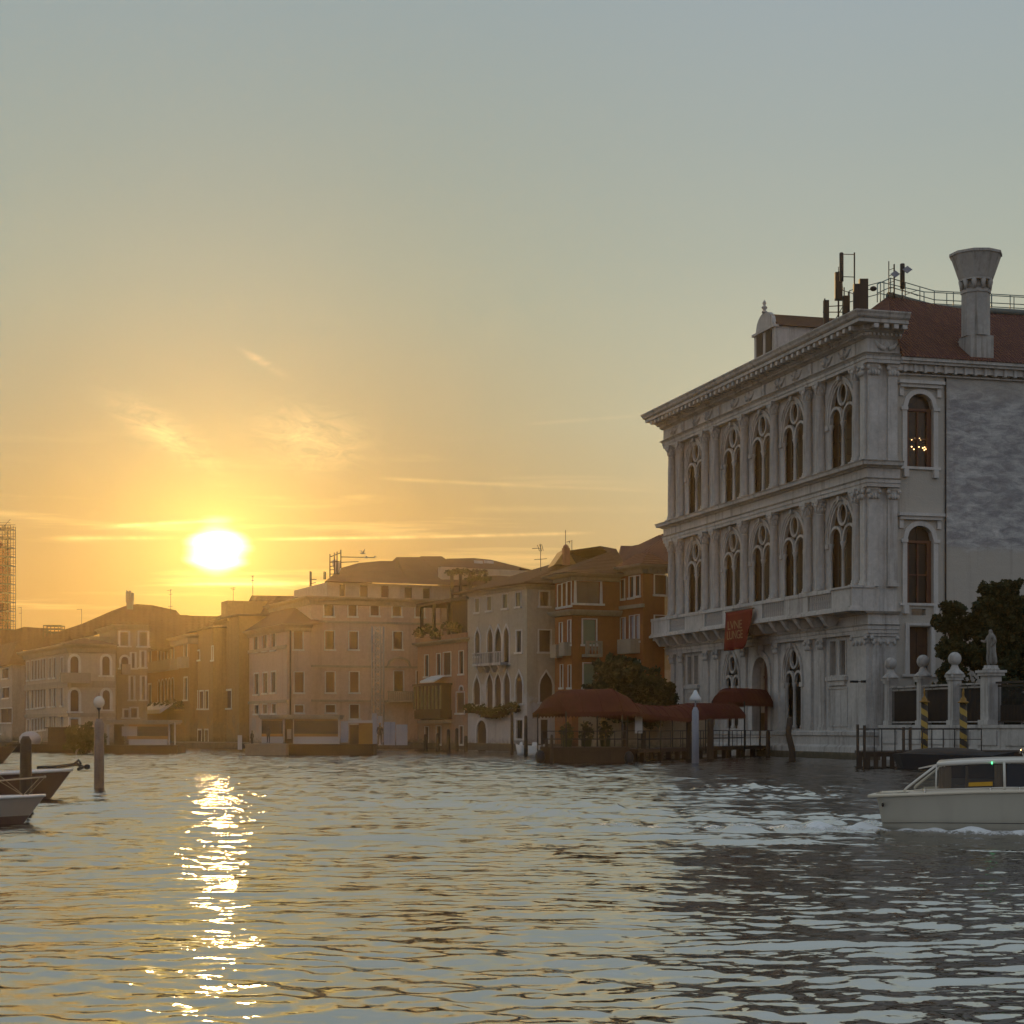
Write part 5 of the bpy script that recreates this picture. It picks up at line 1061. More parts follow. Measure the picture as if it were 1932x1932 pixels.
for i in range(n):
    z0_, z1_ = H_ * i / n, H_ * (i + 1) / n; c = -22 if i % 2 else 22; mb.tube([(c * s, 0, z0_), (-c * s, 0, z1_)], .055, 4); mb.tube([(-c * s, D_, z0_), (c * s, D_, z1_)], .05, 4)
    if i % 2 == 0: mb.tube([(-48 * s, 0, z0_), (48 * s, 0, z0_)], .05, 4)
mb.build('lattice', mat('grey_hoist_paint', (.24, .22, .2), .6, .2), o)
# --- television aerials
def aerial(px, py0, py1, Y, label, bars):
    p = at(px, py0, Y); o = empty('television_aerial', p, 0, label, 'aerial', 'aerials on the roofs'); h = (py0 - py1) / FOC * Y; mb = MB(); mb.tube([(0, 0, -.6), (0, 0, h)], .035, 5); mb.build('mast', IRON, o); mb = MB(); s = Y / FOC
    for (x0, y0, x1, y1) in bars: mb.tube([(x0 * s, 0, h - y0 * s), (x1 * s, 0, h - y1 * s)], .028, 4)
    mb.build('elements', IRON, o)
aerial(1020, 1066, 1026, 172, 'aerial with a big tilted comb above the beige house', [(-16, 9, 2, 8), (-6, 2, -2, 14), (-2, 1, 2, 14), (2, 1, 5, 13), (-12, 30, 12, 28)])
aerial(1067, 1030, 1000, 178, 'tall needle aerial on the gable of the orange house', [(0, 6, 0, 0), (-1, 4, 1, 4)])
aerial(1079, 1038, 1020, 180, 'short hooked aerial right of the needle one on the orange house', [(-11, 3, 1, 0), (-5, 0, -4, 5)])
aerial(322, 1150, 1112, 225, 'aerial with three crossbars on the broad roof left of the sun', [(-7, 2, 3, 1), (-4, 10, 3, 9), (-5, 32, 4, 32)])
aerial(440, 1134, 1108, 210, 'thin aerial with a loop on the block under the sun', [(-5, 2, 4, 1), (-3, 5, 3, 4)])
aerial(477, 1121, 1086, 205, 'slim aerial on the lower roof right of the sun', [(-3, 1, 2, 1), (-3, 9, 2, 9)])
aerial(154, 1185, 1149, 240, 'bent aerial low on the left hand roofs', [(-9, 1, 0, 0)])
aerial(40, 1184, 1145, 262, 'aerial with two short bars next to the bell tower', [(-6, 2, 0, 1), (-4, 12, 1, 12)])
o = empty('mobile_mast', at(245, 1142, 226), 0, 'cluster of pale mobile phone antennas on the broad roof', 'antenna'); mb = MB(); s = 226 / FOC
for x, z0_, z1_, r in ((-5, 5, 25, 3), (0, 5, 26, 2.5), (5, 8, 22, 3)): mb.lathe((x * s, 0, z0_ * s), [(r * s * .8, 0), (r * s, .1), (r * s, (z1_ - z0_) * s), (r * s * .6, (z1_ - z0_) * s + .1)], 8)
mb.box(-5 * s, 6 * s, -.3, .4, -.5, 10 * s); mb.tube([(-6 * s, 0, 0), (-6 * s, 0, 29 * s)], .05); mb.build('antenna_panel', RUSTW, o)
# ------------------------------------------------------------------ garden front beside the palace
GW = empty('garden_quay_wall', PW(0, 0, 0), PAL.root.rotation_euler[2], 'low white stone quay wall carrying the garden pillars', 'wall')
k = MB(); k.box(.95, 40, .0, 1.6, -1.5, .9); k.box(.95, 40, .15, 1.5, .9, 2.15); k.box(.95, 40, .05, 1.6, 2.15, 2.35)
for i in range(12): k.box(1.4 + i * 3.2, 3.6 + i * 3.2, .06, .15, 1.1, 1.95)
k.build('masonry', STONE, GW)
GR = empty('garden', PW(20, 30, 0), PAL.root.rotation_euler[2]); 
k = MB(); k.box(-19, 40, -28.4, 20, -1.5, 1.6); gr_ = k.build('ground', mat('garden_soil', (.05, .045, .03), .95, .4)); gr_.location = PW(20, 30, 0); gr_.rotation_euler = PAL.root.rotation_euler; tag(gr_, 'dark garden soil behind the quay wall', None, None, 'structure')
bpy.data.objects.remove(GR)
def pillar(x, y, label, ball=True, zt=5.2, hw_=.31):
    o = empty('garden_pillar', PW(x, y, 2.35), PAL.root.rotation_euler[2], label, 'pillar', 'white pillars of the garden front')
    k = MB(); h = zt - 2.35; k.box(-hw_ * 1.25, hw_ * 1.25, -hw_ * 1.25, hw_ * 1.25, 0, .3); k.box(-hw_, hw_, -hw_, hw_, .3, h); k.box(-hw_ * 1.3, hw_ * 1.3, -hw_ * 1.3, hw_ * 1.3, h, h + .18); k.box(-hw_ * 1.5, hw_ * 1.5, -hw_ * 1.5, hw_ * 1.5, h + .18, h + .34); k.build('shaft', STONE, o)
    if ball: k = MB(); k.lathe((0, 0, h + .34), [(.6, 0), (.58, .1), (.3, .35), (.2, .6), (.22, .7)], 14); k.ball((0, 0, h + 1.35), .42, .42, .44, 18, 12); k.build('ball', STONE, o)
    return o
pillar(1.35, .85, 'ball topped white pillar against the palace corner, the farthest one', True, 5.2)
pillar(6.0, .8, 'middle ball topped white pillar, behind the farther striped post')
pillar(10.5, .6, 'ball topped white pillar just left of the nearer striped post')
pillar(14.9, .6, 'broad white pillar with a flat cap that carries the statue', False, 5.35, .46)
# iron railings between the pillars, a beam above them
for a, b, lab in ((1.9, 5.5, 'dark iron gate panel between the first two ball pillars'), (6.5, 10.0, 'dark iron gate panel between the middle and the nearer ball pillar'), (11.0, 14.2, 'dark iron gate panel beside the statue pillar'), (15.6, 26, 'long dark iron railing right of the statue pillar')):
    o = empty('iron_gate', PW(a, .7, 2.35), PAL.root.rotation_euler[2], lab, 'gate', 'iron panels of the garden front'); k = MB(); n = int((b - a) / .16)
    for i in range(n + 1): u = (b - a) * i / n; k.tube([(u, 0, 0), (u, 0, 2.5)], .022, 4)
    k.build('bars', IRON, o); k = MB(); k.box(.1, b - a - .1, .08, .12, .2, 2.28 if b < 15 else 1.2); k.build('backing_sheet', mat('brown_gate_sheet', (.045, .036, .028), .8, .3), o); k = MB(); k.box(0, b - a, -.04, .04, .15, .23); k.box(0, b - a, -.05, .05, 2.3, 2.42); k.box(0, b - a, -.2, .2, 2.5, 2.62); k.build('beam', STONE_D if b < 15 else IRON, o)
# statue: a draped standing figure, one continuous body
def figure(name, joints, edges, radii, m, parent, sub=2):
    me = bpy.data.meshes.new(name); me.from_pydata(joints, edges, []); o = bpy.data.objects.new(name, me); COL.objects.link(o); o.parent = parent
    sk = o.modifiers.new('skin', 'SKIN'); o.modifiers.new('sub', 'SUBSURF').levels = sub; o.modifiers['sub'].render_levels = sub
    for i, r in enumerate(radii): me.skin_vertices[0].data[i].radius = (r, r) if not isinstance(r, tuple) else r
    me.skin_vertices[0].data[0].use_root = True; sk.use_smooth_shade = True; me.materials.append(m); return o
st_ = empty('statue', PW(14.9, .6, 5.69), PAL.root.rotation_euler[2], 'weathered white statue of a robed figure on the broad garden pillar', 'statue')
k = MB(); k.lathe((0, 0, 0), [(.52, 0), (.5, .12), (.44, .15), (.42, .3)], 12); k.build('base', STONE_D, st_)
J = [(0, 0, 1.35), (0, .02, 1.75), (0, 0, 2.1), (0, -.02, 2.28), (.02, -.05, 2.52), (-.3, 0, 2.05), (-.52, -.1, 1.75), (-.72, -.3, 1.85), (.3, .02, 2.05), (.42, .06, 1.7), (.30, -.18, 1.45), (-.15, 0, 1.2), (-.22, -.08, .75), (-.3, .02, .3), (.18, 0, 1.2), (.22, .02, .7), (.24, .02, .28)]
E_ = [(0, 1), (1, 2), (2, 3), (3, 4), (2, 5), (5, 6), (6, 7), (2, 8), (8, 9), (9, 10), (0, 11), (11, 12), (12, 13), (0, 14), (14, 15), (15, 16)]
RR = [.30, .25, .24, .09, .16, .12, .09, .07, .12, .1, .08, .18, .13, .09, .22, .25, .3]
figure('body', J, E_, RR, mat('statue_stone', (.25, .24, .22), .85, .5, 2, .8, .3, .2, (.05, .048, .04)), st_)
# trees in the garden
def tree(x, y, z0, H_, blobs, label, n=1500, leaf=LEAF, s=.17, group='trees of the palace garden', base=None):
    p = base or PW(x, y, z0); o = empty('garden_tree', p, 0, label, 'tree', group)
    k = MB(); k.tube([(0, 0, -.3), (.1, 0, H_ * .3), (0, .1, H_ * .55), (.05, 0, H_ * .8)], [.22, .17, .12, .05], 8)
    for (bx_, by_, bz_, r) in blobs: k.tube([(.05, 0, min(H_ * .4, bz_ * .7)), (bx_ * .6, by_ * .6, bz_ * .85), (bx_, by_, bz_)], [.09, .06, .02], 5)
    k.build('trunk', WOOD_D, o); c = MB()
    for (bx_, by_, bz_, r) in blobs:
        leafblob(c, (bx_, by_, bz_), (r, r, r * .8), int(n * r * r / 1.5), s * .78)
        for _ in range(int(11 * r)):
            v = Vector((random.gauss(0, 1), random.gauss(0, 1), random.gauss(0, .9))).normalized() * r * random.uniform(.85, 1.2)
            leafblob(c, (bx_ + v.x, by_ + v.y, bz_ + v.z * .8), (.34 * r ** .5, .34 * r ** .5, .32 * r ** .5), int(75), s * .72)
    c.build('crown', leaf, o, fix=False); return o
def tb(px, py, Y, base): q = at(px, py, Y) - base; return q
def tree_at(px, pyb, Y, z0, pts, label, **kw):
    b = at(px, pyb, Y); b.z = z0; bl = [(*(at(a, c, Y + d) - b), r) for a, c, d, r in pts]
    return tree(0, 0, 0, max(q[2] for q in bl), bl, label, base=b, **kw)
tree_at(1812, 1330, 116.5, 1.6, [(1800, 1150, 0, .7), (1783, 1178, 0, .75), (1815, 1185, .5, .9), (1790, 1225, 0, .85), (1828, 1235, .5, 1.0), (1797, 1265, 0, .8)], 'smaller dark evergreen tree close to the palace wall', n=1500)
tree_at(1890, 1330, 117, 1.6, [(1878, 1118, .5, .9), (1899, 1112, 0, .8), (1908, 1140, 0, 1.0), (1862, 1150, 0, 1.0), (1890, 1160, .5, 1.2), (1918, 1185, 0, .7), (1868, 1200, 0, 1.2), (1905, 1215, .5, 1.1), (1845, 1240, 0, .9), (1885, 1260, 0, 1.2)], 'large rounded dark evergreen tree behind the statue', n=1700)
tree_at(1960, 1330, 118, 1.6, [(1945, 1215, 0, 1.2), (1960, 1180, 0, 1.3), (1928, 1265, 0, .9), (1950, 1280, 0, 1.2), (1990, 1240, 0, 1.6)], 'dark evergreen tree cut by the right edge', n=1500)
hd = MB()
for x in np.arange(1.6, 26, .8): leafblob(hd, (float(x), 3.0 + .3 * math.sin(x * 2.1), 1.9), (.8, .6, 2.0 + .3 * math.sin(x * 1.7)), 320, .15)
o = empty('garden_hedge', PW(0, 0, 1.6), PAL.root.rotation_euler[2], 'dark clipped hedge behind the iron panels of the garden', 'hedge'); hd.build('foliage', LEAF, o, fix=False)
# bushy dome behind the red awning
tree_at(1178, 1330, 150, .3, [(1165, 1275, 0, 2.0), (1150, 1300, 0, 1.6), (1190, 1290, 0, 2.1), (1215, 1305, 0, 1.7), (1240, 1320, 0, 1.6), (1140, 1325, 0, 1.4), (1175, 1325, 0, 2.2), (1225, 1335, 0, 1.8), (1160, 1262, 1, 1.0)], 'broad dark bushy tree behind the red landing awning', n=620, s=.24, group='bushes on the bank')
fw = empty('garden_wall', at(1170, 1380, 152), 0, 'low dull plaster garden wall under the bushy tree', 'wall'); fw.location.z = 0; k = MB(); k.box(-3.5, 12.5, 0, .5, -1, 3.4); k.build('masonry', P_DULL, fw)
# quay slabs behind the moorings
qk = MB()
pts = [(-60, 205), (-27, 186), (-5, 185), (2, 163), (14, 168), (24, 160)]
for (a, b) in zip(pts[:-1], pts[1:]):
    A, B_ = Vector(a), Vector(b); d = (B_ - A).normalized(); nrm_ = Vector((-d.y, d.x)); q = [A, B_, B_ + nrm_ * 30, A + nrm_ * 30]
    qk.add([(p.x, p.y, z) for z in (-1, .55 + .004 * len(qk.v)) for p in q], [(0, 1, 5, 4), (1, 2, 6, 5), (2, 3, 7, 6), (3, 0, 4, 7), (4, 5, 6, 7)])
o = qk.build('quay', mat('dark_wet_quay', (.10, .08, .055), .85, .5, 1.5, .4, .3), fix=False); tag(o, 'stone quay along the far bank', None, None, 'structure')
# ------------------------------------------------------------------ landing awnings
def vault(pts, name, label, posts, val=.35, ex=2.4):
    """barrel awning along a line of (x, y, half width, eaves height, rise)"""
    p0 = Vector((pts[0][0], pts[0][1], 0)); o = empty('landing_awning', p0, 0, label, 'awning', 'maroon awnings of the palace landing'); k = MB(); n = 10; vs = []
    for i, (x, y, h_, z, rise) in enumerate(pts):
        a = Vector(pts[max(i - 1, 0)][:2]); b = Vector(pts[min(i + 1, len(pts) - 1)][:2]); d = (b - a).normalized(); s = Vector((d.y, -d.x))
        for j in range(n + 1):
            t = -1 + 2 * j / n; vs.append((x - p0.x + s.x * h_ * t, y - p0.y + s.y * h_ * t, z + rise * (1 - abs(t) ** ex)))
    k.add(vs, [(i * (n + 1) + j, i * (n + 1) + j + 1, (i + 1) * (n + 1) + j + 1, (i + 1) * (n + 1) + j) for i in range(len(pts) - 1) for j in range(n)], True)
    v2 = []; f2 = []
    for e, j in ((0, 0), (0, n)):
        for i in range(len(pts) - 1):
            A = Vector(vs[i * (n + 1) + j]); B_ = Vector(vs[(i + 1) * (n + 1) + j]); m_ = max(1, int((B_ - A).length / .22))
            for q in range(m_):
                a, b = A.lerp(B_, q / m_), A.lerp(B_, (q + 1) / m_); c = (a + b) / 2; l = len(v2); v2 += [a, b, b + Vector((0, 0, -val * .6)), c + Vector((0, 0, -val)), a + Vector((0, 0, -val * .6))]; f2.append((l, l + 1, l + 2, l + 3, l + 4))
    k.add(v2, f2)
    for i in (0, len(pts) - 1): k.add([vs[i * (n + 1) + j] for j in range(n + 1)], [tuple(range(n + 1))])
    k.build('canvas', REDCLOTH, o, fix=False)
    k = MB()
    for i in range(len(pts) - 1):                                  # sewn seams over the hoops
        A = [Vector(vs[i * (n + 1) + j]) for j in range(n + 1)]; B_ = [Vector(vs[(i + 1) * (n + 1) + j]) for j in range(n + 1)]; m_ = max(1, round((B_[5] - A[5]).length / 1.1))
        for q in range(m_): k.tube([a.lerp(b, q / m_) + Vector((0, 0, .01)) for a, b in zip(A, B_)], .028, 5)
    k.build('hoop_seams', REDCLOTH, o)
    for i in posts:
        x, y, h_, z, _ = pts[i]; a = Vector(pts[max(i - 1, 0)][:2]); b = Vector(pts[min(i + 1, len(pts) - 1)][:2]); d = (b - a).normalized(); s = Vector((d.y, -d.x))
        for t in (-.95, .95): q = MB(); bx_, by_ = x - p0.x + s.x * h_ * t, y - p0.y + s.y * h_ * t; q.tube([(bx_, by_, .4), (bx_, by_, z + .1)], .05); q.build('post', IRON, o)
    return o
def A_(px, Y): return (px - PX0) / FOC * Y
vault([(A_(1036, 113.5), 113.5, 1.2, 3.05, .35), (A_(1041, 113.8), 113.8, 1.5, 3.1, 1.0), (A_(1055, 114), 114, 1.6, 3.12, 1.35), (A_(1085, 114.5), 114.5, 1.6, 3.15, 1.45), (A_(1150, 115), 115, 1.6, 3.2, 1.45), (A_(1165, 116), 116, 1.6, 3.15, 1.15), (A_(1180, 117), 117, 1.4, 3.05, .8), (A_(1215, 119), 119, 1.3, 2.95, .7), (A_(1260, 122), 122, 1.3, 2.8, .8), (A_(1300, 125.5), 125.5, 1.3, 3.0, .85), (A_(1375, 133), 133, 1.3, 3.1, .85)], 'x', 'long maroon awning over the floating landing, humped at its water end', (1, 4, 7, 9, 10))
vault([(A_(1374, 134.6), 134.6, 1.3, 4.05, .8), (A_(1377, 135), 135, 1.3, 4.05, 1.05), (A_(1405, 138), 138, 1.3, 4.05, 1.1), (A_(1436, 142.2), 142.2, 1.3, 4.05, 1.1)], 'x', 'short maroon awning at the palace water door, above the long one', (0, 2), .35, 3.4)
# floating landing and gangway
p = at(1100, 1440, 113); o = empty('floating_landing', (A_(1100, 114), 114, 0), 0, 'dark floating landing stage under the humped maroon awning', 'landing')
k = MB(); k.box(-2.6, 2.7, -2.2, 2.4, -.6, .75); k.box(-2.7, 2.8, -2.3, 2.5, .75, .95)
for x in (-2.2, -1, .4, 1.7): k.box(x, x + .3, -2.32, -2.2, -.4, .75)
k.build('hull', WOOD_D, o); k = MB()
for x in (-2.6, -1.3, 0, 1.3, 2.6): k.tube([(x, -2.2, .9), (x, -2.2, 1.95)], .03); k.tube([(x, 2.3, .9), (x, 2.3, 1.95)], .03)
for z in (1.45, 1.95):
    for y in (-2.2, 2.3): k.tube([(-2.6, y, z), (2.6, y, z)], .025)
k.build('rail', IRON, o)
k = MB(); k.ball((-2.75, -2.35, .35), .32, .32, .45); k.ball((2.75, -2.3, .3), .3, .3, .42); k.build('fender', IRON, o)
k = MB(); k.lathe((-1.0, .6, .95), [(.3, 0), (.36, .5), (.3, .55)], 10); leafblob(k, (-1.0, .6, 1.9), (.45, .45, .6), 160, .12); k.build('potted_shrub', LEAF2, o, fix=False)
for xq in (.3, 1.5): k = MB(); k.lathe((xq, 1.9, .95), [(.3, 0), (.36, .5), (.3, .55)], 10); leafblob(k, (xq, 1.9, 1.9), (.5, .45, .7), 150, .12); k.build('potted_shrub', LEAF, o, fix=False)
A0 = Vector((A_(1170, 117), 117.0)); A1 = Vector((A_(1432, 142), 141.0)); d = (A1 - A0); Lg = d.length
o = empty('gangway', (A0.x, A0.y, 0), math.atan2(d.y, d.x), 'long gangway with thin railings leading to the palace water door', 'gangway'); k = MB(); k.box(0, Lg, -1.3, 1.3, .55, .78)
for i in range(9): x = Lg * (i + .5) / 9; k.box(x - .15, x + .15, -1.1, -.8, -1.5, .55); k.box(x - .15, x + .15, .8, 1.1, -1.5, .55)
k.build('deck', WOOD_D, o); k = MB()
for i in range(15):
    x = Lg * i / 14
    for y in (-1.25, 1.25): k.tube([(x, y, .78), (x, y, 1.95)], .028)
for z in (1.4, 1.95):
    for y in (-1.25, 1.25): k.tube([(0, y, z), (Lg, y, z)], .026)
k.build('rail', IRON, o)
k = MB(); k.box(-.3, .5, 1.2, 1.25, 1.9, 2.75); sg = empty('notice_board', (A_(1205, 117), 117, 1.2), 0, 'white notice board hanging under the maroon awning', 'sign'); k = MB(); k.box(-.24, .24, -.03, .03, .6, 1.75); k.build('board', WHITEP, sg)
# ------------------------------------------------------------------ mooring posts
YB = stripes('yellow_black_spiral', (.30, .19, .022), (.028, .02, .012), 1.5); OB = stripes('orange_brown_spiral', (.24, .12, .03), (.08, .045, .02), 1.4)
def striped(px, py_top, Y, m, label, r=.19):
    p = at(px, py_top, Y); o = empty('striped_mooring_post', (p.x, Y, 0), 0, label, 'mooring post', 'striped mooring posts'); h = p.z - .75
    k = MB(); k.lathe((0, 0, -1.2), [(r * 1.08, 0), (r, h + 1.2)], 14); k.build('pole', m, o)
    k = MB(); k.lathe((0, 0, h), [(r * 1.55, 0), (r * 1.55, .05), (r * .9, .1), (r * .8, .22), (r * .35, .32), (r * .22, .45), (r * .36, .55), (.02, .8)], 12); k.build('finial', mat('gold_cap', (.24, .13, .02), .5, .3), o)
striped(1744, 1300, 101, YB, 'yellow and black spiral post by the middle garden pillar'); striped(1817.5, 1300, 97.5, YB, 'yellow and black spiral post in front of the statue, nearest the taxi', .2)
striped(1138, 1340, 118, YB, 'yellow and black spiral post seen under the humped maroon awning'); striped(1071, 1358, 116, OB, 'faded orange spiral post at the left end of the floating landing', .2)
def post(px, py_top, Y, r, label, bend=0.0, group='plain mooring posts', m=None):
    p = at(px, py_top, Y); o = empty('mooring_post', (p.x, Y, 0), 0, label, 'mooring post', group); k = MB(); h = p.z; k.tube([(0, 0, -1.5), (bend * .2, 0, h * .25), (bend, 0, h * .6), (bend * .7, 0, h - .12), (bend * .65, 0, h)], [r * 1.1, r * 1.1, r, r * .95, r * .55], 10); k.build('pole', m or WOOD_W, o); return o
post(1299.5, 1356, 124, .19, 'dark mooring post left of the pale grey lamp pole'); post(1340, 1356, 124, .21, 'dark mooring post right of the pale grey lamp pole'); post(1496, 1352, 118.5, .2, 'bent dark mooring post before the tall twin window', -.3); post(1449, 1378, 136, .16, 'short mooring post in front of the palace water door')
post(1214, 1378, 118, .17, 'short dark mooring post under the white notice board'); post(992, 1350, 142, .14, 'tall thin mooring post at the corner of the beige house'); post(966, 1342, 150, .13, 'thin pale mooring post before the beige house door'); post(1031, 1394, 112, .11, 'thin post at the left corner of the floating landing'); post(1041, 1386, 111.4, .1, 'thin post with a light near the left of the floating landing')
post(48.8, 1389, 47, .15, 'thick dark mooring post standing among the moored boats on the left', 0, 'plain mooring posts')
for px, yt, Y in ((803, 1385, 168), (826, 1383, 167), (846, 1376, 169), (862, 1374, 169), (879, 1388, 166)): post(px, yt, Y, .17, {803: 'mooring post before the left door of the terracotta house', 826: 'mooring post under the terracotta bay window', 846: 'third mooring post along the terracotta house', 862: 'mooring post left of the right door of the terracotta house', 879: 'mooring post between terracotta and beige houses'}[px])
# lamp poles in the water
p = at(1312, 1334, 110); o = empty('lamp_pole', (p.x, 110, 0), 0, 'pale grey blue pole with a white conical lamp, before the palace', 'lamp'); k = MB(); k.tube([(0, 0, -1), (0, 0, p.z - .25), (0, 0, p.z)], [.23, .21, .1], 14); k.build('pole', GREYP, o); zt = at(0, 1302, 110).z; k = MB(); k.tube([(0, 0, p.z - .05), (0, 0, zt - .6)], .05); k.build('stem', GREYP, o); k = MB(); k.lathe((0, 0, zt - .68), [(.34, 0), (.36, .18), (.2, .42), (.06, .68)], 14); k.build('lantern', mat('milky_lamp', (.55, .56, .56), .3, .05), o)
p = at(187, 1356, 65); o = empty('harbour_lamp', (p.x, 65, 0), 0, 'grey wooden pile topped by a round white lamp, alone in the water', 'lamp'); k = MB(); k.tube([(0, 0, -1), (0, 0, p.z - .2), (0, 0, p.z)], [.19, .17, .1], 14); k.build('pole', mat('grey_weathered_pile', (.20, .165, .15), .8, .4, 2, .5, .4), o)
z1 = at(0, 1326, 65).z; k = MB(); k.lathe((0, 0, p.z), [(.03, 0), (.03, .28), (.10, .42), (.11, .5)], 12); k.build('stem', IRON, o); k = MB(); k.ball((0, 0, z1 + .02), .2, .2, .22, 18, 12); k.build('globe', mat('lamp_globe', (.55, .5, .42), .2, .05), o); k = MB(); k.tube([(0, 0, z1 + .2), (-.0, 0, z1 + .36)], .012); k.build('spike', IRON, o)
for px, Y in ((155, 150),): p = at(184.5 - 38, 1384, Y); o = empty('quay_lamp', (p.x, Y, 0), 0, 'small white lamp on a pale pole at the far left quay', 'lamp'); k = MB(); k.tube([(0, 0, -.5), (0, 0, p.z)], .2); k.build('pole', GREYP, o); k = MB(); k.ball((0, 0, p.z + .3), .28, .28, .4); k.build('globe', WHITEP, o)
# right hand landing with its railing
p = at(1616, 1448, 98); d = Vector((.985, -.17)); o = empty('timber_landing', (p.x, 98, 0), math.atan2(d.y, d.x), 'dark timber landing with piles and a thin iron railing beside the garden', 'landing'); k = MB(); k.box(0, 2.35, 0, 6, .6, .86); k.box(2.35, 9.5, -.1, 6, .2, .9)
for i in range(6): k.box(.05 + i * .43, .3 + i * .43, -.16, .12, -1.5, .84)
k.box(2.4, 9.4, -.2, .0, -.8, .62); k.build('deck', WOOD_D, o); k = MB()
for x, h in ((.06, 2.35), (.42, 2.3)): k.tube([(x, -.1, -1.5), (x, -.1, h)], .09)
for x in (2.5, 2.85): k.tube([(x, -.1, -1.5), (x, -.1, 2.2)], .09)
k.build('pile', WOOD_W, o); k = MB()
for x in (.1, .95, 1.35, 2.05, 2.45, 3.5, 4.0, 4.6, 5.2, 5.9, 6.6): k.tube([(x, .1, .86), (x, .1, 2.1)], .032)
k.tube([(.1, .1, 2.1), (6.6, .1, 2.1)], .035); k.tube([(2.4, .1, 1.55), (6.6, .1, 1.55)], .022)
for x in (3.0, 6.6): k.tube([(x, .1, 2.1), (x, 5.8, 2.1)], .03)
k.build('rail', IRON, o)
k = MB(); hull = []
p = at(1740, 1446, 96.0); o = empty('covered_boat', (p.x, 96.0, 0), math.atan2(d.y, d.x), 'dark covered boat tied to the timber landing behind the taxi', 'boat'); k.add([(-1.6, 0, .75), (-1.2, -.8, .8), (3.5, -.85, .7), (4.8, 0, .9), (3.5, .85, .7), (-1.2, .8, .8), (-1.1, 0, -.3), (-.9, -.55, -.3), (3.3, -.6, -.3), (4.2, 0, -.3), (3.3, .6, -.3), (-.9, .55, -.3)], [(0, 1, 2, 3, 4, 5), (0, 1, 7, 6), (1, 2, 8, 7), (2, 3, 9, 8), (3, 4, 10, 9), (4, 5, 11, 10), (5, 0, 6, 11)]); k.build('hull', IRON, o); k = MB(); k.lathe((1.2, 0, .72), [(1, 0), (.96, .12), (.7, .3), (.25, .4)], 12, True, 0, 2.3, .7); k.build('tarpaulin', mat('brown_tarpaulin', (.06, .05, .042), .8, .3), o)
# ------------------------------------------------------------------ water bus stops
def stop(pxa, pxb, Y, ytop, yroof, label, panels, hull, canopy=True):
    xa, xb = A_(pxa, Y), A_(pxb, Y); o = empty('water_bus_stop', (xa, Y, 0), 0, label, 'water bus stop', 'floating water bus stops'); zz = lambda py: EYE + (HOR - py) / FOC * Y; xx = lambda px: A_(px, Y) - xa
    k = MB()
    for a, b, z0_, mm in hull: pass
    k.box(0, xb - xa, 0, 4, -.5, zz(ytop) - .12); k.box(-.05, xb - xa + .05, -.06, 4.06, zz(ytop) - .12, zz(ytop)); k.build('pontoon', WOOD_D, o)
    if canopy: k = MB(); a, b = xx(canopy[0]), xx(canopy[1]); k.box(a, b, -.25, 3.6, zz(yroof), zz(yroof) + .22); k.box(a + .1, b - .1, -.1, 3.5, zz(yroof) - .14, zz(yroof)); k.build('roof', TRIM, o)
    for (a, b, y0, y1, mm, nm, dd) in panels: k = MB(); k.box(xx(a), xx(b), dd, dd + .08, zz(y1), zz(y0)); k.build(nm, mm, o)
    return o
YEL = mat('ochre_sign_band', (.24, .12, .025), .5, .15); PANW = mat('white_panel', (.36, .34, .34), .5, .12); SMOKE = glass('shelter_glass', (.05, .033, .018), .15)
c2 = lambda x, y: (431.1 + .17533 * x, 1293.3 + .17533 * y)      # enlargement of the stops
def P2(x0, x1, y0, y1, m, nm, d): a, ya_ = c2(x0, y0); b, yb_ = c2(x1, y1); return (a, b, ya_, yb_, m, nm, d)
stop(c2(190, 0)[0], c2(1560, 0)[0], 143, c2(0, 632)[1], c2(0, 345)[1], 'longer water bus stop with a white panel and dark glass before the pink palace', [
    P2(700, 1170, 350, 375, YEL, 'sign_band', .3), P2(700, 1175, 376, 520, SMOKE, 'window_panel', .3), P2(700, 1175, 521, 550, YEL, 'sign_band', .28), P2(700, 1185, 551, 628, PANW, 'side_panel', .26), P2(692, 702, 345, 628, PANW, 'post', .1), P2(1180, 1192, 345, 630, PANW, 'post', .1),
    P2(340, 565, 345, 375, YEL, 'sign_band', .9), P2(340, 565, 376, 520, SMOKE, 'window_panel', .9), P2(340, 572, 521, 550, YEL, 'sign_band', .88), P2(340, 572, 551, 622, PANW, 'side_panel', .86), P2(578, 690, 348, 628, WOOD_D, 'doorway', 1.6), P2(1200, 1280, 385, 615, GREYP, 'ticket_machine', .6), P2(605, 650, 470, 575, PANW, 'notice', 1.5),
    P2(1290, 1390, 425, 660, WOOD_D, 'booth_opening', .9), P2(1390, 1540, 405, 655, YEL, 'booth_wall', 1.0), P2(1280, 1545, 375, 400, PANW, 'booth_roof', .6)], [], (c2(330, 0)[0], c2(1200, 0)[0]))
k = MB()
o = stop(c2(190, 0)[0] - 2, c2(622, 0)[0], 141.5, c2(0, 628)[1], 0, 'low pale landing raft in front of the longer water bus stop', [P2(105, 150, 535, 690, PANW, 'mooring_board', -.3)], [], False); next(c for c in o.children if c.name.startswith('pontoon')).data.materials[0] = mat('pale_raft_boards', (.26, .20, .14), .8, .3)
c3 = lambda x, y: (154 + .17533 * x, 1293.3 + .17533 * y)
def P3(x0, x1, y0, y1, m, nm, d): a, ya_ = c3(x0, y0); b, yb_ = c3(x1, y1); return (a, b, ya_, yb_, m, nm, d)
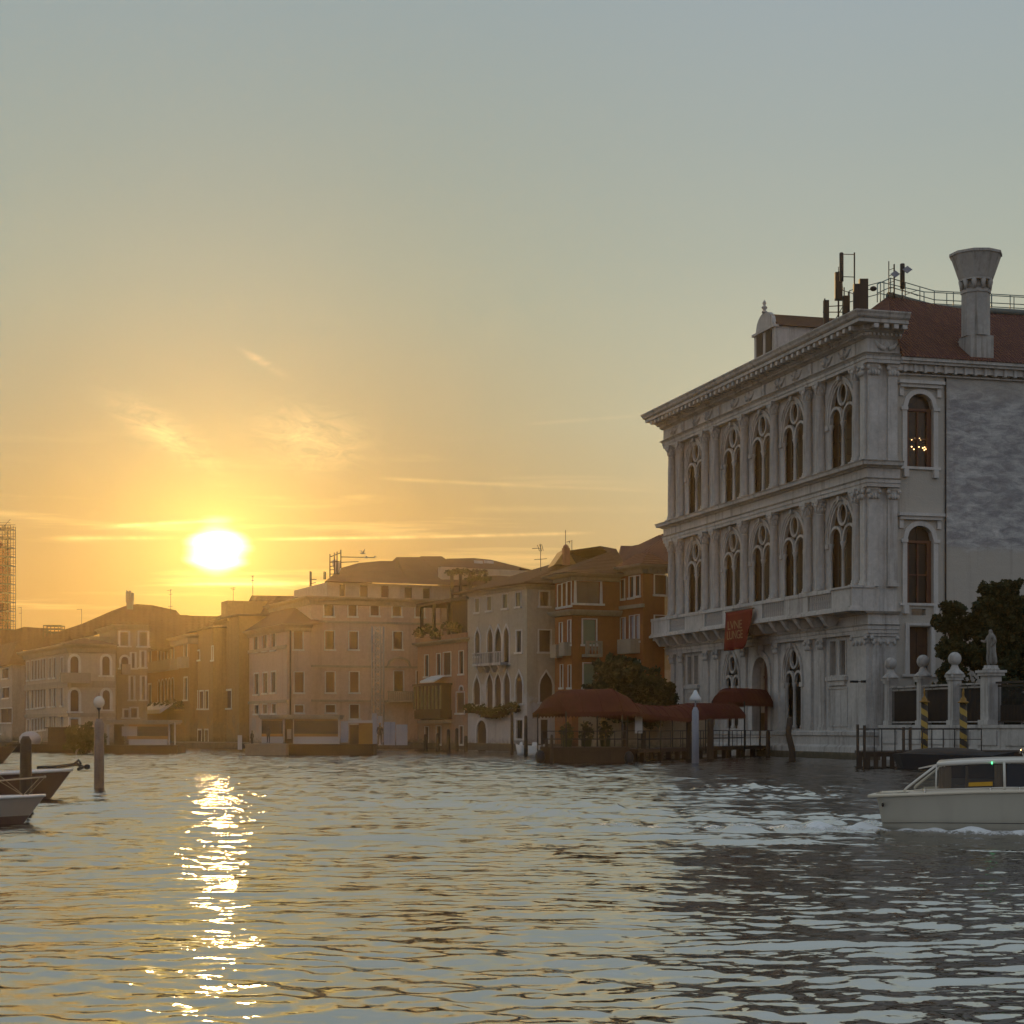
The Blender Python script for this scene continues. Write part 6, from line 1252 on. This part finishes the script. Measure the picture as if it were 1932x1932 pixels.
stop(c3(240, 0)[0], c3(1030, 0)[0], 152, c3(0, 645)[1], c3(0, 400)[1], 'shorter water bus stop near the left lamp pile with a dark window row', [
    P3(500, 920, 405, 440, YEL, 'sign_band', .3), P3(590, 920, 441, 545, SMOKE, 'window_panel', .3), P3(480, 920, 546, 578, YEL, 'sign_band', .28), P3(500, 915, 579, 640, PANW, 'side_panel', .26), P3(930, 945, 400, 640, PANW, 'post', .2), P3(990, 1005, 400, 640, PANW, 'post', .2), P3(265, 290, 400, 640, PANW, 'post', .2), P3(310, 415, 415, 640, WOOD_D, 'doorway', 1.4), P3(415, 585, 440, 545, PANW, 'window_panel', .6)], [], (c3(245, 0)[0], c3(1000, 0)[0]))
Y = 170
for (px0, px1, y0, y1, lab) in ((c2(1540, 0)[0], c2(1660, 0)[0], 1346, 1410, 'white site cabin with a glazed front at the foot of the hoist tower'), (c2(1668, 0)[0], c2(1930, 0)[0], 1362, 1404, 'row of pale hoarding panels on the quay left of the terracotta house')):
    xa, xb = A_(px0, Y), A_(px1, Y); z1 = EYE + (HOR - y0) / FOC * Y; o = empty('site_hoarding', (xa, Y, .5), 0, lab, 'hoarding', 'site cabins on the quay'); k = MB(); n = max(2, int((xb - xa) / 1.3))
    for i in range(n): k.box((xb - xa) * i / n + .04, (xb - xa) * (i + 1) / n - .04, .02 * (i % 2), .12, 0, z1 - .5 - .25 * (i % 2))
    k.box(0, xb - xa, -.05, .0, z1 * .45, z1 * .45 + .12); k.build('panels', GREYP, o)
# people on the stops, one continuous clothed body each
PJ = [(0, 0, .95), (0, 0, 1.2), (0, 0, 1.42), (0, 0, 1.52), (0, -.01, 1.66), (.19, 0, 1.4), (.25, .02, 1.12), (.22, -.1, .88), (-.19, 0, 1.4), (-.25, .02, 1.12), (-.22, -.1, .88), (.1, 0, .88), (.11, 0, .48), (.11, .02, .08), (.11, -.16, .03), (-.1, 0, .88), (-.12, 0, .48), (-.13, .02, .08), (-.13, -.16, .03)]
PE = [(0, 1), (1, 2), (2, 3), (3, 4), (2, 5), (5, 6), (6, 7), (2, 8), (8, 9), (9, 10), (0, 11), (11, 12), (12, 13), (13, 14), (0, 15), (15, 16), (16, 17), (17, 18)]
PR = [.15, .14, .16, .06, .11, .07, .055, .04, .07, .055, .04, .1, .07, .05, .045, .1, .07, .05, .045]
for px, Y, z, lab, col, sc_ in ((c2(255, 0)[0], 142.5, .7, 'small dark figure at the left end of the raft by the stop', (.05, .04, .035), .68), (c2(430, 0)[0], 142.3, .95, 'dark clad person standing on the raft before the white panels', (.04, .03, .03), .72), (c2(1630, 0)[0], 166, .6, 'dark clad person with fair hair standing on the quay by the hoist tower', (.045, .04, .04), 1.1)):
    o = empty('person', (A_(px, Y), Y, z), random.uniform(-1, 1), lab, 'person'); o.scale = (sc_, sc_, sc_); figure('body', PJ, PE, PR, mat('dark_clothes_%d' % int(px), col, .9, .2), o, 1)
    h = MB(); h.ball((0, .02, 1.73), .105, .11, .1, 10, 8); h.build('hair', mat('hair_%d' % int(px), (.22, .14, .07) if px > 700 else (.05, .035, .025), .7, .2), o)
# gulls over the pink palace
for i, (x, y, rot, up, lab) in enumerate(((1133, 125, .5, .7, 'gull with raised wings, highest of the three over the roof'), (1165, 160, .0, .15, 'gull gliding low over the roof ridge'), (1235, 156, .2, .3, 'small gull farthest right over the roof ridge'))):
    p = at(*zb(x, y), 185); o = empty('gull', p, rot, lab, 'bird', 'gulls over the roofs'); s = .62 if i < 2 else .42; k = MB()
    prof = [(-.5, .02), (-.3, .09), (0, .13), (.25, .1), (.38, .075), (.48, .06), (.56, .015)]; vs = []; n = 8
    for x_, r_ in prof: vs += [(x_, r_ * math.cos(6.283 * j / n), r_ * math.sin(6.283 * j / n) + (.05 if x_ > .3 else 0)) for j in range(n)]
    k.add([tuple(c * s for c in v) for v in vs], [(a * n + j, a * n + (j + 1) % n, (a + 1) * n + (j + 1) % n, (a + 1) * n + j) for a in range(6) for j in range(n)], True)
    for q in (-1, 1): k.add([tuple(c * s for c in v) for v in ((.2, q * .08, .06), (-.12, q * .08, .05), (-.02, q * .6, .06 + up * .6), (.16, q * .6, .1 + up * .62), (-.2, q * 1.25, up * .85), (-.12, q * 1.28, up * .9))], [(0, 1, 2, 3), (3, 2, 4, 5)])
    k.build('body', mat('gull_grey', (.18, .16, .15), .8, .1), o)
# ------------------------------------------------------------------ boats
def hull_mesh(st, nz=7):
    """stations (x, half beam at sheer, half beam at chine, sheer height, keel depth) -> skin of a hull with deck"""
    k = MB(); vs = []; n = 2 * nz + 1
    for x, b, c, sh_, kd in st:
        row = []
        for i in range(nz + 1):
            t = i / nz; z = kd + (sh_ - kd) * t; q = min(1, t / .35); hb = c * (math.sin(q * math.pi / 2)) if t < .35 else c + (b - c) * ((t - .35) / .65) ** .9
            row.append((hb, z))
        left = [(x if not isinstance(x, tuple) else x[0] + (x[1] - x[0]) * (i / nz), -h, z) for i, (h, z) in list(enumerate(row))[::-1]]
        right = [(x if not isinstance(x, tuple) else x[0] + (x[1] - x[0]) * (i / nz), h, z) for i, (h, z) in list(enumerate(row))[1:]]
        vs += left + right
    fs = [(i * n + j, i * n + j + 1, (i + 1) * n + j + 1, (i + 1) * n + j) for i in range(len(st) - 1) for j in range(n - 1)]
    k.add(vs, fs, True); k.add(vs[:n], [tuple(range(n))]); k.add(vs[-n:], [tuple(range(n))])
    return k, vs, n
# --- water taxi, seen from its stern quarter to its wheel stand
p = Vector((7.95, 38.6)); o = empty('water_taxi', (p.x, p.y, 0), math.atan2(WAKE_DIR.y, WAKE_DIR.x), 'cream water taxi with a glazed cabin speeding right, white wake at its stern', 'water taxi')
CREAM = mat('cream_hull_paint', (.42, .395, .315), .22, .08, .6, .15, .03, .5, coat=.4); DECKW = mat('varnished_cream_deck', (.62, .55, .42), .25, .1, 1, coat=.5)
st = [((.18, 0), 1.02, .86, .74, -.3), ((.9, .8), 1.10, .95, .785, -.34), (2.0, 1.14, .98, .85, -.36), (3.2, 1.13, .95, .88, -.38), (4.6, 1.06, .85, .93, -.4), (6.2, .85, .6, 1.02, -.4), (7.6, .5, .28, 1.14, -.36), ((8.2, 8.9), .05, .03, 1.24, -.2)]
k, vs, n = hull_mesh(st); hl = k.build('hull', CREAM, o)
k = MB(); 
for sgn in (-1, 1):
    path = [((s[0][1] if isinstance(s[0], tuple) else s[0]) - (.16 if i == 0 else 0), sgn * (s[1] + .015), s[3] + .02) for i, s in enumerate(st)]
    k.tube(path, .035, 8)
k.tube([(-.16, -1.03, .76), (-.16, 1.03, .76)], .035, 8); k.build('rubbing_strake', DECKW, o)
k = MB(); a = [((s[0][1] if isinstance(s[0], tuple) else s[0]) - (.16 if i == 0 else 0), s[1], s[3] + .035) for i, s in enumerate(st)]
k.add([(x, -b, z) for x, b, z in a] + [(x, b, z) for x, b, z in a], [(i, i + 1, i + 1 + len(a), i + len(a)) for i in range(len(a) - 1)]); k.build('deck', DECKW, o)
k = MB()
for sgn in (-1,): k.tube([(.12, sgn * .955, .20), (.9, sgn * 1.035, .22), (2, sgn * 1.08, .235), (3.2, sgn * 1.07, .245), (4.6, sgn * .99, .26), (6.2, sgn * .76, .3)], .008, 5)
k.build('hull_stripe', IRON, o)
k = MB(); k.ball((.12, -1.0, .58), .025, .03, .045); k.build('vent', IRON, o)
CAB = mat('cabin_white_paint', (.60, .57, .50), .25, .06, 1, coat=.4); CG = clear_glass('cabin_glass')
hw_ = .86
def zr(x): return 1.40 + .085 * (x - 1.2) - .022 * (x - 1.2) ** 2
k = MB()
xs = [1.2, 1.5, 1.9, 2.3, 2.7, 3.1, 3.5, 4.2, 4.9]
V = []; 
for x in xs:
    for q in range(9): t = -1 + q / 4; V.append((x, hw_ * .94 * t, zr(x) + .05 + .06 * (1 - t * t)))
V2 = [(x, y, z - .07) for x, y, z in V]; m_ = len(V)
k.add(V + V2, [(i * 9 + j, i * 9 + j + 1, i * 9 + j + 10, i * 9 + j + 9) for i in range(8) for j in range(8)] + [(m_ + i * 9 + j, m_ + i * 9 + j + 9, m_ + i * 9 + j + 10, m_ + i * 9 + j + 1) for i in range(8) for j in range(8)] + [(i * 9, (i + 1) * 9, m_ + (i + 1) * 9, m_ + i * 9) for i in range(8)] + [(i * 9 + 8, m_ + i * 9 + 8, m_ + (i + 1) * 9 + 8, (i + 1) * 9 + 8) for i in range(8)] + [tuple(range(9)) + tuple(range(m_ + 8, m_ - 1, -1))], True)
k.build('cabin_roof', CAB, o)
k = MB(); k.add([(.80, -.5, 1.345), (1.22, -.62, 1.44), (1.22, .62, 1.44), (.80, .5, 1.345), (.80, -.5, 1.32), (1.22, -.62, 1.40), (1.22, .62, 1.40), (.80, .5, 1.32)], [(0, 1, 2, 3), (4, 5, 6, 7), (0, 1, 5, 4), (1, 2, 6, 5), (2, 3, 7, 6), (3, 0, 4, 7)]); k.build('roof_hatch', CAB, o)
zd = lambda x: .80 + .03 * x
k = MB()
for sgn in (-1, 1):
    y0, y1 = sgn * .93, sgn * hw_ * .94
    k.tube([(.55, y0, .86), (.60, y0, .93), (.85, sgn * .9, 1.13), (1.2, y1, 1.41)], .028, 6); k.tube([(1.2, y1, 1.40), (1.2, y0, .9)], .018, 6)
    k.tube([(2.56, y1, zr(2.56)), (2.58, y0, .9)], .03, 6); k.tube([(4.9, y1, zr(4.9)), (5.1, y0, .98)], .03, 6); k.tube([(3.05, y1, zr(3.05)), (3.07, y0, .9)], .03, 6)
    k.add([(.55, y0, .80), (5.1, y0, .90), (5.1, y0 * .998, 1.0), (2.6, y0 * .998, .965), (.75, y0 * .998, .885)], [(0, 1, 2, 3, 4)])
    k.tube([(.75, y0, .89), (2.6, y0, .965), (5.1, y0, 1.0)], .014, 5)
k.build('cabin_frame', CAB, o)
for sgn in (-1, 1):
    k = MB(); y0, y1 = sgn * .925, sgn * hw_ * .93
    k.add([(.62, y0, .88), (1.18, y0, .905), (1.18, y1, 1.38), (.88, sgn * .9, 1.13)], [(0, 1, 2, 3)]); k.add([(1.22, y0, .905), (2.54, y0, .96), (2.54, y1, zr(2.54) - .02), (1.22, y1, zr(1.22) - .02)], [(0, 1, 2, 3)])
    k.build('cabin_window', CG, o, fix=False)
k = MB(); k.add([(2.61, -.92, .97), (3.03, -.92, .98), (3.03, -.81, zr(3.03) - .03), (2.61, -.81, zr(2.6) - .03)], [(0, 1, 2, 3)]); k.add([(3.09, -.92, .98), (4.95, -.92, 1.0), (4.85, -.81, zr(4.85) - .03), (3.09, -.81, zr(3.09) - .03)], [(0, 1, 2, 3)]); k.build('cockpit_window', glass('dark_cockpit_glass', (.012, .012, .016), .06), o, fix=False)
CUR = mat('beige_curtain', (.30, .235, .17), .9, .2, 2)
for x0, x1 in ((1.24, 1.5), (1.78, 1.84), (2.36, 2.52)):
    k = MB(); n_ = 16; v = []
    for i in range(n_ + 1):
        x = x0 + (x1 - x0) * i / n_; y = .78 + .022 * math.sin(i * 2.4); v += [(x, -y - .03, .93), (x, -y + .04, zr(x) - .04)]
    k.add(v, [(2 * i, 2 * i + 2, 2 * i + 3, 2 * i + 1) for i in range(n_)], True); k.build('curtain', CUR, o)
k = MB(); k.box(2.53, 2.57, -.8, .8, .5, 1.0); k.box(1.0, 2.56, -.82, .82, .48, .6); k.add([(1.22, .84, .92), (2.52, .84, .95), (2.52, .80, 1.42), (1.22, .80, 1.36)], [(0, 1, 2, 3)]); k.build('darkening_cabin_lining', mat('dark_mahogany', (.06, .032, .018), .5, .3, 2), o); k = MB(); k.box(1.5, 2.4, -.2, .62, .6, .98); k.box(1.3, 2.45, .55, .7, .6, 1.1); k.build('seat', mat('grey_leather', (.16, .15, .15), .6, .2), o)  # dark floor, bulkhead and far-side sheet added to darken the cabin interior
k = MB(); k.add([(1.86, -.938, .98), (2.34, -.938, 1.0), (2.34, -.926, 1.085), (1.86, -.928, 1.06)], [(0, 1, 2, 3)]); k.build('number_plate', mat('yellow_plate', (.50, .27, .015), .5, .12, 6), o, fix=False)
k = MB(); k.lathe((2.32, -.85, 1.44), [(.012, 0), (.012, .05)], 8); k.build('navigation_light', lampmat('green_light', (.1, .9, .3), 3.0), o)
for i, x in enumerate((.98, 2.3, 2.88)): k = MB(); k.lathe((x, -1.03, zd(x) + .015), [(.035, 0), (.03, .02), (.018, .04), (.03, .06), (.02, .085)], 10); k.build('deck_fitting', mat('chrome', (.5, .48, .44), .15, .05, metal=1.0), o)
k = MB(); k.tube([(3.05, -.9, 1.28), (2.93, -.93, 1.68)], .012, 6); k.tube([(2.98, -.91, 1.5), (3.2, -.9, 1.68)], .02, 6); k.build('lamp_bracket', CAB, o); k = MB(); k.ball((3.06, -.92, 1.74), .17, .08, .06, 12, 8); k.tube([(2.9, -.93, 1.74), (2.88, -.93, 1.66)], .022, 6); k.build('searchlight', mat('searchlight_shell', (.35, .3, .25), .25, .1, metal=.6), o)
# --- moored boats on the left
DARKW = mat('tarred_brown_hull', (.07, .032, .018), .45, .25, 1, .2, .1, .4)
p = at(118, 1500, 55.5); o = empty('wooden_boat', (p.x + .55, 55.5, -.14), R(9), 'dark brown wooden boat with an anchor on its bow, moored behind the white one', 'boat')
st = [(-9, .9, .8, .95, -.4), (-6, 1.3, 1.1, .88, -.5), (-3, 1.2, .9, .92, -.5), (-1.4, .75, .45, .98, -.45), ((-1.25, -.25), .10, .03, 1.03, -.35)]
k, _, _ = hull_mesh(st); k.build('hull', DARKW, o); k = MB()
for sgn in (-1, 1): k.tube([((s[0][1] if isinstance(s[0], tuple) else s[0]), sgn * s[1], s[3]) for s in st], .055, 6)
k.build('gunwale', WHITEP, o)
k = MB(); a = [((s[0][1] if isinstance(s[0], tuple) else s[0]), s[1], s[3] + .02) for s in st]; k.add([(x, -b, z) for x, b, z in a] + [(x, b, z) for x, b, z in a], [(i, i + 1, i + 1 + 5, i + 5) for i in range(4)]); k.build('deck', WOOD_W, o)
k = MB(); k.tube([(-1.3, 0, 1.1), (-.7, 0, 1.12), (-.1, 0, 1.2), (.12, 0, 1.1)], [.05, .06, .06, .05]); k.tube([(-.05, -.25, 1.05), (.1, 0, 1.12), (-.05, .25, 1.05)], .05); k.tube([(-.25, 0, 1.15), (-.05, 0, 1.33), (.02, 0, 1.2)], .045); k.ball((.2, 0, 1.12), .1, .09, .09); k.build('anchor', IRON, o)
p = at(140 * .95, 1490, 41); o = empty('sailing_boat', (at(85, 1488, 41).x, 41, -.15), R(7), 'white hulled boat with a thin bowsprit and stays at the left edge, nearest the camera', 'boat')
st = [(-7, .9, .7, .72, -.3), (-4.5, 1.1, .9, .70, -.4), (-2.4, .95, .7, .72, -.4), (-1.0, .5, .28, .76, -.32), ((-.75, .0), .03, .02, .80, -.2)]
k, _, _ = hull_mesh(st); hm = bpy.data.materials.new('white_hull_red_bottom'); hm.use_nodes = True; t = NT(hm.node_tree); b = t.n['Principled BSDF']; sx = t.add('ShaderNodeSeparateXYZ'); t.link(t.add('ShaderNodeTexCoord').outputs['Object'], sx.inputs[0])
t.link(t.mix(t.m('GREATER_THAN', t.m('SUBTRACT', sx.outputs[2], t.m('MULTIPLY', sx.outputs[0], .03)), .36), (.05, .018, .012), (.30, .265, .22)), b.inputs['Base Color']); b.inputs['Roughness'].default_value = .3; k.build('hull', hm, o)
k = MB()
for sgn in (-1, 1): k.tube([((s[0][1] if isinstance(s[0], tuple) else s[0]), sgn * s[1], s[3]) for s in st], .035, 6)
k.build('gunwale', WHITEP, o); k = MB(); a = [((s[0][1] if isinstance(s[0], tuple) else s[0]), s[1], s[3] + .015) for s in st]; k.add([(x, -b_, z) for x, b_, z in a] + [(x, b_, z) for x, b_, z in a], [(i, i + 1, i + 6, i + 5) for i in range(4)]); k.build('deck', DECKW, o)
k = MB(); k.tube([(-3, 0, 1.06), (-1.2, 0, 1.12), (0, 0, 1.22)], .02); k.tube([(-3, -.3, .98), (0, 0, 1.22)], .014); k.ball((.0, 0, 1.22), .03, .03, .03, 8, 6); k.build('bowsprit', mat('bleached_spar', (.42, .36, .28), .6, .2), o)
k = MB()
for a, b_ in (((0, 0, 1.22), (-.42, .1, .78)), ((-.12, 0, 1.2), (-.5, -.15, .77)), ((-.45, 0, .78), (-2.6, .0, 2.1)), ((-.45, 0, .78), (-2.6, .1, 2.6)), ((-1.3, -.2, .76), (-1.2, 0, 1.12))): k.tube([a, b_], .009, 4)
k.build('stays', mat('rope', (.30, .25, .18), .9, .2), o)
o = empty('motor_launch', (at(20, 1436, 112).x, 112, 0), R(6), 'dark hulled launch with a low cabin behind the moored boats at the left edge', 'boat')
k, _, _ = hull_mesh([(-6, .9, .8, .95, -.3), (-3, 1.0, .9, .9, -.3), (-1, .8, .6, .95, -.3), ((-.6, .4), .06, .03, 1.05, -.2)]); k.build('hull', DARKW, o); k = MB(); k.box(-5, -.9, -.7, .7, .95, 1.75); k.box(-5.1, -.7, -.8, .8, 1.75, 1.83); k.build('cabin', WHITEP, o); k = MB(); k.box(-4.6, -1.3, -.72, -.70, 1.15, 1.6); k.build('window', DARKGLASS, o)
for px0, px1, Y, lab, sgn in ((996, 1026, 142, 'small white motorboat tied at the corner of the beige house', 1), (975, 990, 146, 'little white skiff left of the motorboat at the beige house', -1)):
    L_ = A_(px1, Y) - A_(px0, Y); o = empty('white_motorboat', (A_(px1, Y) if sgn > 0 else A_(px0, Y), Y, 0), 0 if sgn > 0 else math.pi, lab, 'boat', 'white boats by the beige house')
    s_ = L_ / (1.35 if sgn > 0 else .75); k, _, _ = hull_mesh([(-L_, .55, .45, .75, -.2), (-L_ * .5, .6, .5, .72, -.2), (-L_ * .2, .4, .3, .78, -.2), ((-L_ * .1, .1), .04, .02, .86, -.1)]); k.build('hull', WHITEP, o)
    k = MB(); k.add([(-L_ * .75, -.45, .74), (-L_ * .3, -.4, .74), (-L_ * .45, -.36, 1.0), (-L_ * .7, -.4, 1.05), (-L_ * .75, .45, .74), (-L_ * .3, .4, .74), (-L_ * .45, .36, 1.0), (-L_ * .7, .4, 1.05)], [(0, 1, 2, 3), (4, 5, 6, 7), (1, 2, 6, 5), (2, 3, 7, 6), (0, 3, 7, 4)]); k.build('cabin', WHITEP, o)
# moored shapes in front of the white corner palace on the left
o = empty('moored_barge', (A_(100, 158), 158, 0), 0, 'low dark barge with a pale tarpaulin bundle before the white palace', 'boat'); k, _, _ = hull_mesh([(-4, .8, .7, .75, -.2), (0, 1.0, .9, .7, -.2), (2.5, .9, .7, .8, -.2), ((3.2, 3.8), .1, .05, .95, -.1)]); k.build('hull', WOOD_D, o); k = MB(); k.ball((-2.0, 0, 1.1), 1.0, .7, .75, 14, 8); k.build('tarpaulin', PANW, o); k = MB(); k.box(-.3, 2.2, -.6, .6, .75, 2.1); k.box(-.5, 2.4, -.7, .7, 2.1, 2.2); k.build('cabin', WOOD_D, o)
tree_at(160, 1420, 150, .3, [(155, 1385, 0, 1.0), (170, 1392, 0, 1.1), (148, 1402, 0, .9), (180, 1400, 0, .9)], 'low yellowish green bush beside the left lamp pile', n=700, leaf=LEAF2, s=.18, group='bushes on the bank')
# ------------------------------------------------------------------ haze
hz = MB(); hz.box(-330, 330, -60, 345, -2.0, 45); hm = bpy.data.materials.new('haze'); hm.use_nodes = True; t = NT(hm.node_tree); t.n.clear(); out = t.add('ShaderNodeOutputMaterial'); pv = t.add('ShaderNodeVolumePrincipled')
pv.inputs['Color'].default_value = (1.0, .80, .45, 1); pv.inputs['Density'].default_value = HAZE; pv.inputs['Anisotropy'].default_value = .86; t.link(pv.outputs[0], out.inputs['Volume'])
if HAZE > 0: o = hz.build('haze', hm); tag(o, 'warm evening haze over the canal', None, None, 'stuff'); o.display_type = 'WIRE'
